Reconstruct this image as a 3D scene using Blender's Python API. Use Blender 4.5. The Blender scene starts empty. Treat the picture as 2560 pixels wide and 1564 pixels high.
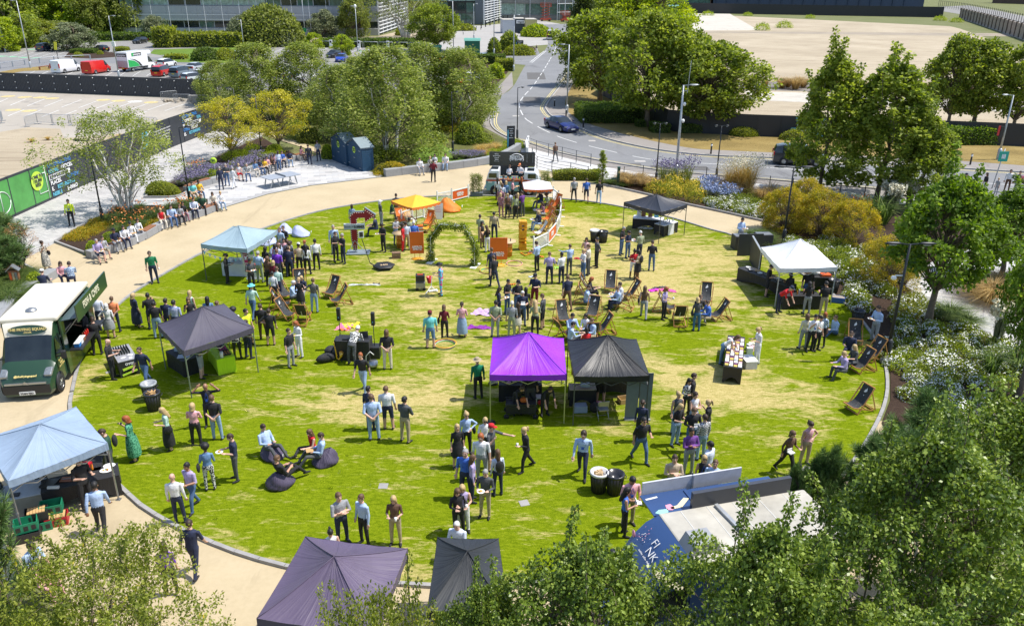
import bpy,bmesh,math,random
import numpy as np
from mathutils import Vector,Matrix
Ve=Vector
from math import sin,cos,pi,atan2
rn=range;en=enumerate
def SI(n,k,v):n.inputs[k].default_value=v
MRo=Matrix.Rotation;MTr=Matrix.Translation;RU=random.uniform
R=math.radians
random.seed(11);RNG=np.random.default_rng(11)
sc=bpy.context.scene
COL=sc.collection
# -- camera
FPX,PITCH,CAMH,ROLL=2011.0,0.3967,15.54,-0.0091
cX=Ve((1,0,0));cF=Ve((0,cos(PITCH),-sin(PITCH)));cU=Ve((0,sin(PITCH),cos(PITCH)))
cr,sr=cos(ROLL),sin(ROLL)
cam_r=cX*cr-cU*sr;cam_u=cX*sr+cU*cr
cd=bpy.data.cameras.new('camera');cam=bpy.data.objects.new('camera',cd);COL.objects.link(cam)
cd.sensor_width=36;cd.lens=FPX/2560*36;cd.clip_start=0.3;cd.clip_end=6000
cam.matrix_world=Matrix(((cam_r.x,cam_u.x,-cF.x,0),(cam_r.y,cam_u.y,-cF.y,0),(cam_r.z,cam_u.z,-cF.z,CAMH),(0,0,0,1)))
sc.camera=cam
# -- light
SUN_L=Ve((0.54,0.05,1.0)).normalized()
w=bpy.data.worlds.new('World');sc.world=w;w.use_nodes=True
nt=w.node_tree;nt.nodes.clear()
sky=nt.nodes.new('ShaderNodeTexSky');sky.sky_type='NISHITA';sky.sun_disc=False
sky.sun_elevation=math.asin(SUN_L.z);sky.sun_rotation=atan2(SUN_L.x,SUN_L.y)
bgn=nt.nodes.new('ShaderNodeBackground');SI(bgn,1,0.15)
wo=nt.nodes.new('ShaderNodeOutputWorld')
nt.links.new(sky.outputs[0],bgn.inputs[0]);nt.links.new(bgn.outputs[0],wo.inputs[0])
sd=bpy.data.lights.new('sun','SUN');sd.energy=4.2;sd.angle=R(0.5);sd.color=(1.0,0.955,0.88)
so=bpy.data.objects.new('sun',sd);COL.objects.link(so)
so.rotation_euler=(-SUN_L).to_track_quat('-Z','Y').to_euler();so.location=(40,30,80)
sc.view_settings.view_transform='Standard';sc.view_settings.look='None'
sc.view_settings.gamma=1;sc.view_settings.exposure=0.5;sc.view_settings.use_curve_mapping=False
sc.cycles.max_bounces=6;sc.cycles.diffuse_bounces=3;sc.cycles.transparent_max_bounces=8
# -- measuring the place
def ray(px,py):
 u,v=px-1280,py-782
 u2=cr*u-sr*v;v2=sr*u+cr*v
 return Ve((u2,FPX*cos(PITCH)-v2*sin(PITCH),-FPX*sin(PITCH)-v2*cos(PITCH)))
def G(px,py,z=0.0):
 d=ray(px,py);t=(CAMH-z)/-d.z
 return Ve((d.x*t,d.y*t,z))
def HT(g,py):
 lo,hi=0.0,15.0
 for _ in rn(40):
  m=(lo+hi)/2
  q=Ve((g.x,g.y,m-CAMH));dep=q.dot(cF);row=782-q.dot(cam_u)/dep*FPX
  if row>py:lo=m
  else:hi=m
 return lo
def proj(p):
 q=Ve(p)-Ve((0,0,CAMH));dep=q.dot(cF)
 return 1280+q.dot(cam_r)/dep*FPX,782-q.dot(cam_u)/dep*FPX
ORD='first second third fourth fifth sixth seventh eighth ninth tenth eleventh twelfth thirteenth fourteenth fifteenth sixteenth seventeenth eighteenth nineteenth twentieth 21st 22nd 23rd 24th'.split()
CROPS={}
for k,x,y,s in(('Z1',0,380,.21259),('Z2',500,380,.21259),('Z3',1000,380,.21259),('Z4',1500,380,.21259),('Z5',2000,380,.22727),('Y1',0,660,.22589),('Y2',500,660,.22589),('Y3',1000,660,.22589),('Y4',1500,660,.22589),('Y5',2000,660,.22727),('X1',0,960,.21259),('X2',400,960,.21259),('X3',900,960,.21259),('X4',1400,960,.21259),('X5',1900,960,.26786),('X6',0,1240,.34903),('X7',600,1220,.64286),('X8',1500,1160,.42857),('T1',0,0,.26578),('T2',640,0,.26578),('T3',1280,0,.26578),('T4',1920,0,.26578),('W1',1120,820,.4),('W2',560,560,.21429),('W3',1180,440,.21429),('W4',940,480,.21429),('P',0,0,1)):
 CROPS[k]=(x,y,s)
def C2(c,x,y):
 X,Y,s=CROPS[c];return X+x*s,Y+y*s
def GC(c,x,y,z=0.0):return G(*C2(c,x,y),z)
# -- objects
def tag(o,label=None,cat=None,group=None,kind=None):
 if label:o['label']=label
 if cat:o['category']=cat
 if group:o['group']=group
 if kind:o['kind']=kind
 return o
def Th(name,label,cat,loc=(0,0,0),rz=0.0,group=None,kind=None):
 o=bpy.data.objects.new(name,None);COL.objects.link(o);o.empty_display_size=.2
 o.location=loc;o.rotation_euler=(0,0,rz)
 return tag(o,label,cat,group,kind)
def link(name,me,parent=None,loc=None,rot=None,scale=None):
 o=bpy.data.objects.new(name,me);COL.objects.link(o)
 if parent:o.parent=parent
 if loc is not None:o.location=loc
 if rot is not None:o.rotation_euler=rot
 if scale is not None:o.scale=scale
 return o
def setmats(o,mats):
 for i,m in en(mats):
  o.material_slots[i].link='OBJECT';o.material_slots[i].material=m
 return o
class MB:
 def __init__(s):s.v=[];s.f=[];s.m=[];s.sm=[]
 def add(s,vs,fs,mi=0,smooth=False):
  b=len(s.v);s.v+=[tuple(v)for v in vs]
  for f in fs:s.f.append(tuple(b+i for i in f));s.m.append(mi);s.sm.append(smooth)
  return s
 def box(s,c,d,rz=0.0,mi=0,M=None):
  x,y,z=d[0]/2,d[1]/2,d[2]/2
  vs=[Ve((i*x,j*y,k*z))for i in(-1,1)for j in(-1,1)for k in(-1,1)]
  if M is None:M=MTr(c)@MRo(rz,4,'Z')
  else:M=MTr(c)@M.to_4x4()
  return s.add([M@v for v in vs],[(0,1,3,2),(4,6,7,5),(0,4,5,1),(2,3,7,6),(0,2,6,4),(1,5,7,3)],mi)
 def bar(s,a,b,w,h=None,mi=0,up=(0,0,1)):
  a=Ve(a);b=Ve(b);h=h or w;d=b-a;L=d.length
  if L<1e-6:return s
  z=d/L;u=Ve(up)
  if abs(z.dot(u))>.98:u=Ve((1,0,0))
  x=z.cross(u).normalized();y=x.cross(z)
  vs=[]
  for p in(a,b):
   for i,j in((-1,-1),(1,-1),(1,1),(-1,1)):vs.append(p+x*(i*w/2)+y*(j*h/2))
  return s.add(vs,[(3,2,1,0),(4,5,6,7),(0,1,5,4),(1,2,6,5),(2,3,7,6),(3,0,4,7)],mi)
 def tu(s,pts,r,n=8,mi=0,cap=True,smooth=True):
  pts=[Ve(p)for p in pts];rs=r if isinstance(r,(list,tuple))else[r]*len(pts)
  vs=[];ux=None
  for i,p in en(pts):
   d=(pts[min(i+1,len(pts)-1)]-pts[max(i-1,0)]).normalized()
   if ux is None:
    u=Ve((0,0,1))if abs(d.z)<.9 else Ve((1,0,0));ux=d.cross(u).normalized()
   else:ux=(ux-d*ux.dot(d)).normalized()
   uy=d.cross(ux)
   for k in rn(n):
    a=2*pi*k/n;vs.append(p+(ux*cos(a)+uy*sin(a))*rs[i])
  fs=[]
  for i in rn(len(pts)-1):
   for k in rn(n):fs.append((i*n+k,i*n+(k+1)%n,(i+1)*n+(k+1)%n,(i+1)*n+k))
  s.add(vs,fs,mi,smooth)
  if cap:
   b=len(s.v)-len(vs)
   s.f.append(tuple(b+k for k in reversed(rn(n))));s.m.append(mi);s.sm.append(False)
   s.f.append(tuple(b+(len(pts)-1)*n+k for k in rn(n)));s.m.append(mi);s.sm.append(False)
  return s
 def la(s,prof,n=16,c=(0,0,0),mi=0,smooth=True,sy=1.0):
  vs=[]
  for r,z in prof:
   for k in rn(n):
    a=2*pi*k/n;vs.append((c[0]+r*cos(a),c[1]+r*sy*sin(a),c[2]+z))
  fs=[]
  for i in rn(len(prof)-1):
   for k in rn(n):fs.append((i*n+k,i*n+(k+1)%n,(i+1)*n+(k+1)%n,(i+1)*n+k))
  return s.add(vs,fs,mi,smooth)
 def quad(s,a,b,c,d,mi=0):return s.add([a,b,c,d],[(0,1,2,3)],mi)
 def pr(s,poly,z0,z1,mi=0,M=None):
  n=len(poly);vs=[Ve((x,y,z0))for x,y in poly]+[Ve((x,y,z1))for x,y in poly]
  if M is not None:vs=[M@v for v in vs]
  fs=[tuple(reversed(rn(n))),tuple(rn(n,2*n))]+[(i,(i+1)%n,n+(i+1)%n,n+i)for i in rn(n)]
  return s.add(vs,fs,mi)
 def bl(s,c,r,n=10,m=7,mi=0,jit=0.0,rng=random):
  vs=[];r=r if isinstance(r,(tuple,list))else(r,r,r)
  for i in rn(m+1):
   t=pi*i/m
   for k in rn(n):
    a=2*pi*k/n;j=1+(rng.uniform(-jit,jit)if 0<i<m else 0)
    vs.append((c[0]+r[0]*j*sin(t)*cos(a),c[1]+r[1]*j*sin(t)*sin(a),c[2]+r[2]*j*cos(t)))
  fs=[]
  for i in rn(m):
   for k in rn(n):fs.append((i*n+k,(i+1)*n+k,(i+1)*n+(k+1)%n,i*n+(k+1)%n))
  return s.add(vs,fs,mi,True)
 def mesh(s,name,mats):
  me=bpy.data.meshes.new(name);me.from_pydata(s.v,[],s.f)
  for m in(mats if isinstance(mats,(list,tuple))else[mats]):me.materials.append(m)
  me.polygons.foreach_set('material_index',s.m);me.polygons.foreach_set('use_smooth',s.sm)
  me.update();return me
 def bd(s,name,mats,parent=None,**k):return link(name,s.mesh(name,mats),parent,**k)
def BO(c,d,rz=0.,mi=0,M=None):return MB().box(c,d,rz,mi,M)
def bevel(o,w=.02,seg=2):
 md=o.modifiers.new('bevel','BEVEL');md.width=w;md.segments=seg;md.limit_method='ANGLE';return o
def shade_auto(me):me.polygons.foreach_set('use_smooth',[True]*len(me.polygons))
# -- materials
_mc={}
def node(nt,t,**k):
 n=nt.nodes.new(t)
 for a,b in k.items():setattr(n,a,b)
 return n
def base_mat(name):
 m=bpy.data.materials.new(name);m.use_nodes=True;nt=m.node_tree
 b=nt.nodes['Principled BSDF'];return m,nt,b
def ramp(nt,fac,stops):
 r=node(nt,'ShaderNodeValToRGB');e=r.color_ramp.elements
 while len(e)<len(stops):e.new(.5)
 for i,(p,c)in en(stops):e[i].position=p;e[i].color=(*c,1)if len(c)==3 else c
 nt.links.new(fac,r.inputs[0]);return r.outputs[0]
def co_(nt,kind,scale=(1,1,1),rot=(0,0,0)):
 if kind=='world':s=node(nt,'ShaderNodeNewGeometry').outputs['Position']
 else:s=node(nt,'ShaderNodeTexCoord').outputs['Object']
 mp=node(nt,'ShaderNodeMapping');SI(mp,'Scale',scale);SI(mp,'Rotation',rot)
 nt.links.new(s,mp.inputs[0]);return mp.outputs[0]
def noise(nt,vec,scale,detail=4,rough=.6,dist=0.0):
 n=node(nt,'ShaderNodeTexNoise');SI(n,'Scale',scale);SI(n,'Detail',detail)
 SI(n,'Roughness',rough);SI(n,'Distortion',dist)
 nt.links.new(vec,n.inputs['Vector']);return n.outputs['Fac']
def mixc(nt,fac,a,b,mode='MIX'):
 m=node(nt,'ShaderNodeMix',data_type='RGBA',blend_type=mode)
 for i,v in((0,fac),(6,a),(7,b)):
  if hasattr(v,'links')or isinstance(v,bpy.types.NodeSocket):nt.links.new(v,m.inputs[i])
  elif i==0:SI(m,0,v)
  else:SI(m,i,(*v,1))
 return m.outputs[2]
def bump(nt,b,h,dist=.02,strength=.5):
 bn=node(nt,'ShaderNodeBump');SI(bn,'Distance',dist);SI(bn,'Strength',strength)
 nt.links.new(h,bn.inputs['Height']);nt.links.new(bn.outputs[0],b.inputs['Normal'])
def M(name,col,rough=.7,metal=0.0,var=.12,scale=6.0,bmp=0.0,bscale=40.0,space='object',spec=None,aniso=None):
 key=(name,tuple(col),rough,metal,var,scale,bmp,bscale,space)
 if key in _mc:return _mc[key]
 m,nt,b=base_mat(name);v=co_(nt,space)
 f=noise(nt,v,scale,5)
 c=ramp(nt,f,[(.25,tuple(x*(1-var)for x in col)),(.75,tuple(min(1,x*(1+var))for x in col))])
 nt.links.new(c,b.inputs['Base Color'])
 rr=node(nt,'ShaderNodeMapRange');SI(rr,3,max(0.02,rough-.08));SI(rr,4,min(1,rough+.08))
 nt.links.new(f,rr.inputs[0]);nt.links.new(rr.outputs[0],b.inputs['Roughness'])
 SI(b,'Metallic',metal)
 if spec is not None:SI(b,'Specular IOR Level',spec)
 if bmp>0:bump(nt,b,noise(nt,v,bscale,4),bmp)
 _mc[key]=m;return m
def glass(name='dark glass',col=(.015,.02,.022),rough=.06):
 key=(name,col)
 if key in _mc:return _mc[key]
 m,nt,b=base_mat(name);v=co_(nt,'object');f=noise(nt,v,1.2,2)
 nt.links.new(ramp(nt,f,[(.3,tuple(c*.7 for c in col)),(.7,tuple(c*1.5 for c in col))]),b.inputs['Base Color'])
 SI(b,'Roughness',rough);SI(b,'Specular IOR Level',.9);_mc[key]=m;return m
def paint(name,col,rough=.28):
 key=('paint',name,tuple(col))
 if key in _mc:return _mc[key]
 m,nt,b=base_mat(name);v=co_(nt,'object');f=noise(nt,v,2.5,4)
 nt.links.new(ramp(nt,f,[(.3,tuple(x*.93 for x in col)),(.7,col)]),b.inputs['Base Color'])
 SI(b,'Roughness',rough);SI(b,'Coat Weight',.5);SI(b,'Coat Roughness',.12)
 _mc[key]=m;return m
ME_=M('grey metal',(.32,.33,.34),.42,.7,.1);KM=M('black metal',(.022,.024,.028),.45,.1,.2)
GALV=M('galvanised steel',(.42,.44,.46),.5,.6,.15);RUBBER=M('tyre rubber',(.018,.018,.019),.85,0,.2)
WP_=M('white plastic',(.78,.78,.76),.5,0,.05);KP=M('black plastic',(.02,.02,.022),.5,0,.2)
GLASS=glass()
# -- ground shapes
def sc2(pts,k=6):
 n=len(pts);out=[]
 for i in rn(n):
  p0,p1,p2,p3=(pts[(i+j-1)%n]for j in rn(4))
  for t in rn(k):
   t/=k;t2=t*t;t3=t2*t
   out.append(.5*((2*p1)+(-p0+p2)*t+(2*p0-5*p1+4*p2-p3)*t2+(-p0+3*p1-3*p2+p3)*t3))
 return out
def so_(pts,k=6):
 ext=[pts[0]*2-pts[1]]+list(pts)+[pts[-1]*2-pts[-2]];out=[]
 for i in rn(1,len(ext)-2):
  p0,p1,p2,p3=ext[i-1:i+3]
  for t in rn(k):
   t/=k;t2=t*t;t3=t2*t
   out.append(.5*((2*p1)+(-p0+p2)*t+(2*p0-5*p1+4*p2-p3)*t2+(-p0+3*p1-3*p2+p3)*t3))
 out.append(pts[-1]);return out
def rs_(pts,step):
 out=[pts[0].copy()];acc=0
 for a,b in zip(pts[:-1],pts[1:]):
  L=(b-a).length;d=step-acc
  while d<=L:
   out.append(a+(b-a)*(d/L));d+=step
  acc=L-(d-step)
 return out
def sh_(name,pts,z,mat,parent=None,kind='structure',sm=0):
 if sm:pts=sc2(pts,sm)
 bm=bmesh.new();vs=[bm.verts.new((p.x,p.y,z))for p in pts]
 f=bm.faces.new(vs);f.normal_update()
 if f.normal.z<0:f.normal_flip()
 bmesh.ops.triangulate(bm,faces=[f]);me=bpy.data.meshes.new(name);bm.to_mesh(me);bm.free()
 me.materials.append(mat);o=link(name,me,parent)
 if kind and not parent:o['kind']=kind
 return o
def px(s,c='P'):
 a=[float(t)for t in s.replace(',',' ').split()]
 return[GC(c,a[i],a[i+1])for i in rn(0,len(a),2)]
def inside(p,poly):
 c=False;n=len(poly);j=n-1
 for i in rn(n):
  if(poly[i].y>p[1])!=(poly[j].y>p[1])and p[0]<(poly[j].x-poly[i].x)*(p[1]-poly[i].y)/(poly[j].y-poly[i].y)+poly[i].x:c=not c
  j=i
 return c
def strip(name,line,width,z,mat,off=0.0,parent=None,dash=None):
 mb=MB();segs=[]
 pts=line;n=len(pts);acc=0.0
 side=[]
 for i in rn(n):
  d=(pts[min(i+1,n-1)]-pts[max(i-1,0)]);d.z=0;d.normalize();side.append(Ve((-d.y,d.x,0)))
 for i in rn(n-1):
  L=(pts[i+1]-pts[i]).length;on=dash is None or(acc%(dash[0]+dash[1]))<dash[0];acc+=L
  if not on:continue
  q=[pts[i]+side[i]*(off-width/2),pts[i+1]+side[i+1]*(off-width/2),pts[i+1]+side[i+1]*(off+width/2),pts[i]+side[i]*(off+width/2)]
  mb.quad(*[(p.x,p.y,z)for p in q])
 return mb.bd(name,mat,parent)
def text(parent,s,size,Mx,mat,name='lettering',extrude=.004,align='CENTER',bold=0.0,sx=1.0,space=1.0):
 cu=bpy.data.curves.new(name,'FONT');cu.body=s;cu.size=size;cu.extrude=extrude;cu.align_x=align;cu.align_y='CENTER'
 cu.offset=bold;cu.resolution_u=2;cu.space_line=space
 t=bpy.data.objects.new('tmp',cu);me=bpy.data.meshes.new_from_object(t);bpy.data.objects.remove(t);bpy.data.curves.remove(cu)
 me.name=name;me.transform(Matrix.Scale(sx,4,(1,0,0)));me.materials.clear();me.materials.append(mat)
 o=link(name,me,parent);o.matrix_local=Mx;return o
def fz(origin,xdir,ydir):
 x=Ve(xdir).normalized();y=Ve(ydir);y=(y-x*y.dot(x)).normalized();z=x.cross(y)
 return Matrix(((x.x,y.x,z.x,origin[0]),(x.y,y.y,z.y,origin[1]),(x.z,y.z,z.z,origin[2]),(0,0,0,1)))
 # == GROUND
def gm_(name,stops,s1=.15,s2=3.0,s3=40.0,rough=.9,bmp=.02,mixw=(.5,.3,.2),stretch=(1,1,1),rot=0,wear=None):
 m,nt,b=base_mat(name);v=co_(nt,'world',stretch,(0,0,rot));v0=co_(nt,'world')
 a=noise(nt,v0,s1,5,.6);c=noise(nt,v,s2,5,.65);d=noise(nt,v0,s3,3,.7)
 def mul(x,k):
  n=node(nt,'ShaderNodeMath',operation='MULTIPLY');nt.links.new(x,n.inputs[0]);SI(n,1,k);return n.outputs[0]
 def add(x,y):
  n=node(nt,'ShaderNodeMath',operation='ADD');nt.links.new(x,n.inputs[0]);nt.links.new(y,n.inputs[1]);return n.outputs[0]
 f=add(add(mul(a,mixw[0]),mul(c,mixw[1])),mul(d,mixw[2]))
 col=ramp(nt,f,stops)
 if wear:
  wn=noise(nt,co_(nt,'world',wear[2]if len(wear)>2 else(1,1,1)),wear[1],6,.7,1.0)
  col=mixc(nt,ramp(nt,wn,[(.56,(0,0,0)),(.68,(1,1,1))]),col,wear[0])
 nt.links.new(col,b.inputs['Base Color']);SI(b,'Roughness',rough);SI(b,'Specular IOR Level',.2)
 if bmp:bump(nt,b,add(mul(d,.7),mul(c,.3)),bmp,.6)
 return m
G_BASE=gm_('rough ground',[(.3,(.09,.12,.03)),(.7,(.2,.19,.09))])
G_ASPH=gm_('road asphalt',[(.3,(.165,.167,.172)),(.7,(.24,.242,.246))],wear=((.15,.15,.155),.25,(1,.3,1)),s3=60)
G_PARK=gm_('car park asphalt',[(.3,(.2,.195,.185)),(.7,(.29,.28,.265))],wear=((.17,.165,.16),.3))
G_OLD=gm_('bleached asphalt',[(.3,(.31,.28,.24)),(.7,(.43,.39,.33))],wear=((.24,.22,.2),.22))
G_PAVE=gm_('footway asphalt',[(.3,(.22,.2,.185)),(.7,(.31,.285,.26))],wear=((.19,.17,.16),.5))
G_CONC=gm_('pale concrete',[(.3,(.42,.385,.33)),(.7,(.55,.51,.44))],wear=((.33,.3,.25),.3))
G_SAND=gm_('bare sandy ground',[(.3,(.27,.22,.15)),(.5,(.39,.325,.23)),(.68,(.49,.42,.31))],s1=.06,s2=1.2,stretch=(.25,1.6,1),rot=.25,wear=((.24,.19,.13),.35,(.3,2.2,1)),bmp=.06)
G_PATH=gm_('resin gravel path',[(.3,(.37,.3,.185)),(.5,(.46,.375,.24)),(.7,(.54,.445,.295))],s1=.35,s2=6,s3=55,mixw=(.45,.25,.3),bmp=.008,wear=((.37,.3,.19),.35,(1,.35,1)))
G_MULCH=gm_('bark mulch',[(.3,(.018,.01,.007)),(.52,(.05,.03,.02)),(.72,(.12,.08,.055))],s1=.4,s2=9,s3=45,mixw=(.2,.35,.45),bmp=.08)
G_DRYG=gm_('parched verge grass',[(.3,(.13,.095,.03)),(.5,(.25,.18,.06)),(.72,(.36,.28,.11))],s1=.3,s2=4,s3=40,bmp=.05)
G_PLANT=gm_('planted soil',[(.32,(.05,.04,.02)),(.5,(.1,.1,.03)),(.7,(.14,.17,.04))],s1=.5,s2=5,bmp=.05)
G_TURF=gm_('green verge turf',[(.3,(.06,.12,.015)),(.7,(.16,.24,.03))],s1=.5,s2=5,bmp=.04)
LINEW=M('white road paint',(.62,.62,.6),.7,0,.2,2,space='world');LINEY=M('yellow road paint',(.6,.5,.2),.7,0,.2,2,space='world')
STONE=M('grey granite',(.3,.29,.28),.8,0,.18,3,.004,60,'world')
KERBM=M('concrete kerb',(.4,.38,.35),.85,0,.2,2,.005,50,'world')
ext=[Ve((x,y,0))for x,y in((-2500,-800),(2500,-800),(2500,4500),(-2500,4500))]
sh_('ground',ext,-.02,G_BASE)
tb=bpy.data.objects['ground']
sh_('car_park',px('-300 210 -300 120 60 108 130 96 330 92 380 108 600 112 660 118 940 112 1120 128 1180 132 1190 150 1130 205 1120 235 900 235 540 225 530 200 0 188'),-.012,G_PARK)
sh_('service_road',px('-300 170 -200 168 0 152 200 146 400 143 560 150 700 163 900 160 1100 150 1190 152 1285 146 1360 132 1320 158 1283 160 1200 162 1100 166 900 176 700 178 560 164 400 157 210 160 0 176 -200 196'),-.008,G_ASPH)
sh_('forecourt',px('1100 78 1110 66 1210 64 1250 60 1330 48 1400 60 1395 92 1370 112 1290 118 1240 132 1140 132 1060 118 1090 96'),-.008,gm_('forecourt paving',[(.3,(.3,.285,.27)),(.7,(.4,.385,.36))],s2=1))
sh_('building_verge',px('560 100 640 92 940 92 1000 78 1080 68 1100 80 1090 98 950 104 700 108 600 106'),-.006,G_SAND)
road_in=px('1340 62 1368 100 1360 128 1318 158 1284 215 1254 240 1238 270 1228 300 1236 322 1270 343 1314 355 1400 382 1517 405 1649 426 1766 437 2020 458 2300 482 2700 520')
road_out=px('1425 60 1428 100 1438 140 1423 186 1392 226 1365 263 1368 280 1386 295 1450 322 1519 348 1625 372 1732 386 1830 392 1920 395 2020 400 2273 414 2432 424 2700 440')
ri=so_(road_in,6);ro=so_(road_out,6)
sh_('road',ri+ro[::-1],-.004,G_ASPH)
sh_('side_road',px('1140 150 1190 146 1284 139 1345 126 1352 140 1316 163 1284 160 1210 160 1140 163'),.0,G_ASPH)
def of_(line,d):
 n=len(line);out=[]
 for i in rn(n):
  t=(line[min(i+1,n-1)]-line[max(i-1,0)]);t.z=0;t.normalize();out.append(line[i]+Ve((-t.y,t.x,0))*d)
 return out
far_foot=px('1462 170 1445 190 1423 228 1413 266 1445 298 1519 324 1625 351 1732 371 1811 376 1920 381 2100 388 2300 396 2480 408 2700 425')
ff=so_(far_foot,5)
sh_('far_footway',ro[14:]+ff[::-1],.006,G_PAVE)
hoard_base=px('1497 236 1560 262 1620 298 1670 328 1760 334 1875 340 2040 346 2200 352 2380 358 2560 366 2700 373')
sh_('parched_verge',ff+hoard_base[::-1]+px('1440 175'),.01,G_DRYG)
near_foot=px('1150 310 1205 316 1270 350 1314 368 1400 392 1500 416 1640 438 1766 448 1921 462 2100 478 2300 500 2700 545')
sh_('near_footway',[p for p in ri[36:]]+near_foot[::-1]+px('1160 290 1225 268'),.006,G_PAVE)
sh_('white_paving',near_foot[3:]+px('2700 600 2560 545 2200 505 1921 478 1766 455 1640 448 1504 449 1425 436 1344 424 1310 400 1300 372'),.01,gm_('white stone paving',[(.3,(.45,.44,.43)),(.7,(.58,.57,.55))],s2=1.5))
sh_('west_footway',px('1283 215 1280 180 1230 235 1254 240'),.006,G_PAVE)
def kerb(name,line,w=.14,h=.11,mat=KERBM,z=0.0,step=None,parent=None):
 mb=MB()
 for a,b in zip(line[:-1],line[1:]):mb.bar((a.x,a.y,z+h/2-.03),(b.x,b.y,z+h/2-.03),w,h+.06,up=(0,0,1))
 o=mb.bd(name,mat,parent)
 if not parent:o['kind']='structure'
 return o
kerb('road_kerb',of_(ri[36:],-.07));kerb('far_road_kerb',of_(ro[14:],.07))
for x,y,a,b,m_ in((1600,403,.5,.3,0),(1578,411,.9,.4,1),(1290,290,.4,.4,0),(1330,250,1.2,3,1),(1480,352,.35,.35,0),(1700,420,2.5,.8,1),(1850,410,.4,.3,0),(1660,444,.9,.35,1),(1340,190,1.5,5,1)):
 g=G(x,y);MB().quad((g.x-a,g.y-b,.001),(g.x+a,g.y-b,.001),(g.x+a,g.y+b,.001),(g.x-a,g.y+b,.001)).bd(('drain_cover','tar_patch')[m_],(KERBM,M('dark tar',(.11,.105,.1),.9))[m_],bpy.data.objects['road'])
rm=tag(Th('road_markings',None,None),kind='structure')
strip('yellow_line',of_(ri[38:],.35),.1,.002,LINEY,parent=rm);strip('yellow_line',of_(ri[38:],.6),.1,.002,LINEY,parent=rm)
strip('yellow_line',of_(ro[16:],-.35),.1,.002,LINEY,parent=rm);strip('yellow_line',of_(ro[16:],-.6),.1,.002,LINEY,parent=rm)
cl=so_(px('1395 105 1380 140 1340 205 1310 240 1298 262 1310 292 1330 308 1370 330 1420 350 1510 374 1640 400 1820 412 2020 426 2300 446 2700 475'),30)
strip('centre_line',rs_(cl,.5),.12,.003,LINEW,parent=rm,dash=(4,2))
for a in('1325 156 1360 128','1330 157 1366 127'):strip('give_way_line',rs_(px(a),.3),.25,.004,LINEW,parent=rm,dash=(.6,.35))
strip('give_way_line',rs_(px('1283 152 1330 151'),.3),.15,.005,LINEW,parent=rm)
sh_('cleared_site',px('1500 190 1550 240 1620 292 1670 323 1875 334 2200 346 2560 360 2900 380 2900 200 2560 130 2480 100 2400 72 2375 66 1690 33 1600 33 1560 100'),-.01,G_SAND)
cs=bpy.data.objects['cleared_site']
sh_('concrete_pad',px('1650 33 1825 35 1897 76 1700 77 1660 60'),-.004,G_CONC,cs)
sh_('concrete_strip',px('1860 228 2020 232 2300 248 2560 256 2560 282 2300 268 2100 260 1880 250'),-.004,G_CONC,cs)
sh_('asphalt_strip',px('1840 208 1960 204 2300 222 2700 238 2700 254 2300 242 2000 228 1860 225'),-.002,gm_('broken asphalt',[(.3,(.15,.14,.13)),(.7,(.27,.25,.23))]),cs)
sh_('rubble_band',px('1700 78 2560 84 2560 92 1700 81'),-.002,gm_('rubble',[(.3,(.2,.17,.13)),(.7,(.4,.34,.26))]),cs)
sh_('old_car_park',px('-400 240 0 227 412 243 540 250 600 262 545 300 480 330 356 342 0 350 -400 360'),-.012,G_OLD)
sh_('sandy_site',px('-400 330 0 330 70 318 150 322 160 345 300 335 520 305 530 330 420 372 181 476 0 559 -300 660'),-.006,G_SAND)
oc=bpy.data.objects['old_car_park']
for i in rn(13):
 a=G(20+i*46,246+i*.8);b=G(-18+i*43,262+i*1.5)
 strip('bay_line',[a,b],.12,-.002,LINEW,oc)if False else strip('bay_line',[a,b],.12,-.004,LINEW,parent=oc)
for i in rn(8):
 strip('bay_line',[G(60+i*44,274+i*.6),G(20+i*42,290+i)],.12,-.004,LINEW,parent=oc)
YD=M('worn yellow paint',(.52,.43,.2),.8,0,.35,3,space='world');WD=M('worn white paint',(.6,.6,.56),.8,0,.3,3,space='world')
for i,(x,y,m)in en(((20,241,YD),(62,243,YD),(100,244,YD),(130,246,YD),(258,250,YD),(296,252,YD),(338,254,WD),(378,256,YD),(33,275,YD),(73,277,YD),(410,302,YD))):
 g=G(x,y);q=MB();q.add([(g.x+.9*cos(t*.5236),g.y+.9*sin(t*.5236),-.003)for t in rn(12)],[tuple(rn(12))]);q.bd('painted_disc',m,oc)
cp=bpy.data.objects['car_park']
for i in rn(16):strip('bay_line',[G(60+i*34,190),G(88+i*33,178)],.1,-.006,LINEW,parent=cp)
for i in rn(9):strip('bay_line',[G(20+i*26,143),G(70+i*26,127)],.1,-.006,LINEW,parent=cp)
for i in rn(17):strip('bay_line',[G(650+i*28,133),G(684+i*27,121)],.12,-.006,LINEW,parent=cp)
for i in rn(17):strip('bay_line',[G(560+i*36,195),G(580+i*35,184)],.1,-.006,LINEW,parent=cp)
GREENB=M('green charging bay paint',(.2,.42,.26),.8,0,.3,2,space='world')
for x,y in((4,141),(32,142),(60,144),(92,145),(80,124),(836,128),(905,128),(970,128)):
 g=G(x,y);MB().quad((g.x-.8,g.y-1,-.005),(g.x+.8,g.y-1,-.005),(g.x+.8,g.y+1,-.005),(g.x-.8,g.y+1,-.005)).bd('bay_symbol',GREENB,cp)
sh_('grass_strip',px('-100 200 0 180 45 172 100 166 126 168 126 176 60 178 0 188'),-.001,G_DRYG)
sh_('island_bed',px('160 144 176 126 240 128 300 133 300 142 230 147'),.0,G_MULCH)
sh_('island_bed',px('385 152 470 130 590 134 600 150 560 158 440 156'),.0,G_TURF)
sh_('hedge_verge',px('375 134 385 124 600 118 640 124 620 131 400 138'),.002,G_TURF)
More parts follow.
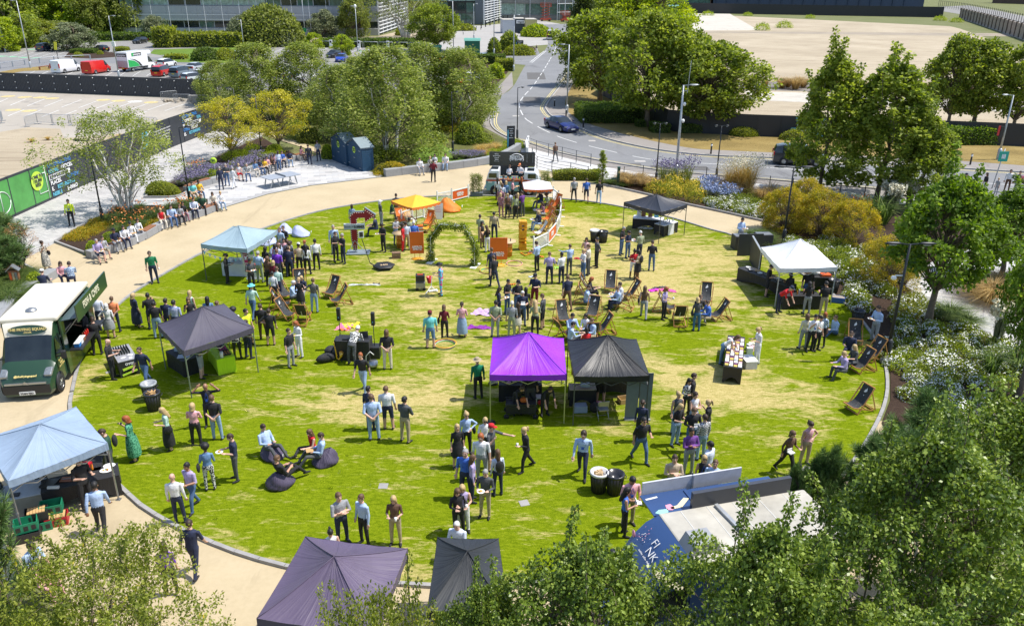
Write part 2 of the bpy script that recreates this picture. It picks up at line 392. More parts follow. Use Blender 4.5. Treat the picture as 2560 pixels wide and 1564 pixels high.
sh_('roadside_bed',px('1090 146 1190 138 1262 148 1275 158 1280 168 1262 190 1225 225 1180 236 1140 210'),.004,G_MULCH)
sh_('kerbside_bed',px('1225 128 1270 118 1330 116 1345 124 1300 138 1250 142'),.008,G_MULCH)
# -- park
path_edge=px('138 606 62 648 62 664 100 684 110 700 60 760 0 800 -250 950 -300 1150 -250 1300 -20 1362 60 1420 120 1500 180 1640 500 1750 1200 1800 1900 1700 2300 1450 2430 1200 2470 1036 2300 1032')
path_edge2=px('2190 1054 2212 990 2150 800 2000 660 1838 592 1944 561 1819 533 1713 510 1617 486 1508 464 1425 442 1338 420 1219 412 963 442 776 465 670 486 568 517 519 537 414 571 370 597 308 622 230 648')
sh_('gravel_path',path_edge+path_edge2,.0,G_PATH)
lawn_px='180 985 176 1020 184 1080 205 1130 240 1175 291 1209 351 1264 419 1306 489 1341 593 1383 715 1418 870 1445 1005 1462 1150 1468 1300 1462 1500 1436 1700 1390 1900 1320 2040 1245 2130 1160 2194 1054 2216 990 2216 933 2204 887 2173 828 2109 758 2010 690 1930 640 1838 592 1776 575 1687 548 1600 528 1500 509 1400 498 1250 491 1100 492 1000 498 880 514 780 534 660 572 520 627 425 678 339 730 285 775 240 835 203 895'
lawn_c=sc2(px(lawn_px),5)
LC=Ve((-1.0,39.0,0))
dry_sp=[(1300,560,9,3.5,.55),(1120,800,3.5,4,.5),(1050,980,3,2.2,.4),(1620,640,6,6,.6),(1750,760,6,4,.35),(1830,985,3.2,2.2,.75),(1690,940,2.5,3,.45),(880,700,4,4,.3),(900,1010,3,1.5,.4),(1900,640,5,3,.35),(700,640,4,3,.2),(200,960,.7,4,.5),(1450,700,6,4,.35),(1100,640,4,5,.35),(1300,900,5,2,.15),(1250,1010,4,1.5,.15),(650,1395,3,.5,.5),(1000,1440,3,.4,.4),(2190,1010,.4,4,.3)]
dry_w=[(G(x,y).x,G(x,y).y,a,b,k)for x,y,a,b,k in dry_sp]
def dryness(x,y):return min(1.0,.03+sum(k*math.exp(-((x-cx)/a)**2-((y-cy)/b)**2)for cx,cy,a,b,k in dry_w))
def lawn_mat():
 m,nt,b=base_mat('mown lawn grass');v0=co_(nt,'world');vs=co_(nt,'world',(.55,1.5,1),(0,0,.15))
 at=node(nt,'ShaderNodeAttribute',attribute_name='dry').outputs['Fac']
 big=noise(nt,v0,.22,4,.6,.6);mid=noise(nt,vs,1.1,6,.72,.8);fin=noise(nt,vs,7,5,.7,.4);bl=noise(nt,co_(nt,'world',(1,.35,1),(0,0,.5)),45,3,.75)
 def ma(op,a,c):
  n=node(nt,'ShaderNodeMath',operation=op)
  for i,q in en((a,c)):
   if isinstance(q,float):SI(n,i,q)
   else:nt.links.new(q,n.inputs[i])
  return n.outputs[0]
 d=ma('ADD',ma('MULTIPLY',at,.55),ma('ADD',ma('MULTIPLY',ma('SUBTRACT',big,.5),.75),ma('ADD',ma('MULTIPLY',ma('SUBTRACT',mid,.5),1.5),ma('MULTIPLY',ma('SUBTRACT',fin,.5),.55))))
 green=ramp(nt,ma('ADD',ma('MULTIPLY',fin,.55),ma('MULTIPLY',bl,.45)),[(.28,(.04,.08,.002)),(.45,(.12,.17,.005)),(.6,(.205,.258,.01)),(.75,(.32,.35,.03))])  # grass greens; darkest fine speckles paint shadows between blades into the colour
 dryc=ramp(nt,ma('ADD',ma('MULTIPLY',fin,.5),ma('MULTIPLY',bl,.5)),[(.3,(.2,.17,.04)),(.5,(.42,.35,.13)),(.7,(.66,.53,.27))])
 fac=ramp(nt,d,[(.1,(0,0,0)),(.4,(1,1,1))])
 c=mixc(nt,fac,green,dryc)
 nt.links.new(c,b.inputs['Base Color']);SI(b,'Roughness',.85);SI(b,'Specular IOR Level',.15)
 SI(b,'Specular IOR Level',0);bump(nt,b,ma('ADD',ma('MULTIPLY',bl,.6),ma('MULTIPLY',fin,.6)),.06,.6)
 return m
nr=46;n=len(lawn_c);V=[(LC.x,LC.y,.03)]
for r in rn(1,nr+1):
 t=r/nr
 for p in lawn_c:V.append((LC.x+(p.x-LC.x)*t,LC.y+(p.y-LC.y)*t,.03))
F=[(0,1+k,1+(k+1)%n)for k in rn(n)]
for r in rn(nr-1):
 o1=1+r*n;o2=o1+n
 for k in rn(n):F.append((o1+k,o2+k,o2+(k+1)%n,o1+(k+1)%n))
me=bpy.data.meshes.new('lawn');me.from_pydata(V,[],F);me.update()
if me.polygons[0].normal.z<0:me.flip_normals()
at=me.attributes.new('dry','FLOAT','POINT');at.data.foreach_set('value',[dryness(x,y)for x,y,z in V])
me.materials.append(lawn_mat());link('lawn',me)['kind']='structure'
lk=tag(Th('lawn_kerb',None,None),kind='structure')
kst=BO((0,0,.02),(.84,.13,.16)).mesh('kerb_stone',STONE)
ring=rs_(lawn_c+[lawn_c[0]],.86)
for a,b in zip(ring[:-1],ring[1:]):
 c=(a+b)/2;link('kerb_stone',kst,lk,(c.x,c.y,RU(-.004,.004)),(0,0,atan2(b.y-a.y,b.x-a.x)))
bedA=px('138 606 200 568 266 536 298 519 404 517 470 503 519 498 521 530 414 566 370 590 308 616 230 641')
bedB=px('361 495 400 470 468 433 527 400 600 365 655 342 700 372 763 394 717 409 627 430 570 448 538 455 474 478 438 493')
bedC=px('560 300 545 330 660 332 700 345 815 383 828 398 928 430 965 430 1100 415 1219 402 1305 362 1300 355 1270 352 1200 320 1222 285 1230 240 1150 230 1000 228 700 240 560 268')
bedR=px('1508 462 1504 449 1640 448 1766 455 1921 478 2200 505 2560 545 2900 600 2900 1100 2560 1046 2417 1032 2330 1036 2225 1100 2204 1058 2226 1000 2226 935 2214 885 2182 826 2118 756 2020 688 1940 638 1846 596 1944 563 1819 535 1713 512 1617 488')
bedL=px('62 664 100 684 112 700 60 760 0 800 -300 920 -300 760 -100 680 0 640')
sh_('flower_bed',bedA,.02,G_MULCH);sh_('planting_bed',bedB,.02,G_MULCH);sh_('birch_bed',bedC,.02,G_PLANT)
sh_('rose_bed',bedR,.02,G_MULCH);sh_('corner_bed',bedL,.02,gm_('bark chips',[(.3,(.16,.09,.05)),(.7,(.36,.24,.14))],s1=.5,s2=9,s3=40,bmp=.06))
sh_('near_bed',px('-400 1500 -60 1440 60 1540 130 1640 -200 1900 -600 1700'),.02,G_MULCH)
sh_('garden_path',px('650 336 680 326 720 345 832 385 820 393 760 370'),.026,G_PATH)
sh_('grass_mound',sc2(px('1040 400 1030 385 1060 362 1095 358 1120 372 1160 385 1162 400 1100 410'),4),.06,G_TURF)
for nm,pl in(('flower_bed_edging',[bedA[0],bedA[1],bedA[2],bedA[3],bedA[4]]),('flower_bed_edging',[bedA[0],bedA[-1]]),('planting_bed_edging',bedB[0:1]+bedB[-1:]+bedB[-2:-1]),('planting_bed_edging',bedB[:6]),('rose_bed_edging',px('1508 463 1617 487 1713 511 1819 534 1944 562')),('rose_bed_edging',px('2225 1100 2330 1036 2417 1032 2560 1046 2900 1100')),('corner_bed_edging',bedL[:5])):
 kerb(nm,so_(pl,4),.12,.14,STONE)
def brick_mat(name,c1,c2,mort,sx,sy,rot=0.0,bmp=.01):
 m,nt,b=base_mat(name);v=co_(nt,'world',(1,1,1),(0,0,rot));br=node(nt,'ShaderNodeTexBrick')
 SI(br,'Scale',1);SI(br,'Brick Width',sx);SI(br,'Row Height',sy)
 SI(br,'Mortar Size',.006);SI(br,'Color1',(*c1,1));SI(br,'Color2',(*c2,1));SI(br,'Mortar',(*mort,1))
 nt.links.new(v,br.inputs['Vector']);f=noise(nt,v,.8,5)
 nt.links.new(mixc(nt,1.0,br.outputs[0],ramp(nt,f,[(.3,(.8,.8,.8)),(.7,(1.08,1.06,1.04))]),'MULTIPLY'),b.inputs['Base Color']);SI(b,'Roughness',.85)
 bump(nt,b,noise(nt,v,30,3),bmp);return m
BLK=brick_mat('grey block paving',(.4,.39,.38),(.5,.49,.47),(.24,.23,.22),.45,.13,.35)
sh_('block_paving',px('-500 780 -300 680 0 559 181 476 420 372 540 325 560 290 640 300 655 342 600 366 527 402 468 434 400 471 361 496 298 520 266 537 200 569 138 607 62 648 0 665 -200 720'),.008,BLK)
plaza=px('298 519 361 495 438 494 474 479 538 456 570 449 627 431 717 410 763 395 815 384 828 398 928 430 965 441 776 464 670 485 568 516 521 530 519 500 470 505 404 518')
SLJ=gm_('slab bedding',[(.3,(.3,.295,.29)),(.7,(.38,.37,.36))]);PZ=tag(Th('plaza',None,None),kind='structure')
o=sh_('slab_bed',plaza,.012,SLJ,PZ)
slab_m=[M('pale granite slab %s'%n_,c,.75,0,.08,3,.003,60,'world')for n_,c in(('light',(.5,.49,.475)),('cool',(.44,.435,.43)),('warm',(.47,.455,.435)),('dark',(.36,.355,.35)))]
def slabs(poly,ang,L,W,parent,z,limit):
 mesh=[BO((0,0,0),(L-.012,W-.012,.02)).mesh('slab',m)for m in slab_m]
 ca,sa=cos(ang),sin(ang);xs=[p.x for p in poly];ys=[p.y for p in poly];k=0
 cx,cy=sum(xs)/len(xs),sum(ys)/len(ys);rng=random.Random(5);out=[]
 for j in rn(-60,60):
  for i in rn(-60,60):
   u=(i+.5*(j%2))*L;v=j*W;x=cx+u*ca-v*sa;y=cy+u*sa+v*ca
   if all(inside((x+dx*ca*L*.5-dy*sa*W*.5,y+dx*sa*L*.5+dy*ca*W*.5),poly)for dx in(-1,1)for dy in(-1,1)):out.append((x,y))
 out.sort(key=lambda q:q[1])
 for x,y in out[:limit]:
  link('slab',mesh[rng.choice((0,0,0,1,1,2,2,3))],parent,(x,y,z+rng.uniform(-.002,.002)),(0,0,ang));
 return len(out)
_a=slabs(plaza,.25,1.0,.6,PZ,.014,300)
terr=px('2262 714 2279 694 2330 655 2420 625 2600 610 2700 700 2700 960 2522 857 2431 828 2341 771')
TR=tag(Th('terrace',None,None),kind='structure');sh_('slab_bed',terr,.024,SLJ,TR);_b=slabs(terr,-.5,.9,.45,TR,.028,300)
sh_('grass_bed',sc2(px('2425 722 2480 700 2560 685 2640 700 2640 790 2510 770 2450 750'),3),.045,G_MULCH)

# == FENCES, BUILDINGS, POSTS
HD=M('charcoal hoarding',(.035,.04,.05),.55,0,.15,1.5);HBLK=M('black hoarding',(.02,.021,.025),.6,0,.2,1.2);HBLUE=M('navy hoarding',(.018,.03,.06),.6,0,.2,1.2)
def along(pts,step):
 q=rs_(pts,step);return[(a,b)for a,b in zip(q[:-1],q[1:])]
def pf_(name,label,cat,pts,h,step,mat,post=None,corr=0,thick=.05,group=None,postw=.1,z=0.0,posth=0.0):
 t=Th(name,label,cat,(pts[0].x,pts[0].y,z),group=group);o0=Ve((pts[0].x,pts[0].y,0))
 if corr:
  poly=[];n=corr
  for i in rn(n):
   x0=i*step/n;poly+=[(x0,0),(x0+step/n*.45,0),(x0+step/n*.5,.035),(x0+step/n*.95,.035)]
  poly+=[(step,0),(step,-thick),(0,-thick)]
  pm=MB().pr(poly,0,h).mesh('panel',mat)
 else:pm=BO((step/2,0,h/2),(step-.03,thick,h)).mesh('panel',mat)
 ps=BO((0,0,(h+posth)/2),(postw,thick+.06,h+posth)).mesh('post',post or mat)
 for a,b in along(pts,step):
  an=atan2(b.y-a.y,b.x-a.x);a=a-o0
  link('panel',pm,t,(a.x,a.y,0),(0,0,an));link('post',ps,t,(a.x,a.y,0),(0,0,an))
 return t
west=px('-60 224 0 227 412 243 545 249')
t=pf_('site_hoarding','long charcoal corrugated steel hoarding between the old car park and the vans','hoarding',west[::-1],2.5,2.05,HD,corr=9)
for i,(a,b)in en(along(west[::-1],2.05)):
 if i%1==0:
  q=a-Ve((west[-1].x,west[-1].y,0));dd=(b-a).normalized();nn=Ve((-dd.y,dd.x,0))
  if nn.y>0:nn=-nn
  for zz in(2.2,1.3,.5):
   MB().bl((q.x+nn.x*.1,q.y+nn.y*.1,zz),(.07,.04,.07),6,4).bd('fixing_disc',WP_,t)
w2=[G(420,372)+Ve((.6,9,0)),Ve((-33.0,78,0)),Ve((-34.0,60.7,0)),Ve((-34.6,44,0))]
w2=[Ve((-31.7,90,0)),Ve((-33.05,76.9,0)),Ve((-34.0,60.7,0)),Ve((-34.6,42,0))]
PH=pf_('printed_hoarding','tall dark hoarding printed with a green football pitch and white slogans','hoarding',w2,2.75,2.44,HD,thick=.06)
def on_w(y,z,off=.06):
 for a,b in zip(w2[:-1],w2[1:]):
  if b.y<=y<=a.y:
   t_=(a.y-y)/(a.y-b.y);x=a.x+(b.x-a.x)*t_;d=(a-b).normalized()
   return Ve((x+off-w2[0].x,y-w2[0].y,z)),d
 return Ve((w2[-1].x+off-w2[0].x,y-w2[0].y,z)),Ve((0,1,0))
PITCHG=M('printed pitch green',(.08,.3,.07),.5,0,.4,.5);TXTW=M('white print',(.8,.8,.8),.5,0,.03);TXTB=M('blue print',(.05,.22,.55),.5,0,.05);TXTC=M('cyan print',(.12,.45,.6),.5,0,.05)
LIME=M('lime disc',(.5,.72,.06),.5,0,.05)
def wallpoly(y0,y1,z0,z1,mat,off,name='print'):
 a,_=on_w(y0,z0,off);b,_=on_w(y1,z0,off)
 MB().quad((a.x,a.y,z0),(b.x,b.y,z0),(b.x,b.y,z1),(a.x,a.y,z1)).bd(name,mat,PH)
yt=G(123,499).y
for y0 in np.arange(42.3,yt-.5,2.9):wallpoly(y0,min(y0+2.9,yt),.2,2.6,PITCHG,.05)
def wallline(pl,mat,r=.03,off=.075):
 MB().tu([on_w(y,z,off)[0]for y,z in pl],r,4).bd('pitch_line',mat,PH)
wallline([(yt-5.6,.2),(yt-5.6,2.6)],TXTW);wallline([(yt-5.6+.95*cos(a),1.2+.75*sin(a))for a in np.linspace(0,6.283,20)],TXTW)
wallline([(yt-.25,.2),(yt-.25,2.6)],TXTW);wallline([(yt-.25,.75),(yt-1.3,.75),(yt-1.3,2.1),(yt-.25,2.1)],TXTW)
p,d=on_w(yt-1.35,1.75,.09);mb=MB();mb.add([(p.x,p.y+.75*cos(a),1.72+.68*sin(a))for a in np.linspace(0,6.283,28)[:-1]],[tuple(rn(27))]);mb.bd('lime_disc',LIME,PH)
text(PH,'HOME TO\n100,000\nBEES',.34,fz((p.x+.02,p.y,1.72),d,(0,0,1)),HD,bold=.008,space=.85)
def slogan(y,lines):
 for i,words in en(lines):
  yy=y
  for s,m,box in words:
   L=len(s)*.30;z=2.4-i*.42;p,d=on_w(yy,z,.075)
   if box:
    a,_=on_w(yy-.06,z,.07);b,_=on_w(yy+L+.05,z,.07)
    MB().quad((a.x,a.y,z-.19),(b.x,b.y,z-.19),(b.x,b.y,z+.19),(a.x,a.y,z+.19)).bd('print',TXTW,PH)
    p.x+=.015
   text(PH,s,.4,fz(p,d,(0,0,1)),m,align='LEFT',bold=.012,extrude=.003);yy+=L+.15
slogan(yt+.2,[[('RECONNECTING',TXTB,0)],[('NKING',TXTC,0),('OFFICES.',TXTW,0)],[('REWORKING',HD,1)],[('PLACES.',TXTW,0),('RETHINK',TXTB,0)],[('E.',TXTW,0),('RETHINKING',TXTC,0)],[('NSIBLE',TXTC,0),('ENVIRO',TXTW,0)]])
y2=G(470,350).y
slogan(y2-1.2,[[('RECONNECTING',TXTB,0)],[('S',TXTB,0),('OFFICES.',TXTW,0),('REAL',TXTC,0)],[('ES.',TXTW,0),('REWORKING',HD,1)],[('CTING',TXTB,0),('PEOPLE',TXTW,0)],[('ES.',TXTW,0),('RETHINKING',TXTC,0)]])
p,d=on_w(y2-5.2,1.3,.075)
text(PH,'Former offices proposed to create a research campus\nprivate skills enhanced for the future\nnew amenity space at the heart\nof retail and innovative jobs\nplace for staff and visitors\nCentre for Business',.22,fz(p,d,(0,0,1)),TXTW,space=1.25)
wallpoly(y2-9.2,y2-8.0,.9,2.3,TXTC,.07)
EH=pf_('roadside_hoarding','black timber hoarding behind the clipped hedges beside the road bend','hoarding',hoard_base,2.25,2.44,HBLK)
q=G(1975,344);slx=GC('T4',370,1230)
def pr(px,z,s,m,size=.5,box=0):
 g=G(px,345);g=g-Ve((hoard_base[0].x,hoard_base[0].y,0));d=(G(2100,348.5)-G(1900,341.5)).normalized()
 if box:MB().bar((g.x,g.y-.09,z),(g.x+d.x*len(s)*size*.72,g.y+d.y*len(s)*size*.72-.09,z),.01,size*.85,up=(0,0,1)).bd('print',TXTW,EH)
 text(EH,s,size,fz((g.x,g.y-.12,z),d,(0,0,1)),m,align='LEFT',bold=.012)
for px0 in(1982,2232):
 pr(px0,1.9,'TECHNOLOGY',TXTC);pr(px0+6,1.4,'REWORKING',HD,.48,1);pr(px0+8,.9,'WINNING',HD,.48,1);pr(px0-10,.9,'CE',TXTC,.48);pr(px0+34,.4,'SCIENCE',TXTC)
pf_('side_hoarding','black hoarding running back under the trees from the road bend','hoarding',px('1497 236 1540 205 1590 120 1620 60'),2.25,2.44,HBLK)
FH=pf_('distant_hoarding','very long black hoarding at the far end of the cleared sandy site','hoarding',px('1640 31 1780 34 2060 39 2400 45'),4.4,9.0,HBLK,thick=.2,posth=.15,postw=.5)
RB=Th('bay_wall','weathered concrete bay wall stepping down the right side of the cleared site','wall',G(2400,46));o0=G(2400,46)
bw=px('2400 46 2440 58 2500 78 2570 103 2640 130');bm_c=M('weathered concrete panel',(.3,.24,.19),.85,0,.3,.5);bm_p=M('rusted steel post',(.12,.09,.07),.8,0,.3)
for i,(a,b)in en(along(bw,7.5)):
 an=atan2(b.y-a.y,b.x-a.x);q=a-o0
 for k in rn(4):BO((3.7,RU(-.06,.06),.5+k*.98),(7.1,.35,.95)).bd('concrete_panel',bm_c,RB,loc=(q.x,q.y,0),rot=(0,0,an))
 BO((0,-.1,2.1),(.4,.7,4.2)).bd('post',bm_p,RB,loc=(q.x,q.y,0),rot=(0,0,an))
sh_('bay_footing',[p+Ve((-1.2,-1.2,0))for p in bw]+[p+Ve((.6,.6,0))for p in bw[::-1]],.05,G_CONC)
sh_('upper_road',px('2300 20 2420 14 2500 28 2700 70 2800 110 2640 108 2560 82 2470 52 2400 36'),.02,G_PARK)
pf=Th('palisade_fence','dark palisade fence along the road beyond the bay wall','fence',G(2345,18));o0=G(2345,18)
for a,b in along(px('2345 18 2400 26 2480 44 2580 70'),5):
 q=a-o0;BO((q.x,q.y,2.0),(.16,.16,4.0)).bd('post',KM,pf)
 r=b-o0;MB().bar((q.x,q.y,3.6),(r.x,r.y,3.6),.06,.1).bar((q.x,q.y,1),(r.x,r.y,1),.06,.1).bd('rail',KM,pf)
 # -- buildings
CLAD=M('silver grey cladding',(.36,.37,.4),.5,.1,.06,.3);CLADD=M('concrete cladding',(.22,.215,.205),.8,0,.1,.4);CWHT=M('white painted steel',(.68,.69,.7),.5,0,.06)
GLG=glass('green tinted glass',(.26,.36,.32),.12);GLD=glass('dark window glass',(.02,.028,.03),.06);GLM=glass('mid green glass',(.07,.13,.11),.06)
def mull(b,x0,x1,y,z0,z1,step,mats,nm='window',fr=CLAD,d=.15,seed=1):
 rg=random.Random(seed);n=max(1,int((x1-x0)/step));L=(x1-x0)/n
 for i in rn(n):
  f=MB();xa=x0+i*L
  f.box((xa+L/2,y,z0+.05),(L-.02,d,.1)).box((xa+L/2,y,z1-.05),(L-.02,d,.1)).box((xa+.05,y,(z0+z1)/2),(.1,d,z1-z0-.2)).box((xa+L-.05,y,(z0+z1)/2),(.1,d,z1-z0-.2))
  o=f.bd(nm,fr,b);BO((xa+L/2,y+.05,(z0+z1)/2),(L-.2,.05,z1-z0-.2)).bd('pane',rg.choice(mats),o)
OB=Th('office_building','long silver grey office block with ribbon windows and white plinth beyond the car park','building',(-37.6,234.4,0),atan2(2.8,33))
W=68
def blockp(nm,x0,x1,z0,z1,m,dy=0.0,dep=24.0,b=OB):BO(((x0+x1)/2,dy+dep/2,(z0+z1)/2),(x1-x0,dep,z1-z0)).bd(nm,m,b)
BO((-W/2,14.2,6.5),(W-.6,24,13)).bd('core',M('dark interior',(.02,.02,.022),.8),OB)
blockp('plinth',-W,0,0,1.7,M('white plinth',(.42,.42,.42),.8,0,.1),0,2)
for k in rn(int(W/4)):
 for z0,z1 in((3.6,5.5),(5.5,7.4),(9.2,11.1),(11.1,13.0)):
  BO((-W+2+k*4,.35,(z0+z1)/2),(3.97,.5,z1-z0-.03)).bd('cladding_panel',CLAD,OB)
mull(OB,-W,0,.9,1.75,3.55,4,[GLD,GLD,GLM],seed=3);mull(OB,-W,-30,.8,7.45,9.15,4,[GLG,GLG,GLG,GLD],seed=4);mull(OB,-30,0,.8,7.45,9.15,4,[GLD,GLD,GLM],seed=5)
for k in rn(14):MB().bar((-4-k*4.6,-2.2,0),(-4.6-k*4.6,-.2,12.5),.07).bd('stay',CWHT,OB)
MB().bar((-W,-1.2,5.2),(0,-1.2,5.2),.1).bar((-W,-1.2,4.0),(0,-1.2,4.0),.1).bd('rail',CWHT,OB)
BO((-W/2,12,13.2),(W+1,26,.5)).bd('roof',CLADD,OB)
LV=Th('louvre_screen','white slatted sun screen along the side wall of the grey office block','screen',(-37.4,235.5,0));dv=Ve((1.6,52,0));nL=dv.length;an=atan2(dv.y,dv.x)
for k in rn(13):BO((nL/2,0,.6+k*.95),(nL,.35,.16)).bd('slat',CWHT,LV,rot=(0,0,an))
for k in rn(9):BO((k*nL/8,.2,6.3),(.25,.3,12.6)).bd('upright',CWHT,LV,rot=(0,0,an))
BO((nL/2,3,6.2),(nL,4,12.2)).bd('wall',CLADD,LV,rot=(0,0,an))
EB=Th('glass_entrance','green glass entrance hall with mullions and double doors beyond the roundabout','building',(-36,290.2,0),atan2(1.6,22));
BO((12.7,6,7),(25,10,14)).bd('core',M('dim hall',(.035,.045,.042),.7),EB)
for x0,x1 in((.2,4),(4,9),(9,13.5),(13.5,19.5),(19.5,25.3)):
 for z0,z1,mm in((0,3.6,[GLM]),(3.6,7.1,[GLM,GLD]),(7.4,10.5,[GLG]),(10.5,13.8,[GLG])):mull(EB,x0,x1,.8,z0,z1,6,mm,fr=KM,seed=int(x0*7+z0))
dr=BO((15,.55,2.9),(5.4,.3,.3)).box((12.4,.55,1.4),(.25,.3,2.8)).box((17.6,.55,1.4),(.25,.3,2.8)).box((15,.55,1.4),(.2,.25,2.8)).bd('door',ME_,EB)
for x in(13.7,16.3):BO((x,.6,1.4),(2.2,.08,2.6)).bd('pane',GLD,dr)
LT=Th('louvre_tower','tall white grid of slats beside the glass entrance','screen',(-10.2,291,0));dv=Ve((5.0,33,0));nL=dv.length;an=atan2(dv.y,dv.x)
for k in rn(16):BO((nL/2,0,.8+k*.8),(nL,.4,.2)).bd('slat',CWHT,LT,rot=(0,0,an))
for k in rn(6):BO((k*nL/5,.25,6.8),(.35,.3,13.6)).bd('upright',CWHT,LT,rot=(0,0,an))
BO((nL/2,2,6.6),(nL,2.5,13)).bd('wall',M('blue grey wall',(.1,.12,.14),.6),LT,rot=(0,0,an))
CB=Th('concrete_building','grey concrete office wing with wide green windows behind the site cabins','building',(-5.4,327,0),.02)
BO((14,8.5,7),(28,15,14)).bd('core',CLADD,CB)
for z0,z1 in((0,1.6),(5.9,9.1),(12.6,15)):
 for k in rn(5):BO((2.8+k*5.6,.5,(z0+z1)/2),(5.55,.6,z1-z0-.03)).bd('cladding_panel',CLADD,CB)
mull(CB,0,28,.8,1.7,5.8,9.3,[GLG,GLM],seed=8);mull(CB,0,28,.8,9.2,12.5,9.3,[GLM,GLD],seed=9)
for k in rn(6):BO((k*5.6,-.3,7.5),(.3,.4,15)).bd('column',GALV,CB)
def lift(x,y,h,rz,lab):
 t=Th('scissor_lift',lab,'lift',(x,y,0),rz);RED=paint('lift red',(.5,.06,.03))
 BO((0,0,.7),(4,1.9,.7)).bd('chassis',RED,t)
 mb=MB()
 for k in rn(4):
  z0=1.1+k*(h-1.5)/4;z1=z0+(h-1.5)/4
  for s in(-.7,.7):mb.bar((-1.5,s,z0),(1.5,s,z1),.12).bar((1.5,s,z0),(-1.5,s,z1),.12)
 mb.bd('scissor_arms',RED,t)
 p=BO((0,0,h),(4,1.9,.2));
 for x in(-1.95,0,1.95):
  for s in(-.9,.9):p.bar((x,s,h),(x,s,h+1.1),.08)
 for s in(-.9,.9):p.bar((-1.95,s,h+1.1),(1.95,s,h+1.1),.08).bar((-1.95,s,h+.6),(1.95,s,h+.6),.06)
 p.bd('platform',RED,t)
 for x in(-1.4,1.4):
  for s in(-.9,.9):MB().la([(0,-.12),(.35,-.12),(.35,.12),(0,.12)],10).bd('wheel',RUBBER,t,loc=(x,s,.36),rot=(R(90),0,0))
lift(11.5,318,5.2,.1,'red scissor lift standing in front of the concrete office wing');lift(19,316,2.6,.3,'lowered red scissor lift behind the white van on the far road')
SF=Th('scaffold_frame','white scaffold frames leading up to the right of the concrete wing','scaffold',(16,322,0))
for k in rn(6):
 x=k*3;m=BO((x,k*2.5,6),(.25,.25,12));m.bd('upright',CWHT,SF)
for z in(3,6,9,11.5):MB().bar((0,0,z),(15,12.5,z),.18).bd('rail',CWHT,SF)
def container(px0,px1,row,h,m,lab,rz=.12,sign=None):
 a=G(px0,row);b=G(px1,row);w=(b-a).length;t=Th('site_container',lab,'container',((a.x+b.x)/2,a.y,0),rz)
 poly=[];n=int(w/.35)
 for i in rn(n):x=-w/2+i*w/n;poly+=[(x,0),(x+w/n*.5,0),(x+w/n*.55,.06),(x+w/n*.95,.06)]
 poly+=[(w/2,0),(w/2,7),(-w/2,7)]
 MB().pr(poly,.1,h).bd('body',m,t);BO((0,3.5,h+.05),(w+.06,7.1,.12)).bd('roof',M('pale container roof',(.45,.42,.36),.8),t)
 if sign:
  s=BO((0,-.06,h-.8),(w*.8,.06,.9)).bd('sign_board',TXTW,t);text(s,sign,.75,fz((0,-.1,h-.8),(1,0,0),(0,0,1)),HD,bold=.02)
container(1257,1287,84,3.7,M('white container',(.5,.52,.55),.6),'pale blue grey corrugated site container, left of three in a row')
container(1288,1314,83,3.9,M('slate container',(.05,.065,.08),.6),'dark slate site container with a white sign, middle of three',sign='wagon')
container(1315,1342,85,3.9,M('cream container',(.5,.44,.2),.6),'cream yellow corrugated site container, right of three in a row')
GRN=M('green glass fibre',(.015,.13,.075),.4,0,.1,2)
def kiosk(x0,x1,row,h,d,lab):
 a=G(x0,row);b=G(x1,row);w=(b-a).length;t=Th('green_kiosk',lab,'kiosk',((a.x+b.x)/2,a.y,0),.03)
 BO((0,d/2,h/2),(w,d,h)).bd('body',GRN,t);MB().pr([(-d/2-.1,0),(d/2+.1,0),(d/2-.3,.45),(-d/2+.3,.45)],-w/2-.12,w/2+.12,M=MTr((0,d/2,h+.01))@MRo(R(90),4,'Z')@MRo(R(90),4,'X')).bd('roof',M('pale green roof',(.12,.35,.28),.5),t)
 for z in(h*.3,h*.55,h*.8):BO((0,-.03,z),(w*.98,.05,.06)).bd('louvre',GRN,t)
 BO((w*.05,-.05,h*.7),(.35,.03,.25)).bd('warning_plate',YD,t)
kiosk(1162,1200,133,2.5,2.6,'large dark green electrical kiosk with a pale lid beside the car park road');kiosk(1081,1103,131,1.0,1.5,'low green cabinet beside the car park under the green tree')
g=GC('T3',1535,215);kiosk(1672,1699,57,5.5,6,'tall green container standing behind the roadside trees at the edge of the cleared site')
NV=M('navy sheet wall',(.02,.04,.09),.5,0,.1,.1)
a=G(1640,27);b=G(2330,36)
DB=Th('warehouse','navy blue warehouse wall with rusty brown bays behind the far hoarding','building',(a.x,a.y+25,0),atan2(b.y-a.y,b.x-a.x));WL=(b-a).length*1.05
BO((WL*.62,20,9),(WL*.76,40,18)).bd('wall',NV,DB);BO((WL*.11,20,9),(WL*.24,40,18)).bd('wall',M('rust brown bay',(.2,.07,.035),.6,0,.2),DB)
mull(DB,2,WL*.23,-.3,3,9,12,[GLD,GLM],fr=M('rust frame',(.25,.08,.04),.6),d=.8,seed=11)
for k in rn(18):BO((WL*.25+k*WL*.04,-.25,9),(.3,.4,18)).bd('rib',NV,DB)
a=G(2480,8)
BB=Th('brick_building','brown brick building at the far right corner beyond the road','building',(a.x,a.y,0),-1.0)
BO((60,15,5),(120,30,10)).bd('wall',M('brown brick',(.12,.075,.055),.8,0,.2,.3),BB);BO((60,14,10.4),(124,34,.8)).bd('roof',CLADD,BB)
for k in rn(10):f=BO((6+k*11,-.1,7),(8,.3,2.2)).bd('window',ME_,BB);BO((6+k*11,-.25,7),(7.4,.1,1.8)).bd('pane',GLD,f)
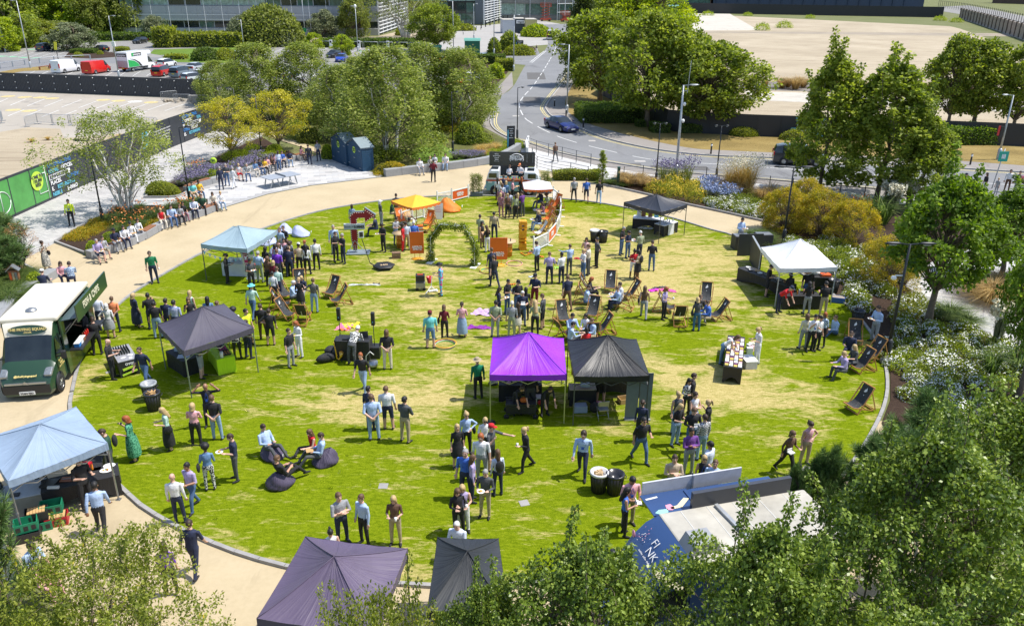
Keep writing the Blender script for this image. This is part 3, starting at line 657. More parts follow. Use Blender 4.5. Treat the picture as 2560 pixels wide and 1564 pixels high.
# -- blue cabins
NAVY=M('navy boarded cabin',(.012,.055,.115),.55,0,.15,2,.01,8);NROOF=M('cabin roof felt',(.2,.25,.27),.8,0,.1,4)
def cabin(a,b,side,h,lab):
 w=(b-a).length;D=side.length;t=Th('cabin',lab,'cabin',a,atan2(b.y-a.y,b.x-a.x));ap=.55
 prof=[(0,0),(w,0),(w,h),(w/2,h+ap),(0,h)]
 MX=MTr((0,D,0))@MRo(R(90),4,'X')
 MB().pr(prof,0,D,M=MX).bd('wall',NAVY,t)
 for s,xa,xb in((0,-.08,w/2),(1,w+.08,w/2)):
  MB().quad((xa,-.1,h-.04),(xa,D+.1,h-.04),(xb,D+.1,h+ap+.05),(xb,-.1,h+ap+.05)).quad((xa,-.1,h+.02),(xb,-.1,h+ap+.11),(xb,D+.1,h+ap+.11),(xa,D+.1,h+.02)).bd('roof',NROOF,t)
 n=8
 for i in rn(n):BO(((i+.5)*w/n,-.012,h/2),(w/n-.02,.02,h)).bd('board',NAVY,t)
 for i in rn(10):BO((w+.012,D/2,(i+.5)*h/10),(.02,D-.02,h/10-.02)).bd('board',NAVY,t)
 lm=MB();lm.add([(w/2+.28*cos(k*.4488),-.035,h*.83+.28*sin(k*.4488))for k in rn(14)],[tuple(rn(14))]);lm.bd('lime_disc',LIME,t)
 text(t,'WINN\nERSH',.16,fz((w/2,-.045,h*.83),(1,0,0),(0,0,1)),HD,bold=.004,extrude=.003)
 for x,z in((.3,h*.95),(w-.35,h*.85),(w/2,h*.5),(.35,h*.2),(w-.35,h*.12)):BO((x,-.04,z),(.3,.03,.05)).bd('hinge',GALV,t)
c2a,c2b,c2c=G(871,415),G(907,430),G(930.5,424.6);sd_=c2c-c2b;hh=HT(c2b,371)
cabin(c2a,c2b,sd_,hh,'navy blue gabled cabin with a lime disc, the nearer of the two on the plaza');cabin(G(831.6,400),G(868,416),sd_,hh,'navy blue gabled cabin behind, nearer the garden path, with a lime disc')
# -- stone benches and walls
BST=M('bench granite',(.27,.275,.28),.75,0,.12,4,.003,60);TIM=M('bench hardwood',(.24,.1,.045),.6,0,.25,8)
def be_(name,lab,line,h,d,inward,blockL=1.45,timber=(),cat='bench',mat=BST):
 t=Th(name,lab,cat,line[0]);o0=Ve((line[0].x,line[0].y,0));i=0;out=[]
 for a,b in along(so_(line,6),blockL):
  c=(a+b)/2-o0;dd=(b-a).normalized();nn=Ve((-dd.y,dd.x,0))*inward;an=atan2(dd.y,dd.x);L=(b-a).length
  q=c+nn*d/2
  o=link('block',BO((0,0,h/2),(L-.015,d,h)).mesh('block',mat),t,(q.x,q.y,0),(0,0,an));bevel(o,.012,1)
  if i in timber:BO((0,0,h+.03),(L-.1,d*.8,.06)).bd('timber_seat',TIM,o)
  out.append((c+o0,nn));i+=1
 return out
bA=px('230 648 308 624 370 597 414 571 470 553 519 537 568 518')
be_('stone_bench','curved grey granite bench with timber tops along the edge of the flower bed',bA,.46,.55,1,timber=(1,3,5,7,9,11,13))
bB=px('474 482 500 470 538 459 572 449 627 431 680 418 717 409 763 396 790 390')
be_('stone_bench','curved grey granite bench with timber tops along the plaza under the yellow tree',bB,.46,.5,1,timber=(0,1,6,9,10))
be_('stone_wall','low grey granite seat wall from the plaza round behind the blue camper',px('965 443 1040 434 1130 424 1219 411 1270 394 1312 368'),.62,.5,1,cat='wall')
be_('stone_bench','dark grey granite bench at the bottom left beside the near bed',px('-90 1250 0 1362 60 1440 120 1520'),.45,.6,-1,cat='bench',mat=M('dark bench granite',(.13,.135,.14),.7,0,.15,4))
be_('stone_wall','grey granite seat wall behind the green food truck',px('150 690 108 715 60 750 16 800 -40 880'),.46,.6,-1,cat='wall')
be_('ramp_wall','white rendered wall beside the ramp behind the blue camper',px('1318 362 1312 385 1326 408'),.9,.2,1,3.0,cat='wall',mat=M('white render',(.6,.6,.6),.8))
# -- wire fences and railings
def rf_(name,lab,line,h,step,rails,mat,postm=None,r=.02,pr_=.03,cat='fence'):
 t=Th(name,lab,cat,line[0]);o0=Ve((line[0].x,line[0].y,0));pts=rs_(line,step)
 for p in pts:q=p-o0;BO((q.x,q.y,h/2+.02),(pr_*2,pr_*2,h+.04)).bd('post',postm or mat,t)
 for k in rn(rails):
  z=h-k*h/rails;MB().tu([(p.x-o0.x,p.y-o0.y,z)for p in pts],r,4).bd('rail',mat,t)
 return t
GREYP=M('grey fence paint',(.12,.13,.14),.5,.3)
rf_('railing','grey steel railing with thin rails beside the ramp right of the camper',so_(px('1330 400 1344 424 1425 440 1500 457'),5),1.1,1.9,4,GREYP,r=.018,pr_=.03)
rf_('railing','outer grey railing between the ramp and the road footway',so_(px('1318 372 1350 384 1420 402 1506 424'),5),1.1,1.9,3,GREYP,r=.018)
rf_('wire_fence','thin wire fence with dark posts behind the long flower border',so_(px('1506 450 1570 450 1640 446 1766 453 1921 475 2060 490 2200 504 2400 528 2600 556'),5),1.1,1.75,5,GREYP,KM,r=.008,pr_=.025)
rf_('car_park_rail','white knee rail along the grass strip of the car park',px('-60 182 0 172 66 162 150 153 232 150'),.9,3.2,1,GALV,r=.06,pr_=.08)
rf_('car_park_rail','short dark knee rail beside the white van',px('100 175 140 170'),.5,2,1,TIM,r=.08,pr_=.1)
def barrier_parts():
 f=MB().tu([(-1.1,0,.12),(-1.1,0,1.05),(-1.0,0,1.12),(1.0,0,1.12),(1.1,0,1.05),(1.1,0,.12)],.025,5).bar((-1.1,0,.2),(1.1,0,.2),.03).mesh('frame',GALV)
 b=MB()
 for k in rn(1,20):b.bar((-1.1+k*.11,0,.2),(-1.1+k*.11,0,1.12),.014)
 ft=BO((0,0,.03),(.08,.6,.05)).mesh('foot',GALV)
 return f,b.mesh('bars',GALV),ft
bfr,bbr,bft=barrier_parts()
def ba_(g,rz,lab,grp='steel crowd barriers on the old car park'):
 t=Th('crowd_barrier',lab,'barrier',g,rz,grp);link('frame',bfr,t);o=link('bars',bbr,t);o['kind']='stuff'
 for x in(-.9,.9):link('foot',bft,t,(x,0,0))
bl=px('6 305 64 318 95 309 134 312 176 313 218 314 262 318 306 318 350 319 392 320')
for i,(a,b)in en(zip(bl[:-1],bl[1:])):
 if i==0:ba_(a,-1.1,'folded steel crowd barrier leaning at the far left edge of the sandy site');continue
 c=(a+b)/2;ba_(c,atan2(b.y-a.y,b.x-a.x),'steel crowd barrier, %s from the left in the row before the sandy ground'%ORD[i-1])
ba_(G(424,250),.8,'steel crowd barrier set at an angle by the charcoal hoarding','steel crowd barriers by the rubble');ba_(G(456,258),-.05,'steel crowd barrier in front of the left rubble pile','steel crowd barriers by the rubble');ba_(G(500,260),-.03,'steel crowd barrier in front of the grey pallet of slabs','steel crowd barriers by the rubble')
tag(BO((0,0,.45),(2.6,1.0,.9)).bd('slab_pallet',M('stacked concrete slabs',(.3,.27,.23),.9,0,.3,3,.05,8),loc=G(500,256)),'grey pallet of stacked slabs near the charcoal hoarding','pallet')
rb=MB();
for k in rn(60):rb.bl((RU(-2.5,2.5),RU(-.8,.8),RU(0,.25)),RU(.08,.3),6,4,jit=.25)
tag(rb.bd('rubble',M('rubble stone',(.3,.26,.2),.9,0,.3),loc=G(455,254)),kind='stuff')
# -- lamp posts, bollards, signs
def lamp(base,top,lab,col='black',heads=(('r',1.0),),grp='black street lamps round the park',r=.06,ang=0.0,hl=.6,footz=True):
 g=G(*base);h=HT(g,top);m=KM if col=='black' else GALV
 t=Th('street_lamp',lab,'street lamp',g,ang,grp)
 MB().tu([(0,0,0),(0,0,h*.5),(0,0,h)],[r,r*.85,r*.6],8).bd('pole',m,t)
 if footz:MB().la([(r*1.9,0),(r*1.9,.9),(r*1.2,1.05),(0,1.05)],8).bd('base',m,t)
 for s,k in heads:
  sg=1 if s=='r' else-1;a=MB().bar((0,0,h-.03),(sg*.45*k,0,h+.03),.05).bd('arm',m,t)
  MB().la([(0,-.05),(.16,-.04),(.2,0),(.14,.05),(0,.06)],10,sy=.5).bd('lamp_head',m,t,loc=(sg*(.45*k+.22),0,h+.03),scale=(hl/.4*k,1,1))
  BO((sg*(.45*k+.22),0,h-.035),(.26*k,.1,.02)).bd('lens',WP_,a)
 return t,h
lamp((258,556),352,'black lamp post in the flower bed left of the white stemmed birch',heads=(('l',1),))
lamp((474,501),318,'black lamp post between the two granite benches',heads=(('r',1),))
lamp((598,345),221,'black lamp post half hidden by the birches behind the yellow trees',heads=(('l',.8),))
lamp((655,393),240,'black lamp post standing among the yellow trees by the plaza',heads=(('l',.8),))
lamp((1132,380),230,'black lamp post on the grass mound behind the seat wall',heads=(('r',.6),))
lamp((1293,348),219,'black lamp post at the junction left of the dark blue car',heads=(('r',.6),))
lamp((1639,462),309,'black lamp post behind the yellow flower border',heads=(('r',.5),('l',.5)))
lamp((1790,450),315,'black lamp post behind the tall golden grass',heads=(('r',.5),('l',.5)))
lamp((1957,612),418,'black twin headed lamp post at the amber shrubs beside the dark counter',heads=(('r',1.3),('l',1.3)),hl=.7,r=.07)
t,h=lamp((2215,900),610,'black twin headed lamp post with a camera in the white rose bed',heads=(('r',1.1),('l',1.1)),hl=.7,r=.08)
cm=MB().tu([(0,0,h*.74),(-.35,0,h*.74)],.03,6).bd('camera_arm',WP_,t);MB().bl((-.4,0,h*.72),(.12,.12,.1),10,6).bd('camera_dome',WP_,cm)
t,h=lamp((1689,442),213,'very tall pale galvanised mast with cameras standing at the road edge','g',(('r',1.4),),'galvanised lamp columns',r=.12,hl=.6)
MB().bar((.35,0,h-.6),(.45,0,h+1.9),.05).bar((0,0,h-.5),(.4,0,h-.4),.05).bd('aerial',GALV,t)
for z in(.62,.8):MB().bl((.2,0,h*z),(.14,.14,.16),8,6).bd('camera_dome',WP_,t)
gal=[((1417,284),112,'grey lamp column on the far footway below the dark conifer','l'),((2495,399),238,'grey lamp column beside the crossing at the far right','l'),((77,170),2,'grey lamp column on the grass strip at the left of the car park','l'),((298,193),40,'grey lamp column in front of the white box truck','r'),((610,122),49,'grey lamp column left of the big shrub mound','l'),((675,88),-30,'grey lamp column behind the shrub mound before the office block','l'),((764,108),-20,'grey lamp column with a green sign before the office block','l'),((895,129),16,'grey lamp column with a white camera beside the charging bays','l'),((1134,131),3,'grey lamp column to the right of the bright green tree','l'),((1185,97),10,'short grey lamp column on the forecourt of the glass entrance','r'),((1235,135),-30,'tall grey lamp column right of the green kiosk','r'),((1284,178),38,'grey lamp column with black base at the side road corner','r'),((875,78),-25,'grey lamp column right in front of the ribbon windows','l'),((14,130),62,'grey lamp column with a white box at the far left edge','l')]
for b_,t_,lab,s in gal:
 L_,h=lamp(b_,t_,lab,'g',((s,1.2),),'galvanised lamp columns',r=.1,hl=.55)
 if 'white box' in lab:BO((.1,-.2,h*.55),(.5,.3,.7)).bd('box',WP_,L_)
 if 'white camera' in lab:MB().bl((0,-.2,h),(.3,.3,.4),8,6).bd('camera_dome',WP_,L_)
 if 'green sign' in lab:BO((0,-.15,3.0),(.9,.05,.9)).bd('sign_plate',M('green sign',(.02,.3,.12),.5),L_)
 if 'crossing' in lab:
  BO((-.35,-.1,2.6),(.3,.2,1.0)).bd('signal_head',KP,L_);BO((-.62,-.1,2.7),(.18,.06,.9)).bd('warning_board',M('red board',(.6,.04,.04),.5),L_)
def bollard(p,lab,h=1.0,white=True):
 t=Th('bollard',lab,'bollard',G(*p),0,'bollards by the road');MB().tu([(0,0,0),(0,0,h)],.08,8).bd('shaft',KP,t)
 if white:MB().tu([(0,0,h*.75),(0,0,h*.92)],.086,8).bd('reflective_band',WP_,t)
for p,l in(((1386,266),'black bollard with a white band at the inside of the road bend'),((1415,292),'black bollard with a white band at the foot of the grey lamp column'),((1458,318),'black bollard with a white band beside the dark blue car'),((1777,385),'black bollard with a red and white band on the parched verge'),((2425,412),'black bollard with a red top left of the crossing'),((1178,66),'small black bollard at the glass entrance doors'),((1191,72),'small black bollard on the forecourt kerb'),((1202,75),'black bollard right of the forecourt planting'),((1158,87),'black bollard left on the forecourt planting')):
 bollard(p,l)
for i in rn(7):
 p=(1203+i*11,71-i*3.4);t=Th('bollard',ORD[i]+' black square bollard from the left along the louvre tower','bollard',G(*p),0,'bollards along the louvre tower');BO((0,0,.9),(.35,.35,1.8)).bd('shaft',KP,t)
def totem(p,top,lab,w=.9,band=True):
 g=G(*p);h=HT(g,top);t=Th('sign_totem',lab,'sign',g,.15);BO((0,0,h/2),(w,.18,h)).bd('board',HBLK,t)
 BO((-w/2+.08,-.1,h*.45),(.1,.02,h*.8)).bd('blue_band',TXTC,t)
 for k in rn(5):text(t,('P Reception','Visitors','Deliveries','Café','Shuttle bus')[k],w*.13,fz((0,-.1,h*(.9-k*.09)),(1,0,0),(0,0,1)),TXTW,bold=.003)
totem((1277,378),315,'black sign totem with a blue band at the end of the seat wall',.75);totem((1299,133),101,'black sign totem with white lettering on the corner hedge by the far junction',1.6)
PY=Th('lattice_pylon','steel lattice pylon standing in the hedge beyond the car park','pylon',G(482,81));g=PY.location
hw,H2=6.4,34
lg=MB();br=MB()
for sx in(-1,1):
 for sy in(-1,1):lg.bar((sx*hw,sy*hw,0),(sx*1.2,sy*1.2,H2),.35)
lg.bd('leg',GALV,PY)
for k in rn(6):
 z0=k*5.5;z1=z0+5.5;w0=hw-(hw-1.2)*z0/H2;w1=hw-(hw-1.2)*z1/H2
 for s in(-1,1):
  br.bar((-w0,s*w0,z0),(w1,s*w1,z1),.16).bar((w0,s*w0,z0),(-w1,s*w1,z1),.16).bar((-w0,s*w0,z0+.1),(w0,s*w0,z0+.1),.2)
  br.bar((s*w0,-w0,z0),(s*w1,w1,z1),.16).bar((s*w0,w0,z0),(s*w1,-w1,z1),.16)
br.bd('bracing',GALV,PY)
t=Th('water_post','dark green water refill post in the border near the railing','post',GC('Z4',210,405),.2)
g=t.location;h=HT(Ve((g.x,g.y,0)),C2('Z4',0,175)[1]);DG=M('dark green enamel',(.008,.06,.05),.35)
MB().tu([(0,0,0),(0,0,h*.95),(0,0,h)],[.12,.12,.15],10).bd('body',DG,t);BO((-.3,0,.65),(.5,.2,.1)).bd('bowl',DG,t);MB().la([(.2,0),(.2,.08),(0,.1)],10).bd('foot',GALV,t);BO((0,-.13,h*.75),(.1,.02,.2)).bd('plate',YD,t)
t=Th('crossing_sign','turquoise pedestrian sign on a leaning pole at the far right','sign',GC('Z5',2110,400));MB().tu([(0,0,0),(.3,0,3.2)],.04,6).bd('pole',GALV,t);BO((.28,-.06,2.6),(.75,.04,.8)).bd('sign_plate',M('turquoise sign',(.02,.35,.27),.4),t)
text(t,'iii',.5,fz((.28,-.09,2.6),(1,0,0),(0,0,1)),TXTW,bold=.02)
t=Th('parking_sign','yellow topped parking sign post behind the white van','sign',G(146,151));MB().tu([(0,0,0),(0,0,3.0)],.06,6).bd('pole',KM,t);BO((0,-.08,2.6),(.5,.06,1.4),M=MRo(.15,3,'Y')).bd('sign_plate',M('yellow sign',(.75,.68,.03),.5),t)
for i,(x,y)in en(((828,121),(898,123),(970,124))):
 t=Th('charging_post','white electric car charging post, %s of three before the long hedge'%('left','middle','right')[i],'charger',G(x,y),0,'electric car charging posts');BO((0,0,.9),(.6,.4,1.8)).bd('body',WP_,t);BO((0,-.22,1.4),(.4,.03,.4)).bd('screen',KP,t);MB().la([(.5,0),(.5,.12),(0,.14)],10).bd('base',G_CONC,t)
for i in rn(7):
 a=G(812+i*38-16,119+i*.6);b=G(812+i*38+18,119.5+i*.6)
 tag(MB().tu([a,a+Ve((0,0,1.4)),b+Ve((0,0,1.4)),b],.06,5).bd('hoop_barrier',GALV),ORD[i]+' galvanised hoop barrier from the left behind the charging bays','barrier','hoop barriers behind the charging bays')
 # == TREES AND PLANTS
def lf(name,stops,trans=.45,rough=.55):
 m,nt,b=base_mat(name);a=node(nt,'ShaderNodeAttribute',attribute_name='tint').outputs['Fac']
 c=ramp(nt,a,stops);nt.links.new(c,b.inputs['Base Color']);SI(b,'Roughness',rough);SI(b,'Specular IOR Level',.35)
 t=node(nt,'ShaderNodeBsdfTranslucent');mx=node(nt,'ShaderNodeMixShader');SI(mx,0,trans)
 hs=node(nt,'ShaderNodeHueSaturation');SI(hs,'Value',1.5);SI(hs,'Saturation',1.1);nt.links.new(c,hs.inputs['Color']);nt.links.new(hs.outputs[0],t.inputs[0])
 nt.links.new(b.outputs[0],mx.inputs[1]);nt.links.new(t.outputs[0],mx.inputs[2]);nt.links.new(mx.outputs[0],nt.nodes['Material Output'].inputs[0]);return m
def L3(d,m_,l,acc=None):
 s=[(.12,d),(.5,m_),(.86,l)]
 if acc:s+=[(.93,l),(.96,acc)]
 return s
LM={'horn':lf('hornbeam leaves',L3((.07,.11,.012),(.22,.28,.035),(.4,.45,.08))),'birch':lf('birch leaves',L3((.08,.115,.018),(.22,.275,.045),(.42,.45,.12))),'yellow':lf('golden locust leaves',L3((.2,.21,.015),(.45,.42,.04),(.66,.58,.1),(.6,.32,.03))),'maple':lf('broad green leaves',L3((.065,.1,.012),(.2,.255,.03),(.38,.43,.07))),'lime':lf('bright lime leaves',L3((.1,.16,.01),(.28,.36,.025),(.45,.5,.05))),'dark':lf('dark conifer sprays',L3((.02,.035,.008),(.055,.08,.018),(.11,.14,.03))),'plane':lf('deep green leaves',L3((.045,.09,.008),(.13,.215,.02),(.27,.37,.05))),'olive':lf('olive green leaves',L3((.07,.095,.015),(.19,.225,.04),(.32,.35,.09))),'silver':lf('silver green leaves',L3((.08,.1,.05),(.2,.23,.12),(.34,.36,.22))),'amber':lf('amber leaves',L3((.13,.16,.012),(.4,.33,.03),(.6,.45,.06),(.62,.28,.03))),'apple':lf('apple leaves',L3((.08,.11,.015),(.22,.26,.035),(.4,.42,.08),(.7,.5,.04))),'gloss':lf('glossy near leaves',L3((.045,.08,.012),(.15,.22,.025),(.34,.42,.08)),.25,.38),'pine':lf('pine needles',L3((.03,.07,.018),(.09,.17,.04),(.2,.3,.08)),.1),'orange':lf('orange twigs',L3((.3,.13,.05),(.5,.26,.1),(.6,.38,.18))),'hedge':lf('clipped hedge leaves',L3((.035,.065,.01),(.095,.15,.02),(.18,.24,.045))),'hedgey':lf('yellow green hedge leaves',L3((.1,.13,.012),(.24,.27,.03),(.38,.4,.06))),'straw':lf('dry grass blades',L3((.22,.14,.04),(.42,.3,.12),(.6,.46,.22))),'gold':lf('golden grass plumes',L3((.35,.24,.05),(.55,.4,.12),(.66,.52,.22))),'blade':lf('green strap leaves',L3((.04,.08,.015),(.1,.16,.03),(.22,.28,.08))),}
FL={k:M(k+' petals',c,.6,0,.1,9)for k,c in(('white',(.75,.75,.7)),('yellow',(.75,.52,.02)),('purple',(.26,.22,.36)),('blue',(.35,.42,.62)),('orange',(.65,.24,.06)),('cream',(.7,.66,.5)),('pink',(.65,.1,.3)))}
BARK={'birch':M('white birch bark',(.55,.53,.5),.8,0,.35,9),'grey':M('grey brown bark',(.16,.125,.09),.9,0,.35,6,.02,30),'dark':M('dark bark',(.06,.045,.035),.9,0,.3,6),'pine':M('pine bark',(.12,.08,.06),.9,0,.3,6)}
def nm2(name,verts,quads,tint,mats,midx=None,smooth=False):
 me=bpy.data.meshes.new(name);nq=len(quads)
 me.vertices.add(len(verts));me.vertices.foreach_set('co',np.ascontiguousarray(verts,dtype=np.float32).ravel())
 me.loops.add(nq*4);me.loops.foreach_set('vertex_index',np.ascontiguousarray(quads,dtype=np.int32).ravel())
 me.polygons.add(nq);me.polygons.foreach_set('loop_start',np.arange(0,nq*4,4,dtype=np.int32));me.polygons.foreach_set('loop_total',np.full(nq,4,dtype=np.int32))
 if midx is not None:me.polygons.foreach_set('material_index',np.ascontiguousarray(midx,dtype=np.int32))
 me.update(calc_edges=True)
 a=me.attributes.new('tint','FLOAT','FACE');a.data.foreach_set('value',np.ascontiguousarray(tint,dtype=np.float32))
 for m in mats:me.materials.append(m)
 return me
def unit(v):return v/np.maximum(np.linalg.norm(v,axis=1,keepdims=True),1e-9)
def leaves(pos,dirs,nrm,L,Wd,rng,fold=.0):
 n=len(pos);L=L*rng.uniform(.65,1.25,(n,1));side=unit(np.cross(dirs,nrm));W2=L*Wd
 a=pos;b=pos+dirs*L*.45+side*W2*.5+nrm*L*fold;c=pos+dirs*L;d=pos+dirs*L*.45-side*W2*.5+nrm*L*fold
 V=np.stack([a,b,c,d],1).reshape(-1,3);return V,np.arange(n*4).reshape(-1,4)
def cls_(C,Rr,per,size,aspect,rng,droop=0.0,up=.5,flat=.8,dens=None):
 n=len(C);k=np.repeat(np.arange(n),per);m=len(k)
 u=unit(rng.normal(size=(m,3)));rad=rng.uniform(0,1,(m,1))**.45
 p=C[k]+u*rad*Rr[k][:,None]*np.array([1,1,flat]);p[:,2]-=droop*(rad[:,0]**2)*Rr[k]
 d=unit(u*.8+rng.normal(size=(m,3))*.8+np.array([0,0,-droop]));nn=unit(np.cross(d,rng.normal(size=(m,3))));nn[:,2]=np.abs(nn[:,2]);nn=unit(nn+np.array([.3,0,up]))
 nn=unit(nn-d*np.sum(nn*d,1,keepdims=True))
 V,Q=leaves(p,d,nn,size,aspect,rng,.05)
 ct=rng.uniform(0,1,n);t=np.clip(.42*ct[k]+.58*rng.uniform(0,1,m),0,1)
 return V,Q,t
def lp_(a,b,rng,bend=.12,n=5,sag=0.0):
 a=np.array(a);b=np.array(b);L=np.linalg.norm(b-a);o=rng.normal(size=3)*L*bend;pts=[]
 for i in rn(n+1):
  t=i/n;p=a+(b-a)*t+o*sin(pi*t)*.5;p[2]+=-sag*L*sin(pi*t)+.15*L*sin(pi*t)*(1-sag)
  pts.append(Ve(p))
 return pts
_tree_cache={}
def tree_mesh(kind,var=0):
 key=(kind,var)
 if key in _tree_cache:return _tree_cache[key]
 rng=np.random.default_rng(100+var*17+sum(map(ord,kind)))
 S=dict(birch=dict(n=340,per=58,z0=.08,fl=1.7,R=lambda t:3.1*sin(pi*min(1,t*.8+.16))**.6*(1-.3*t),cr=.42,size=.17,asp=.62,stems=3,bark='birch',m='birch',droop=.7,tr=.11,core=.3),wbirch=dict(n=210,per=52,fl=1.4,z0=.3,R=lambda t:4.2*sin(pi*min(1,t*.8+.14))**.75,cr=.48,size=.17,asp=.6,stems=6,bark='birch',m='birch',droop=.5,tr=.14,core=.25),yellow=dict(n=95,per=85,z0=.3,R=lambda t:4.2*sin(pi*min(1,t*.85+.1))**.7,cr=.75,size=.24,asp=.5,stems=1,bark='grey',m='yellow',droop=.3,tr=.22,core=.3),maple=dict(n=180,per=80,z0=.27,R=lambda t:4.3*sin(pi*min(1,t*.87+.1))**.6,cr=.8,size=.3,asp=.8,stems=1,bark='grey',m='maple',droop=.2,tr=.25,core=.45),plane=dict(n=150,per=80,z0=.26,R=lambda t:3.8*sin(pi*min(1,t*.84+.13))**.75,cr=.75,size=.3,asp=.75,stems=1,bark='grey',m='plane',droop=.3,tr=.22,core=.4),nearplane=dict(n=200,per=80,z0=.4,R=lambda t:3.6*(sin(pi*min(1,t*.78+.2))**.8),cr=.62,size=.27,asp=.7,stems=1,bark='grey',m='plane',droop=.25,tr=.26,core=.4,spikes=9),hornbeam=dict(n=210,per=75,z0=.15,R=lambda t:3.2*(1-t)**.45*min(1,.4+t*3),cr=.5,size=.24,asp=.75,stems=1,bark='grey',m='horn',droop=0,tr=.15,core=.3,spikes=14),bg=dict(n=80,per=85,z0=.08,R=lambda t:4.4*sin(pi*min(1,t*.85+.13))**.6,cr=1.15,size=.5,asp=.7,stems=2,bark='grey',m='maple',droop=.3,tr=.22,core=.5),conifer=dict(n=120,per=100,z0=.08,R=lambda t:3.6*(1-t)**.7,cr=.75,size=.34,asp=.3,stems=1,bark='dark',m='dark',droop=.9,tr=.24,core=.3),apple=dict(n=260,per=85,z0=.28,R=lambda t:5.8*sin(pi*min(1,t*.8+.1))**.7,cr=.72,size=.2,asp=.55,stems=2,bark='grey',m='apple',droop=.1,tr=.24,core=.02,spikes=22),near=dict(n=420,per=125,z0=.12,R=lambda t:4.2*sin(pi*min(1,t*.8+.2))**.6,cr=.5,size=.13,asp=.68,stems=3,bark='birch',m='gloss',droop=.6,tr=.12,core=.1,spikes=16),twiggy=dict(n=75,per=26,z0=.35,R=lambda t:4.6*sin(pi*min(1,t*.8+.18))**.7,cr=.6,size=.2,asp=.4,stems=5,bark='dark',m='orange',droop=.1,tr=.1,core=.25),amber=dict(n=190,per=105,z0=.05,R=lambda t:6.0*sin(pi*min(1,t*.72+.26))**.6,cr=.95,size=.27,asp=.6,stems=5,bark='grey',m='amber',droop=.2,tr=.15,core=.5),column=dict(n=60,per=70,z0=.02,R=lambda t:1.3*(1-t)**.5,cr=.5,size=.28,asp=.6,stems=1,bark='grey',m='maple',droop=0,tr=.12,core=.5),)[kind]
 H=10.0;n=S['n'];C=[];
 for i in rn(n):
  t=rng.uniform(0,1)**.85;a=rng.uniform(0,2*pi);lb=1.7 if 'birch' in kind or kind=='maple' else 1;lob=1+lb*(.15*sin(3*a+var+t*3)+.1*sin(5*a+2*var+t*7))+rng.normal()*.06
  r=S['R'](t)*lob*rng.uniform(S['core'],1)**.5
  C.append((r*cos(a),r*sin(a),H*(S['z0']+(1-S['z0'])*t)-S['cr']*.6))
 C=np.array(C);Rr=S['cr']*rng.uniform(.6,1.3,n)
 trunk=MB();limbs=MB();ns=S['stems'];stems=[]
 for s in rn(ns):
  a=2*pi*s/ns+rng.uniform(-.4,.4);o=.25 if ns>1 else 0;sp=1.0+1.3*(ns>3)if ns>1 else.0
  top=H*(.86 if ns==1 else.75);pts=[Ve((o*cos(a)+sp*cos(a)*(t**1.3)+rng.normal()*.08*t*3,o*sin(a)+sp*sin(a)*(t**1.3)+rng.normal()*.08*t*3,top*t))for t in np.linspace(0,1,8)]
  trunk.tu(pts,[S['tr']*(1.25 if i==0 else 1)*(1-.85*i/7)for i in rn(8)],8);stems.append(pts)
 extra=[]
 for i in rn(n):
  st=stems[int(rng.integers(len(stems)))];c=C[i];h=math.hypot(c[0],c[1]);zt=min(max(H*S['z0']*.5,c[2]-h*.8-.3),st[-1].z)
  k=min(rn(8),key=lambda j:abs(st[j].z-zt));a=st[k]
  if n>200 and i%3:continue
  lt=.5 if 'birch' in kind or kind in('near','apple','hornbeam')else 1
  limbs.tu(lp_(a,c,rng,.1,4),[.05*lt,.04*lt,.03*lt,.02*lt,.01],4,cap=False)
 for i in rn(S.get('spikes',0)):
  t=rng.uniform(.45,1);a=rng.uniform(0,6.283);r=S['R'](t)*rng.uniform(.3,.9);b=np.array((r*cos(a),r*sin(a),H*(S['z0']+(1-S['z0'])*t)))
  L=rng.uniform(1.0,2.2)*(1.0 if kind!='hornbeam' else 1.3);e=b+np.array((rng.normal()*.25+.25*cos(a),rng.normal()*.25+.25*sin(a),L))
  limbs.tu([Ve(b-(0,0,.8)),Ve(b),Ve(e)],[.03,.022,.008],4,cap=False)
  for q in np.linspace(0,1,7):extra.append(b+(e-b)*q)
 if extra:C2_=np.array(extra);C_=np.vstack([C,C2_]);Rr=np.concatenate([Rr,np.full(len(C2_),S['cr']*.36)])
 else:C_=C
 per=np.full(len(C_),S['per']);
 if extra:per[n:]=max(8,int(S['per']*.25))
 V,Q,T=[],[],[];
 idx=np.arange(len(C_))
 for sel,p in((idx[:n],S['per']),(idx[n:],max(8,int(S['per']*.25)))):
  if len(sel)==0:continue
  v,q,t=cls_(C_[sel],Rr[sel],p,S['size'],S['asp'],rng,S['droop'],flat=S.get('fl',.8))
  Q.append(q+sum(len(x)for x in V));V.append(v);T.append(t)
 me=nm2(kind+'_crown',np.vstack(V),np.vstack(Q),np.concatenate(T),[LM[S['m']]])
 r=(trunk.mesh('trunk',BARK[S['bark']]),limbs.mesh('branches',BARK['grey' if S['bark']=='birch' else S['bark']]),me)
 _tree_cache[key]=r;return r
def tree(kind,g,h,rad,lab,var=0,group='trees',leaf=None,name=None,base_r=None,lean=0.0,cat='tree'):
 tm,lm_,cm_=tree_mesh(kind,var);nat=dict(birch=3.1,wbirch=4.2,yellow=4.2,maple=4.3,plane=3.8,nearplane=3.6,hornbeam=3.2,bg=4.4,conifer=3.6,apple=5.8,near=4.2,twiggy=4.6,amber=6.0,column=1.3)[kind]
 t=Th(name or kind+'_tree',lab,cat,(g.x,g.y,0),RU(0,6.28),group);sx=rad/nat;sz=h/10.0
 t.scale=(sx,sx,sz);o=link('trunk',tm,t);o2=link('branches',lm_,o);c=link('crown',cm_,t)
 if leaf:c.material_slots[0].link='OBJECT';c.material_slots[0].material=LM[leaf]
 return t
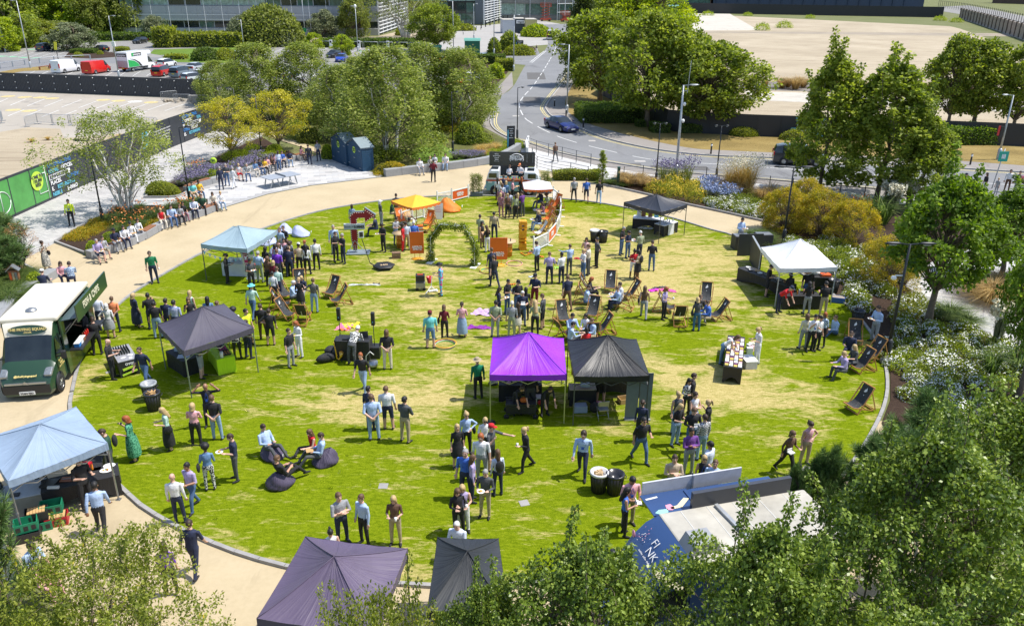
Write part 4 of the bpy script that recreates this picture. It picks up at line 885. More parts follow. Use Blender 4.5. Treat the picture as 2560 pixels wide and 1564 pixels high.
def tx(kind,base,top,halfw,lab,**k):
 g=G(*base);h=HT(g,top);dep=(Ve((g.x,g.y,h*.55-CAMH))).dot(cF);return tree(kind,g,h,halfw*dep/FPX,lab,**k)
BG='birches in the bed behind the plaza'
tx('birch',(650,300),104,104,'green birch at the left end of the birch group, beside the charcoal hoarding',name='birch_tree',group=BG)
tx('birch',(770,300),106,112,'green birch behind the right hand yellow tree',var=1,name='birch_tree',group=BG)
tx('birch',(858,345),160,104,'darker birch left of the tallest birch, behind the navy cabins',var=2,name='birch_tree',group=BG)
tx('birch',(975,393),112,152,'largest birch with white stems just right of the navy cabins',var=3,name='birch_tree',group=BG)
tx('birch',(1064,318),106,100,'birch between the largest birch and the one at the road',var=1,name='birch_tree',group=BG)
tx('birch',(1150,322),116,116,'rightmost birch of the group, overhanging the road',var=0,name='birch_tree',group=BG)
tx('birch',(900,268),140,75,'birch at the back beside the blue parked car',var=2,name='birch_tree',group=BG)
tx('birch',(545,262),150,60,'slender birch at the end of the charcoal hoarding',var=3,name='birch_tree',group=BG)
tx('yellow',(698,376),222,82,'yellow leaved tree by the end of the plaza bench, right of two',name='yellow_tree',group='yellow trees by the plaza')
tx('yellow',(581,396),238,88,'yellow leaved tree over the lavender bed, left of two',var=1,name='yellow_tree',group='yellow trees by the plaza')
tx('wbirch',(319,536),268,150,'airy white stemmed birch with many trunks in the flower bed at the left',name='birch_tree',group='birches')
RG='roadside trees'
tx('conifer',(1452,214),-40,78,'dark drooping conifer overhanging the road at the bend',group=RG)
tx('maple',(1499,256),20,105,'broad green tree next to the dark conifer',group=RG,name='maple_tree')
tx('maple',(1617,316),22,118,'tall green tree with a pale slender trunk at the clipped hedge',var=1,group=RG,name='maple_tree')
tx('maple',(1708,310),78,88,'green tree behind the pale mast, middle of the roadside group',var=2,group=RG,name='maple_tree')
tx('maple',(1764,328),100,122,'rightmost tree of the roadside group with a leaning pale trunk',var=0,group=RG,name='maple_tree')
tx('maple',(1640,150),-40,90,'yellow green tree behind the roadside group next to the cleared site',var=2,group=RG,leaf='lime',name='maple_tree')
tx('maple',(1560,140),-50,95,'green tree rising out of the top of the picture behind the conifer',var=1,group=RG,name='maple_tree')
tx('plane',(2369,318),82,75,'green plane tree by the big hedge at the right, left of two',group='plane trees by the cleared site',name='plane_tree',leaf='maple')
tx('plane',(2432,318),92,95,'forked green plane tree by the big hedge, between the other two',var=1,group='plane trees by the cleared site',name='plane_tree',leaf='maple')
tx('plane',(2530,330),100,80,'green plane tree at the right edge above the black hoarding',var=2,group='plane trees by the cleared site',name='plane_tree',leaf='maple')
tx('hornbeam',(2047,486),140,108,'tall airy upright tree with spiky shoots behind the amber shrubs',name='hornbeam_tree',group='upright trees by the road')
tx('hornbeam',(2190,500),160,140,'tall airy upright tree right of its twin, before the big hedge',var=1,name='hornbeam_tree',group='upright trees by the road')
tx('hornbeam',(2290,520),290,85,'younger upright tree behind the dark leaved plane',var=2,name='hornbeam_tree',group='upright trees by the road')
tx('nearplane',(2318,818),440,138,'dark green tree with a stout grey trunk among the white roses',name='plane_tree',group='dark plane trees in the rose bed')
tx('nearplane',(2545,990),560,95,'dark tree at the right edge with its trunk at the rose bed kerb',var=1,name='plane_tree',group='dark plane trees in the rose bed')
tx('nearplane',(2500,700),470,100,'dark green tree beyond the terrace at the right edge',var=1,name='plane_tree',group='dark plane trees in the rose bed')
AG='amber shrubs'
def sx2(kind,base,top,hw,lab,**k):return tx(kind,base,top,hw,lab,cat='shrub',name=k.pop('name','shrub'),**k)
sx2('amber',(1960,575),462,62,'amber shrub left of the lamp post, beside the path end',group=AG)
sx2('amber',(2050,590),470,75,'big amber shrub right of the twin headed lamp post',var=1,group=AG)
sx2('amber',(2125,615),495,70,'amber shrub nearest the terrace side, behind the white gazebo',group=AG)
sx2('amber',(2215,715),588,78,'yellow green amber shrub beside the terrace, left of the dark plane tree',var=1,group=AG)
sx2('amber',(2010,545),440,50,'small amber shrub at the foot of the upright tree',group=AG)
tree('near',Ve((1.3,11.4,0)),6.35,2.3,'glossy leaved birch at the bottom centre below the dark grey gazebo',name='birch_tree',group='near birches at the bottom')
tree('near',Ve((-.5,11.7,0)),5.2,1.35,'small glossy leaved birch below the slate gazebo',name='birch_tree',group='near birches at the bottom')
tree('near',Ve((4.6,11.3,0)),6.9,2.3,'glossy leaved birch in front of the blue food truck',var=1,name='birch_tree',group='near birches at the bottom')
tree('near',Ve((8.4,13.2,0)),7.6,2.9,'largest glossy leaved birch filling the bottom right',var=0,name='birch_tree',group='near birches at the bottom')
tree('near',Ve((12.0,15.8,0)),7.2,2.8,'glossy leaved birch at the right edge below the pine',var=1,name='birch_tree',group='near birches at the bottom')
tree('near',Ve((6.6,9.4,0)),6.6,2.4,'glossy leaved birch nearest to the bottom right corner',var=1,name='birch_tree',group='near birches at the bottom')
tree('apple',Ve((-8.7,13.4,0)),4.4,2.35,'apple tree with yellowing leaves at the bottom left',name='apple_tree',group='small fruit trees')
tree('apple',Ve((-11.0,12.0,0)),3.0,1.7,'apple tree filling the bottom left corner',name='apple_tree',group='small fruit trees',var=1)
tree('apple',Ve((-2.3,11.2,0)),5.1,1.5,'thin leafy fruit tree in front of the dark purple gazebo',name='apple_tree',group='small fruit trees',leaf='apple',var=1)
tx('twiggy',(57,686),556,62,'small twiggy tree with orange leaves at the left edge',name='orange_tree',group='small trees')
tx('column',(1504,458),375,13,'small clipped columnar tree at the end of the railing',name='columnar_tree',group='small trees')
def pine_mesh(seed):
 rng=np.random.default_rng(seed);tr=MB();tr.tu([(0,0,0),(.1,0,5),(0,.1,8)],[.28,.2,.1],7);br=MB();P0=[];D0=[]
 for i in rn(62):
  t=rng.uniform(.15,1);a=rng.uniform(0,6.283);L=(4.2*(1-t)+1.2)*rng.uniform(.5,1);b=Ve((0,0,8*t));e=Ve((L*cos(a),L*sin(a),8*t+L*.35+.6))
  m_=(b+e)/2+Ve((0,0,-.2*L));br.tu([b,m_,e],[.09,.07,.04],5,cap=False)
  for s in rn(4):
   q=m_.lerp(e,rng.uniform(0,1))if s else e;d=Ve((cos(a)*.5+rng.normal()*.5,sin(a)*.5+rng.normal()*.5,1.1)).normalized();f=q+d*1.3
   br.tu([q,f],[.035,.03],4,cap=False)
   for k in np.linspace(0,1,12):P0.append(q+(f-q)*k);D0.append(d)
 P0=np.array(P0);D0=np.array(D0);k=np.repeat(np.arange(len(P0)),11);rd=unit(rng.normal(size=(len(k),3)));d=unit(D0[k]*.75+rd*.8);nn=unit(np.cross(d,rng.normal(size=(len(k),3))))
 V,Q=leaves(P0[k],d,nn,.8,.055,rng);T=rng.uniform(0,1,len(k))
 return tr.mesh('trunk',BARK['pine']),br.mesh('branches',BARK['pine']),nm2('pine_crown',V,Q,T,[LM['pine']])
PM=[pine_mesh(3),pine_mesh(8)]
def pine(x,y,h,r,lab,v=0):
 t=Th('pine_tree',lab,'tree',(x,y,0),RU(0,6),'pines');t.scale=(r/4.2,r/4.2,h/9.6);o=link('trunk',PM[v][0],t);link('branches',PM[v][1],o);link('crown',PM[v][2],t)
pine(13.4,22.3,3.3,1.4,'largest pine with long needles at the kerb of the rose bed');pine(11.9,21.2,2.8,1.3,'pine with long needles left of the largest pine',1);pine(10.9,20.0,3.2,1.2,'low pine above the near birches',1)
pine(9.15,19.7,3.1,.8,'slim young pine at the right edge of the lawn');pine(8.3,19.5,2.6,.6,'smallest young pine beside the blue food truck',1);pine(-12.7,15.6,4.4,1.1,'pine whose branch tips enter at the left edge by the blue grey gazebo',1)
g=G(6,700);pine(g.x,g.y,2.9,1.7,'bushy pine at the left edge beside the orange tree');g=G(-30,660);pine(g.x,g.y,3.3,2.0,'tall bushy pine at the left edge by the bird house',1)
# -- hedges: leaf covered volumes
def hg(px0,px1,row,top,depth,lab,leaf='hedge',dome=0.0,size=.16,dens=1.0,cat='hedge',rz=None,name='hedge',group=None):
 a=G(px0,row);b=G(px1,row);c=(a+b)/2;w_=(b-a).length;h=HT(a.lerp(b,.5),top)
 an=atan2(b.y-a.y,b.x-a.x);nrm_=Ve((-sin(an),cos(an),0));c=c+nrm_*depth/2
 if not dome:
  d_=c.length;h=max(.35,h-depth*.75*CAMH/max(d_,1))
 rng=np.random.default_rng(int(px0*7+row)%9999);area=w_*h*2+depth*h*2+w_*depth;n=int(min(16000,area*dens*1.3/(size*size*.3)))
 u=rng.uniform(-1,1,(n,3));
 if dome:
  v=unit(rng.normal(size=(n,3)));v[:,2]=np.abs(v[:,2]);p=v*np.array([w_/2,depth/2,h])*rng.uniform(.86,1.05,(n,1));nn=v
 else:
  f=rng.choice(5,n,p=np.array([w_*h,w_*h,depth*h,depth*h,w_*depth])/(w_*h*2+depth*h*2+w_*depth));p=u*np.array([w_/2,depth/2,h/2]);p[:,2]+=h/2;nn=np.zeros((n,3))
  for i,(ax,sg)in en(((1,-1),(1,1),(0,-1),(0,1),(2,1))):
   s=f==i;e=(w_/2,depth/2,h)[ax];p[s,ax]=(sg*e if ax<2 else h)*rng.uniform(.94,1.02,s.sum());nn[s,ax]=sg
 p+=rng.normal(size=(n,3))*size*.25+.06*np.sin(p[:,[1,2,0]]*2.3+px0)
 d=unit(rng.normal(size=(n,3))+nn*.9);nr=unit(nn+rng.normal(size=(n,3))*.6);nr=unit(nr-d*np.sum(nr*d,1,keepdims=True))
 V,Q=leaves(p,d,nr,size,.7,rng);T=np.clip(rng.uniform(0,1,n)*.7+.3*(.5+.5*np.sin(p[:,0]*1.7)*np.cos(p[:,1]*2.1)),0,1)
 t=Th(name,lab,cat,(c.x,c.y,0),an,group);link('foliage',nm2('foliage',V,Q,T,[LM[leaf]]),t)
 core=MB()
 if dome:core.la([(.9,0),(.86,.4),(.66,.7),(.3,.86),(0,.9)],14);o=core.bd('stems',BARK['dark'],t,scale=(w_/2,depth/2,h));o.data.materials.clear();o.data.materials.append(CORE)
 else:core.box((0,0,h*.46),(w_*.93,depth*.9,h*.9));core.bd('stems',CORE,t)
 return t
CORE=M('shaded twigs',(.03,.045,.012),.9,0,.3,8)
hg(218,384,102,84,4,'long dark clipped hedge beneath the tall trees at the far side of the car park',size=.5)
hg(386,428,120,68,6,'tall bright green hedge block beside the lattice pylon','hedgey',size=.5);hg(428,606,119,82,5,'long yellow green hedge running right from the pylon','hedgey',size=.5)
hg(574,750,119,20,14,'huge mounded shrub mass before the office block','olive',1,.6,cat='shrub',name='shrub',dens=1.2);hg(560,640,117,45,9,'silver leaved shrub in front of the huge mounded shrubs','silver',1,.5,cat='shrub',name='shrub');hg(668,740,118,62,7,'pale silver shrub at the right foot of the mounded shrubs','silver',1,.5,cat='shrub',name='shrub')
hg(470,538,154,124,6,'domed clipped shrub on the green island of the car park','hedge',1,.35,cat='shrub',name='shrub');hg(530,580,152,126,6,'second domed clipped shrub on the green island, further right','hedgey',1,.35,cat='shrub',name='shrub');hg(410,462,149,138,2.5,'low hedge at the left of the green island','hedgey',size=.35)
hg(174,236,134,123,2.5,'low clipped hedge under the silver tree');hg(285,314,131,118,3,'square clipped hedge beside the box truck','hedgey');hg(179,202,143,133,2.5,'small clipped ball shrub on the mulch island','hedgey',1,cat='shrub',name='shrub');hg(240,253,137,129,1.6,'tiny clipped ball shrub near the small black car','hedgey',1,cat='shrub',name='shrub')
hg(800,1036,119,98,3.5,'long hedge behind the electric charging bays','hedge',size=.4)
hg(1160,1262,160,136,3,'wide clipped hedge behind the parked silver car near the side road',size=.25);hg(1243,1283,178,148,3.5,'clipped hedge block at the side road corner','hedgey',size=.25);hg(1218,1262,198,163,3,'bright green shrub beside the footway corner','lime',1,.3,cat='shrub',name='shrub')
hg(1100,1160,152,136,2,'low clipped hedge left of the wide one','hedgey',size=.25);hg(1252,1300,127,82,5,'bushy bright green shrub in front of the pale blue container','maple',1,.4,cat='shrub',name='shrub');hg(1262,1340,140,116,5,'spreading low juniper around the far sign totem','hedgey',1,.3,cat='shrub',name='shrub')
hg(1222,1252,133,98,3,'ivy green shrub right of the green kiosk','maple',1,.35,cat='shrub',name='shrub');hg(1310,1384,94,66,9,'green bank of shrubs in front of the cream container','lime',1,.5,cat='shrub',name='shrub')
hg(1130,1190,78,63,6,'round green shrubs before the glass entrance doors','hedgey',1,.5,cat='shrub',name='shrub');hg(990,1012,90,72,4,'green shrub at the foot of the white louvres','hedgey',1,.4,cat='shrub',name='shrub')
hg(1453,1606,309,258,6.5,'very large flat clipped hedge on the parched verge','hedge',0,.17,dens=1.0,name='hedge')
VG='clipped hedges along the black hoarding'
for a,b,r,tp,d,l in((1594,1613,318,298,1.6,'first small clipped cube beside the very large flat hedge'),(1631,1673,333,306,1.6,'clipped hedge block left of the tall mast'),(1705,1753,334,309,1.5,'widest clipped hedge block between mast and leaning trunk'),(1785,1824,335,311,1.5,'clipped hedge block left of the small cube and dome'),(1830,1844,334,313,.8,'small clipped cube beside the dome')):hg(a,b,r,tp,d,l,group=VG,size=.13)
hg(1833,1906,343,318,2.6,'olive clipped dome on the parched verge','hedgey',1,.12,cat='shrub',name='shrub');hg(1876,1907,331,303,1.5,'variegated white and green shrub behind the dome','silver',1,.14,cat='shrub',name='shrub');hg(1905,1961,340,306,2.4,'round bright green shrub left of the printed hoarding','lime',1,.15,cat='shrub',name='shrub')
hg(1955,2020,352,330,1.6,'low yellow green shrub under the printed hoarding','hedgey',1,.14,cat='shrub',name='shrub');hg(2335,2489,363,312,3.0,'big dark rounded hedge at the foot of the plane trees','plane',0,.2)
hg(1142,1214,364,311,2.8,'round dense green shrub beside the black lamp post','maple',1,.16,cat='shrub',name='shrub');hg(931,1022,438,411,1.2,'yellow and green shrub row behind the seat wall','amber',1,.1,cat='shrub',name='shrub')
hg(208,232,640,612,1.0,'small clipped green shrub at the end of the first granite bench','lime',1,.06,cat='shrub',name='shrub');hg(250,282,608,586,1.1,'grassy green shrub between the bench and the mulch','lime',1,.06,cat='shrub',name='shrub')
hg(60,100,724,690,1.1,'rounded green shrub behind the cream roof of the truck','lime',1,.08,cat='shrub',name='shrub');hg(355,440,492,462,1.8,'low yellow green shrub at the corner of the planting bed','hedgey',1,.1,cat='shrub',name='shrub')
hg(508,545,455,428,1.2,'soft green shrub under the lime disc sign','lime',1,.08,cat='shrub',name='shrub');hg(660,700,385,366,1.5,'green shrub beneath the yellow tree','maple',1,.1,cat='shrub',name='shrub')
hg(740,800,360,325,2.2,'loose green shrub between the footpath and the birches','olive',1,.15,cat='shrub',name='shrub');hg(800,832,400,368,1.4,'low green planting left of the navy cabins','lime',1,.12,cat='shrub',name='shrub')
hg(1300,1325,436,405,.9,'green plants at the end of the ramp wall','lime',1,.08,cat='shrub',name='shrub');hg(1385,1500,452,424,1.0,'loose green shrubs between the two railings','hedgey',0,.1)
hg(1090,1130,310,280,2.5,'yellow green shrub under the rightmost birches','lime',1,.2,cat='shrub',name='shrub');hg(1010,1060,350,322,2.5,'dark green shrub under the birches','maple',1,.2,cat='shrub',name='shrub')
# -- background woodland
bgl=[(-60,118,-60,60,'maple'),(10,128,40,48,'lime'),(60,118,30,42,'maple'),(105,112,45,40,'hedgey'),(150,106,50,40,'olive'),(30,90,-60,70,'maple'),(110,84,-70,70,'plane'),(180,86,-70,60,'lime'),(230,88,-40,45,'olive'),(275,84,-60,50,'plane'),(320,86,-40,48,'olive'),(355,82,-30,36,'silver'),(392,80,-50,45,'olive'),(440,60,-50,45,'maple'),(500,62,-50,45,'lime'),(550,58,-50,42,'olive'),(575,80,0,28,'silver'),(390,96,36,30,'silver'),(-120,100,-60,60,'maple'),(200,60,-80,60,'maple'),(320,56,-80,60,'plane'),(60,60,-90,70,'plane')]
for i,(x,r,tp,hw,lf)in en(bgl):
 tx('bg',(x,r),tp,hw,{'maple':'dense mid green tree','lime':'bright green bushy tree','hedgey':'low olive yellow bushy tree','olive':'olive green feathery tree','plane':'dark green tree','silver':'pale silvery tree'}[lf]+', %s from the left in the wood beyond the car park'%ORD[sorted(b_[0]+b_[1]/999 for b_ in bgl).index(x+r/999)],var=i%3,leaf=lf,group='trees of the wood beyond the car park')
tx('bg',(186,126),55,50,'spreading silver leaved tree on the mulch island',leaf='silver',name='silver_tree',group='car park trees')
tx('bg',(786,131),80,21,'small bright yellow green tree at the charging bays, left of two',leaf='lime',var=1,name='small_tree',group='car park trees');tx('bg',(857,138),84,25,'small bright yellow green tree at the charging bays, right of two',leaf='lime',var=2,name='small_tree',group='car park trees')
tx('bg',(810,92),22,36,'feathery silver tree before the ribbon windows',leaf='silver',name='silver_tree',group='car park trees');tx('bg',(890,92),-25,36,'weeping olive tree before the office block',leaf='olive',var=1,name='weeping_tree',group='car park trees')
tx('wbirch',(1014,98),-60,110,'old tree with a dark leaning trunk before the white louvres',leaf='olive',name='old_tree',group='car park trees');tx('maple',(1090,128),8,64,'dense bright green tree in front of the glass entrance',leaf='maple',name='maple_tree',group='car park trees')
tx('bg',(590,215),150,30,'small birch like tree in front of the white cars',leaf='birch',var=2,name='small_tree',group='car park trees')
hill=sh_('far_wood_floor',px('-500 130 -300 60 -200 30 100 16 400 14 560 20 580 80 400 98 200 108 0 126'),-.01,G_TURF)
# -- herbaceous plants
def bm2(name,n,h,spread,wd,leafm,seed,arch=.5,flower=None,fn=0,fs=.06,stalk=1.0):
 rng=np.random.default_rng(seed);V=[];Q=[];T=[];MI=[]
 for i in rn(n):
  a=rng.uniform(0,6.283);r0=rng.uniform(0,.25)*spread;d=np.array((cos(a),sin(a),0));L=h*rng.uniform(.6,1.1);s=np.array((-sin(a),cos(a),0))*wd
  p=[d*r0+np.array((0,0,0)),d*(r0+spread*.35*rng.uniform(.5,1.2))+np.array((0,0,L*.7)),d*(r0+spread*arch*rng.uniform(.7,1.6))+np.array((0,0,L*rng.uniform(.55,1)))]
  for j in rn(2):
   b=len(V);w0=1-.4*j;w1=.6-.5*j;V+=[p[j]-s*w0,p[j]+s*w0,p[j+1]+s*w1,p[j+1]-s*w1];Q.append((b,b+1,b+2,b+3));T.append(rng.uniform(0,1));MI.append(0)
 for i in rn(fn):
  a=rng.uniform(0,6.283);r=spread*rng.uniform(0,1)**.6;c=np.array((r*cos(a),r*sin(a),h*stalk*rng.uniform(.75,1.1)))
  for k in rn(2):
   b=len(V);u=unit(rng.normal(size=(1,3)))[0]*fs;v_=unit(np.cross(u[None],rng.normal(size=(1,3))))[0]*fs;V+=[c-u-v_,c+u-v_,c+u+v_,c-u+v_];Q.append((b,b+1,b+2,b+3));T.append(0);MI.append(1)
 mats=[LM[leafm]]+([FL[flower]]if flower else[]);return nm2(name,np.array(V),np.array(Q),np.array(T),mats,MI)
def bu_(name,n,leafm,flower,fn,fs,seed,size=.1,h=.8,bark=True):
 rng=np.random.default_rng(seed);u=unit(rng.normal(size=(n,3)));u[:,2]=np.abs(u[:,2]);lob=1+.18*np.sin(u[:,:1]*7+seed)*np.cos(u[:,1:2]*6)
 p=u*rng.uniform(.3,1,(n,1))**.4*lob*np.array([1,1,h]);d=unit(u+rng.normal(size=(n,3))*.8);nn=unit(np.array([0,0,1])+rng.normal(size=(n,3))*.7);nn=unit(nn-d*np.sum(nn*d,1,keepdims=True))
 V,Q=leaves(p,d,nn,size,.6,rng);T=rng.uniform(0,1,n);MI=np.zeros(n,int);mats=[LM[leafm]]
 if flower:
  u=unit(rng.normal(size=(fn,3)));u[:,2]=np.abs(u[:,2]);k=rng.integers(0,26,fn);cc=unit(rng.normal(size=(26,3)));cc[:,2]=np.abs(cc[:,2]);u=unit(cc[k]+rng.normal(size=(fn,3))*.2)
  lob=1+.18*np.sin(u[:,:1]*7+seed)*np.cos(u[:,1:2]*6);q=u*lob*np.array([1,1,h])*1.03;d=unit(rng.normal(size=(fn,3)));nn=unit(u+rng.normal(size=(fn,3))*.35);d=unit(d-nn*np.sum(d*nn,1,keepdims=True))
  V2,Q2=leaves(q-d*fs*.5,d,nn,fs,1.0,rng);Q=np.vstack([Q,Q2+len(V)]);V=np.vstack([V,V2]);T=np.concatenate([T,np.zeros(fn)]);MI=np.concatenate([MI,np.ones(fn,int)]);mats.append(FL[flower])
 return nm2(name,V,Q,T,mats,MI)
PLm={'rose':[bu_('rose_bush',1700,'maple','white',300,.1,s,.12)for s in(1,2,3)],'rosesparse':[bu_('rose_bush',1500,'hedgey','white',150,.1,s,.11)for s in(4,5)],'yellowfl':[bu_('flower_clump',1100,'hedgey','yellow',420,.07,s,.1,1.0)for s in(6,7)],'greenclump':[bu_('leafy_clump',1100,'lime',None,0,.1,s,.12)for s in(8,)],'darkclump':[bu_('leafy_clump',1100,'maple',None,0,.1,s,.13)for s in(9,)],'lavender':[bm2('lavender',320,.75,.75,.016,'silver',s,.8,'purple',130,.03,.95)for s in(10,11)],'blue':[bm2('sea_holly',220,.8,.8,.012,'silver',s,.8,'blue',170,.04,.95)for s in(12,)],'verbena':[bm2('verbena',90,1.5,.8,.008,'olive',s,.7,'purple',110,.03,1.0)for s in(13,)],'poker':[bm2('poker_plant',200,.8,.7,.02,'blade',s,1.0,'orange',12,.05,1.25)for s in(14,15)],'goldcover':[bu_('ground_cover',900,'amber',None,0,.1,s,.12,.45)for s in(16,)],'tuft':[bm2('grass_tuft',420,.7,.8,.012,'gold',s,1.1)for s in(17,)],'greentuft':[bm2('grass_tuft',420,.6,.8,.014,'blade',s,1.1)for s in(18,)],'bronze':[bm2('bronze_grass',500,.9,.8,.01,'straw',s,.9)for s in(19,)],'stipa':[bm2('giant_feather_grass',420,2.3,1.3,.01,'gold',s,.9,'cream',380,.03,.95)for s in(20,)],'phormium':[bm2('flax_plant',90,1.8,1.3,.05,'blade',s,1.0)for s in(21,)],'plume':[bm2('plume_plant',200,2.2,.6,.02,'silver',s,.6,'cream',240,.06,.9)for s in(22,)],'golden':[bm2('golden_grass',900,1.0,1.4,.014,'straw',s,1.2)for s in(23,)],}
NM={'rose':'rose_bush','rosesparse':'rose_bush','yellowfl':'coneflower_clump','greenclump':'leafy_plant','darkclump':'leafy_plant','lavender':'lavender_plant','blue':'sea_holly_plant','verbena':'verbena_plant','poker':'poker_plant','goldcover':'ground_cover_plant','tuft':'grass_tuft','greentuft':'grass_tuft','bronze':'bronze_grass','stipa':'feather_grass','phormium':'flax_plant','plume':'plume_plant','golden':'golden_grass'}
def pl_(kind,pts,size,lab,group,jit=.15,hs=1.0):
 srt=sorted(rn(len(pts)),key=lambda i:proj(pts[i])[0])
 for i,p in en(pts):
  me=PLm[kind][i%len(PLm[kind])];o=bpy.data.objects.new(NM[kind],me);COL.objects.link(o);s=size*RU(1-jit,1+jit)
  o.location=(p.x,p.y,.02);o.scale=(s,s,s*hs*RU(.85,1.15));o.rotation_euler=(0,0,RU(0,6.28));tag(o,(ORD[srt.index(i)]+' from the left, '+lab)if 1<len(pts)<=22 else lab,'plant',group)
def sq_(poly,n,seed,mind=.8,y=None):
 rg=random.Random(seed);xs=[p.x for p in poly];ys=[p.y for p in poly];out=[];k=0
 while len(out)<n and k<9000:
  k+=1;p=Ve((rg.uniform(min(xs),max(xs)),rg.uniform(min(ys),max(ys)),0))
  if inside(p,poly)and all((p-q).length>mind for q in out):out.append(p)
 return out
rgp='white flowering rose bushes'
pl_('rose',sq_(px('1755 508 1840 500 1930 520 1960 560 1935 553 1820 527'),16,1,.85),.62,'white rose bush beside the path right of the black gazebo',rgp)
pl_('rose',sq_(px('2085 640 2170 620 2250 660 2260 720 2190 775 2150 790 2105 730'),16,2,1.0),.72,'white rose bush behind the blue crate',rgp)
pl_('rose',sq_(px('2225 870 2270 790 2300 870 2330 990 2290 1010 2240 960'),11,3,.75),.62,'white rose bush by the twin headed lamp post kerb',rgp)
pl_('rose',sq_(px('2330 830 2440 835 2530 880 2560 940 2470 925 2400 930 2330 920'),15,4,.8),.62,'white rose bush between stout trunk and terrace',rgp)
pl_('rose',sq_(px('2290 960 2420 930 2490 1010 2420 1030 2300 1030'),9,5,.75),.62,'white rose bush behind the largest pine',rgp)
pl_('rosesparse',sq_(px('2260 740 2320 760 2340 800 2290 820 2240 800'),6,6,.8),.65,'sparse rose bush left of the stout trunk',rgp)
pl_('rose',sq_(px('1985 640 2060 640 2080 610 2010 600 1960 610'),6,61,.9),.7,'white rose bush shaded by amber shrubs',rgp)
pl_('yellowfl',sq_(px('1630 482 1640 462 1700 458 1760 472 1745 508 1700 500'),15,7,.7),.72,'yellow coneflower clump behind the black top gazebo','yellow flower clumps in the long border',hs=1.2)
pl_('bronze',sq_(px('1545 462 1560 452 1625 452 1625 478 1590 474'),8,8,.7),1.0,'bronze grass at the left end of the long border','bronze grasses')
pl_('verbena',sq_(px('1650 452 1720 452 1720 458 1650 458'),8,9,.5),1.1,'tall purple verbena against the wire fence','purple verbenas')
pl_('blue',sq_(px('1755 490 1765 468 1830 480 1830 500 1790 498'),9,10,.65),1.0,'blue sea holly between the yellow flowers and white roses','blue sea hollies')
pl_('stipa',[G(1822,478),G(1845,480),G(1868,484)],1.0,'tall golden feather grass in front of the wire fence','feather grasses')
pl_('bronze',[G(1830,490),G(1812,486),G(1905,505),G(1925,500)],1.3,'bronze grass below the golden feather grass','bronze grasses')
pl_('darkclump',sq_(px('1840 505 1870 492 1930 500 1950 530 1900 520'),6,12,.9),.8,'dark green plant between the white roses and the amber shrub','dark leafy plants')
pl_('darkclump',sq_(px('1960 615 2100 625 2140 690 2060 650'),10,13,1.0),.85,'dark leafy plant behind the white gazebo','dark leafy plants')
pl_('greentuft',sq_(px('1855 598 1900 590 1940 600 1930 620 1880 612'),7,14,.6),.8,'green tuft beside the dark counter at the path end','green tufts')
pl_('greentuft',sq_(px('1510 460 1530 452 1560 455 1575 470'),5,15,.6),.7,'green tuft near the water post','green tufts')
pl_('phormium',[G(2205,560),G(2190,545)],1.0,'spiky flax plant left of the dark plane tree','flax plants');pl_('plume',[G(2215,520),G(2268,525),G(2488,868),G(2230,540)],1.0,'tall pale plume plant by the terrace','plume plants')
pl_('phormium',[G(2475,935),G(2540,925),G(2240,660)],.75,'strap leaved plant among the white roses','flax plants')
pl_('golden',[G(2465,735),G(2500,720),G(2530,745),G(2475,755),G(2515,765)],.95,'sweeping golden grass in the terrace bed','golden grasses')
pl_('greentuft',[G(2372,795),G(2395,805),G(2415,818),G(2350,790)],1.0,'upright green tuft at the edge of the terrace','green tufts')
pl_('greenclump',[G(2250,925),G(2245,905),G(2410,885),G(2515,965)],.6,'fresh green clump in the mulch among the roses','leafy clumps')
pl_('bronze',sq_(px('1960 510 2150 520 2160 540 2000 545'),9,16,1),1.1,'rusty grass behind the amber shrubs','bronze grasses');pl_('poker',sq_(px('2100 530 2180 520 2180 550'),5,17,.8),1.0,'orange poker plant under the upright trees','poker plants')
pl_('goldcover',sq_(px('172 597 200 575 262 545 290 550 250 575 200 600'),22,20,.45),.55,'yellow orange ground cover in the left flower bed','yellow ground cover plants')
pl_('poker',sq_(px('262 560 300 530 400 525 420 545 330 585 290 590'),18,21,.55),.8,'orange poker plant in the left flower bed under the birch','poker plants')
pl_('poker',sq_(px('405 530 440 515 500 505 500 520 440 540'),7,22,.5),.8,'orange poker plant behind the sitting people','poker plants');pl_('goldcover',sq_(px('330 570 390 545 400 560 350 590'),8,23,.5),.6,'leafy yellow green cover behind the first bench','yellow ground cover plants')
pl_('lavender',sq_(px('440 485 470 440 520 425 560 430 530 452 475 474'),16,24,.6),.95,'purple lavender in the planting bed behind the bench','lavender plants')
pl_('lavender',sq_(px('570 425 640 395 700 395 650 420 575 442'),14,25,.6),.9,'purple lavender behind the people on the plaza bench','lavender plants')
pl_('poker',sq_(px('475 432 510 420 510 430 485 440'),5,26,.5),.8,'orange poker plant at the back of the lavender bed','poker plants')
pl_('greenclump',sq_(px('560 400 640 370 740 385 660 400 580 420'),10,27,1.0),.8,'bright green plant under the yellow trees','leafy clumps')
pl_('lavender',sq_(px('1130 400 1180 385 1215 395 1160 402'),8,28,.6),.8,'pale lavender behind the seat wall','lavender plants');pl_('tuft',sq_(px('1195 372 1240 366 1260 378 1220 392 1200 390'),9,29,.8),.8,'golden green tuft left of the black totem','golden tufts')
pl_('greenclump',sq_(px('1215 392 1290 355 1295 372 1240 398'),9,30,.9),.7,'bright green plant along the curved end of the seat wall','leafy clumps')
pl_('darkclump',sq_(bedC,45,31,2.2),1.0,'shaded plant on the floor of the birch bed','birch bed plants',.4);pl_('yellowfl',sq_(px('1090 330 1140 310 1190 322 1150 345'),8,32,1.1),.8,'yellow flowering plant under the rightmost birch','yellow flower clumps in the birch bed')
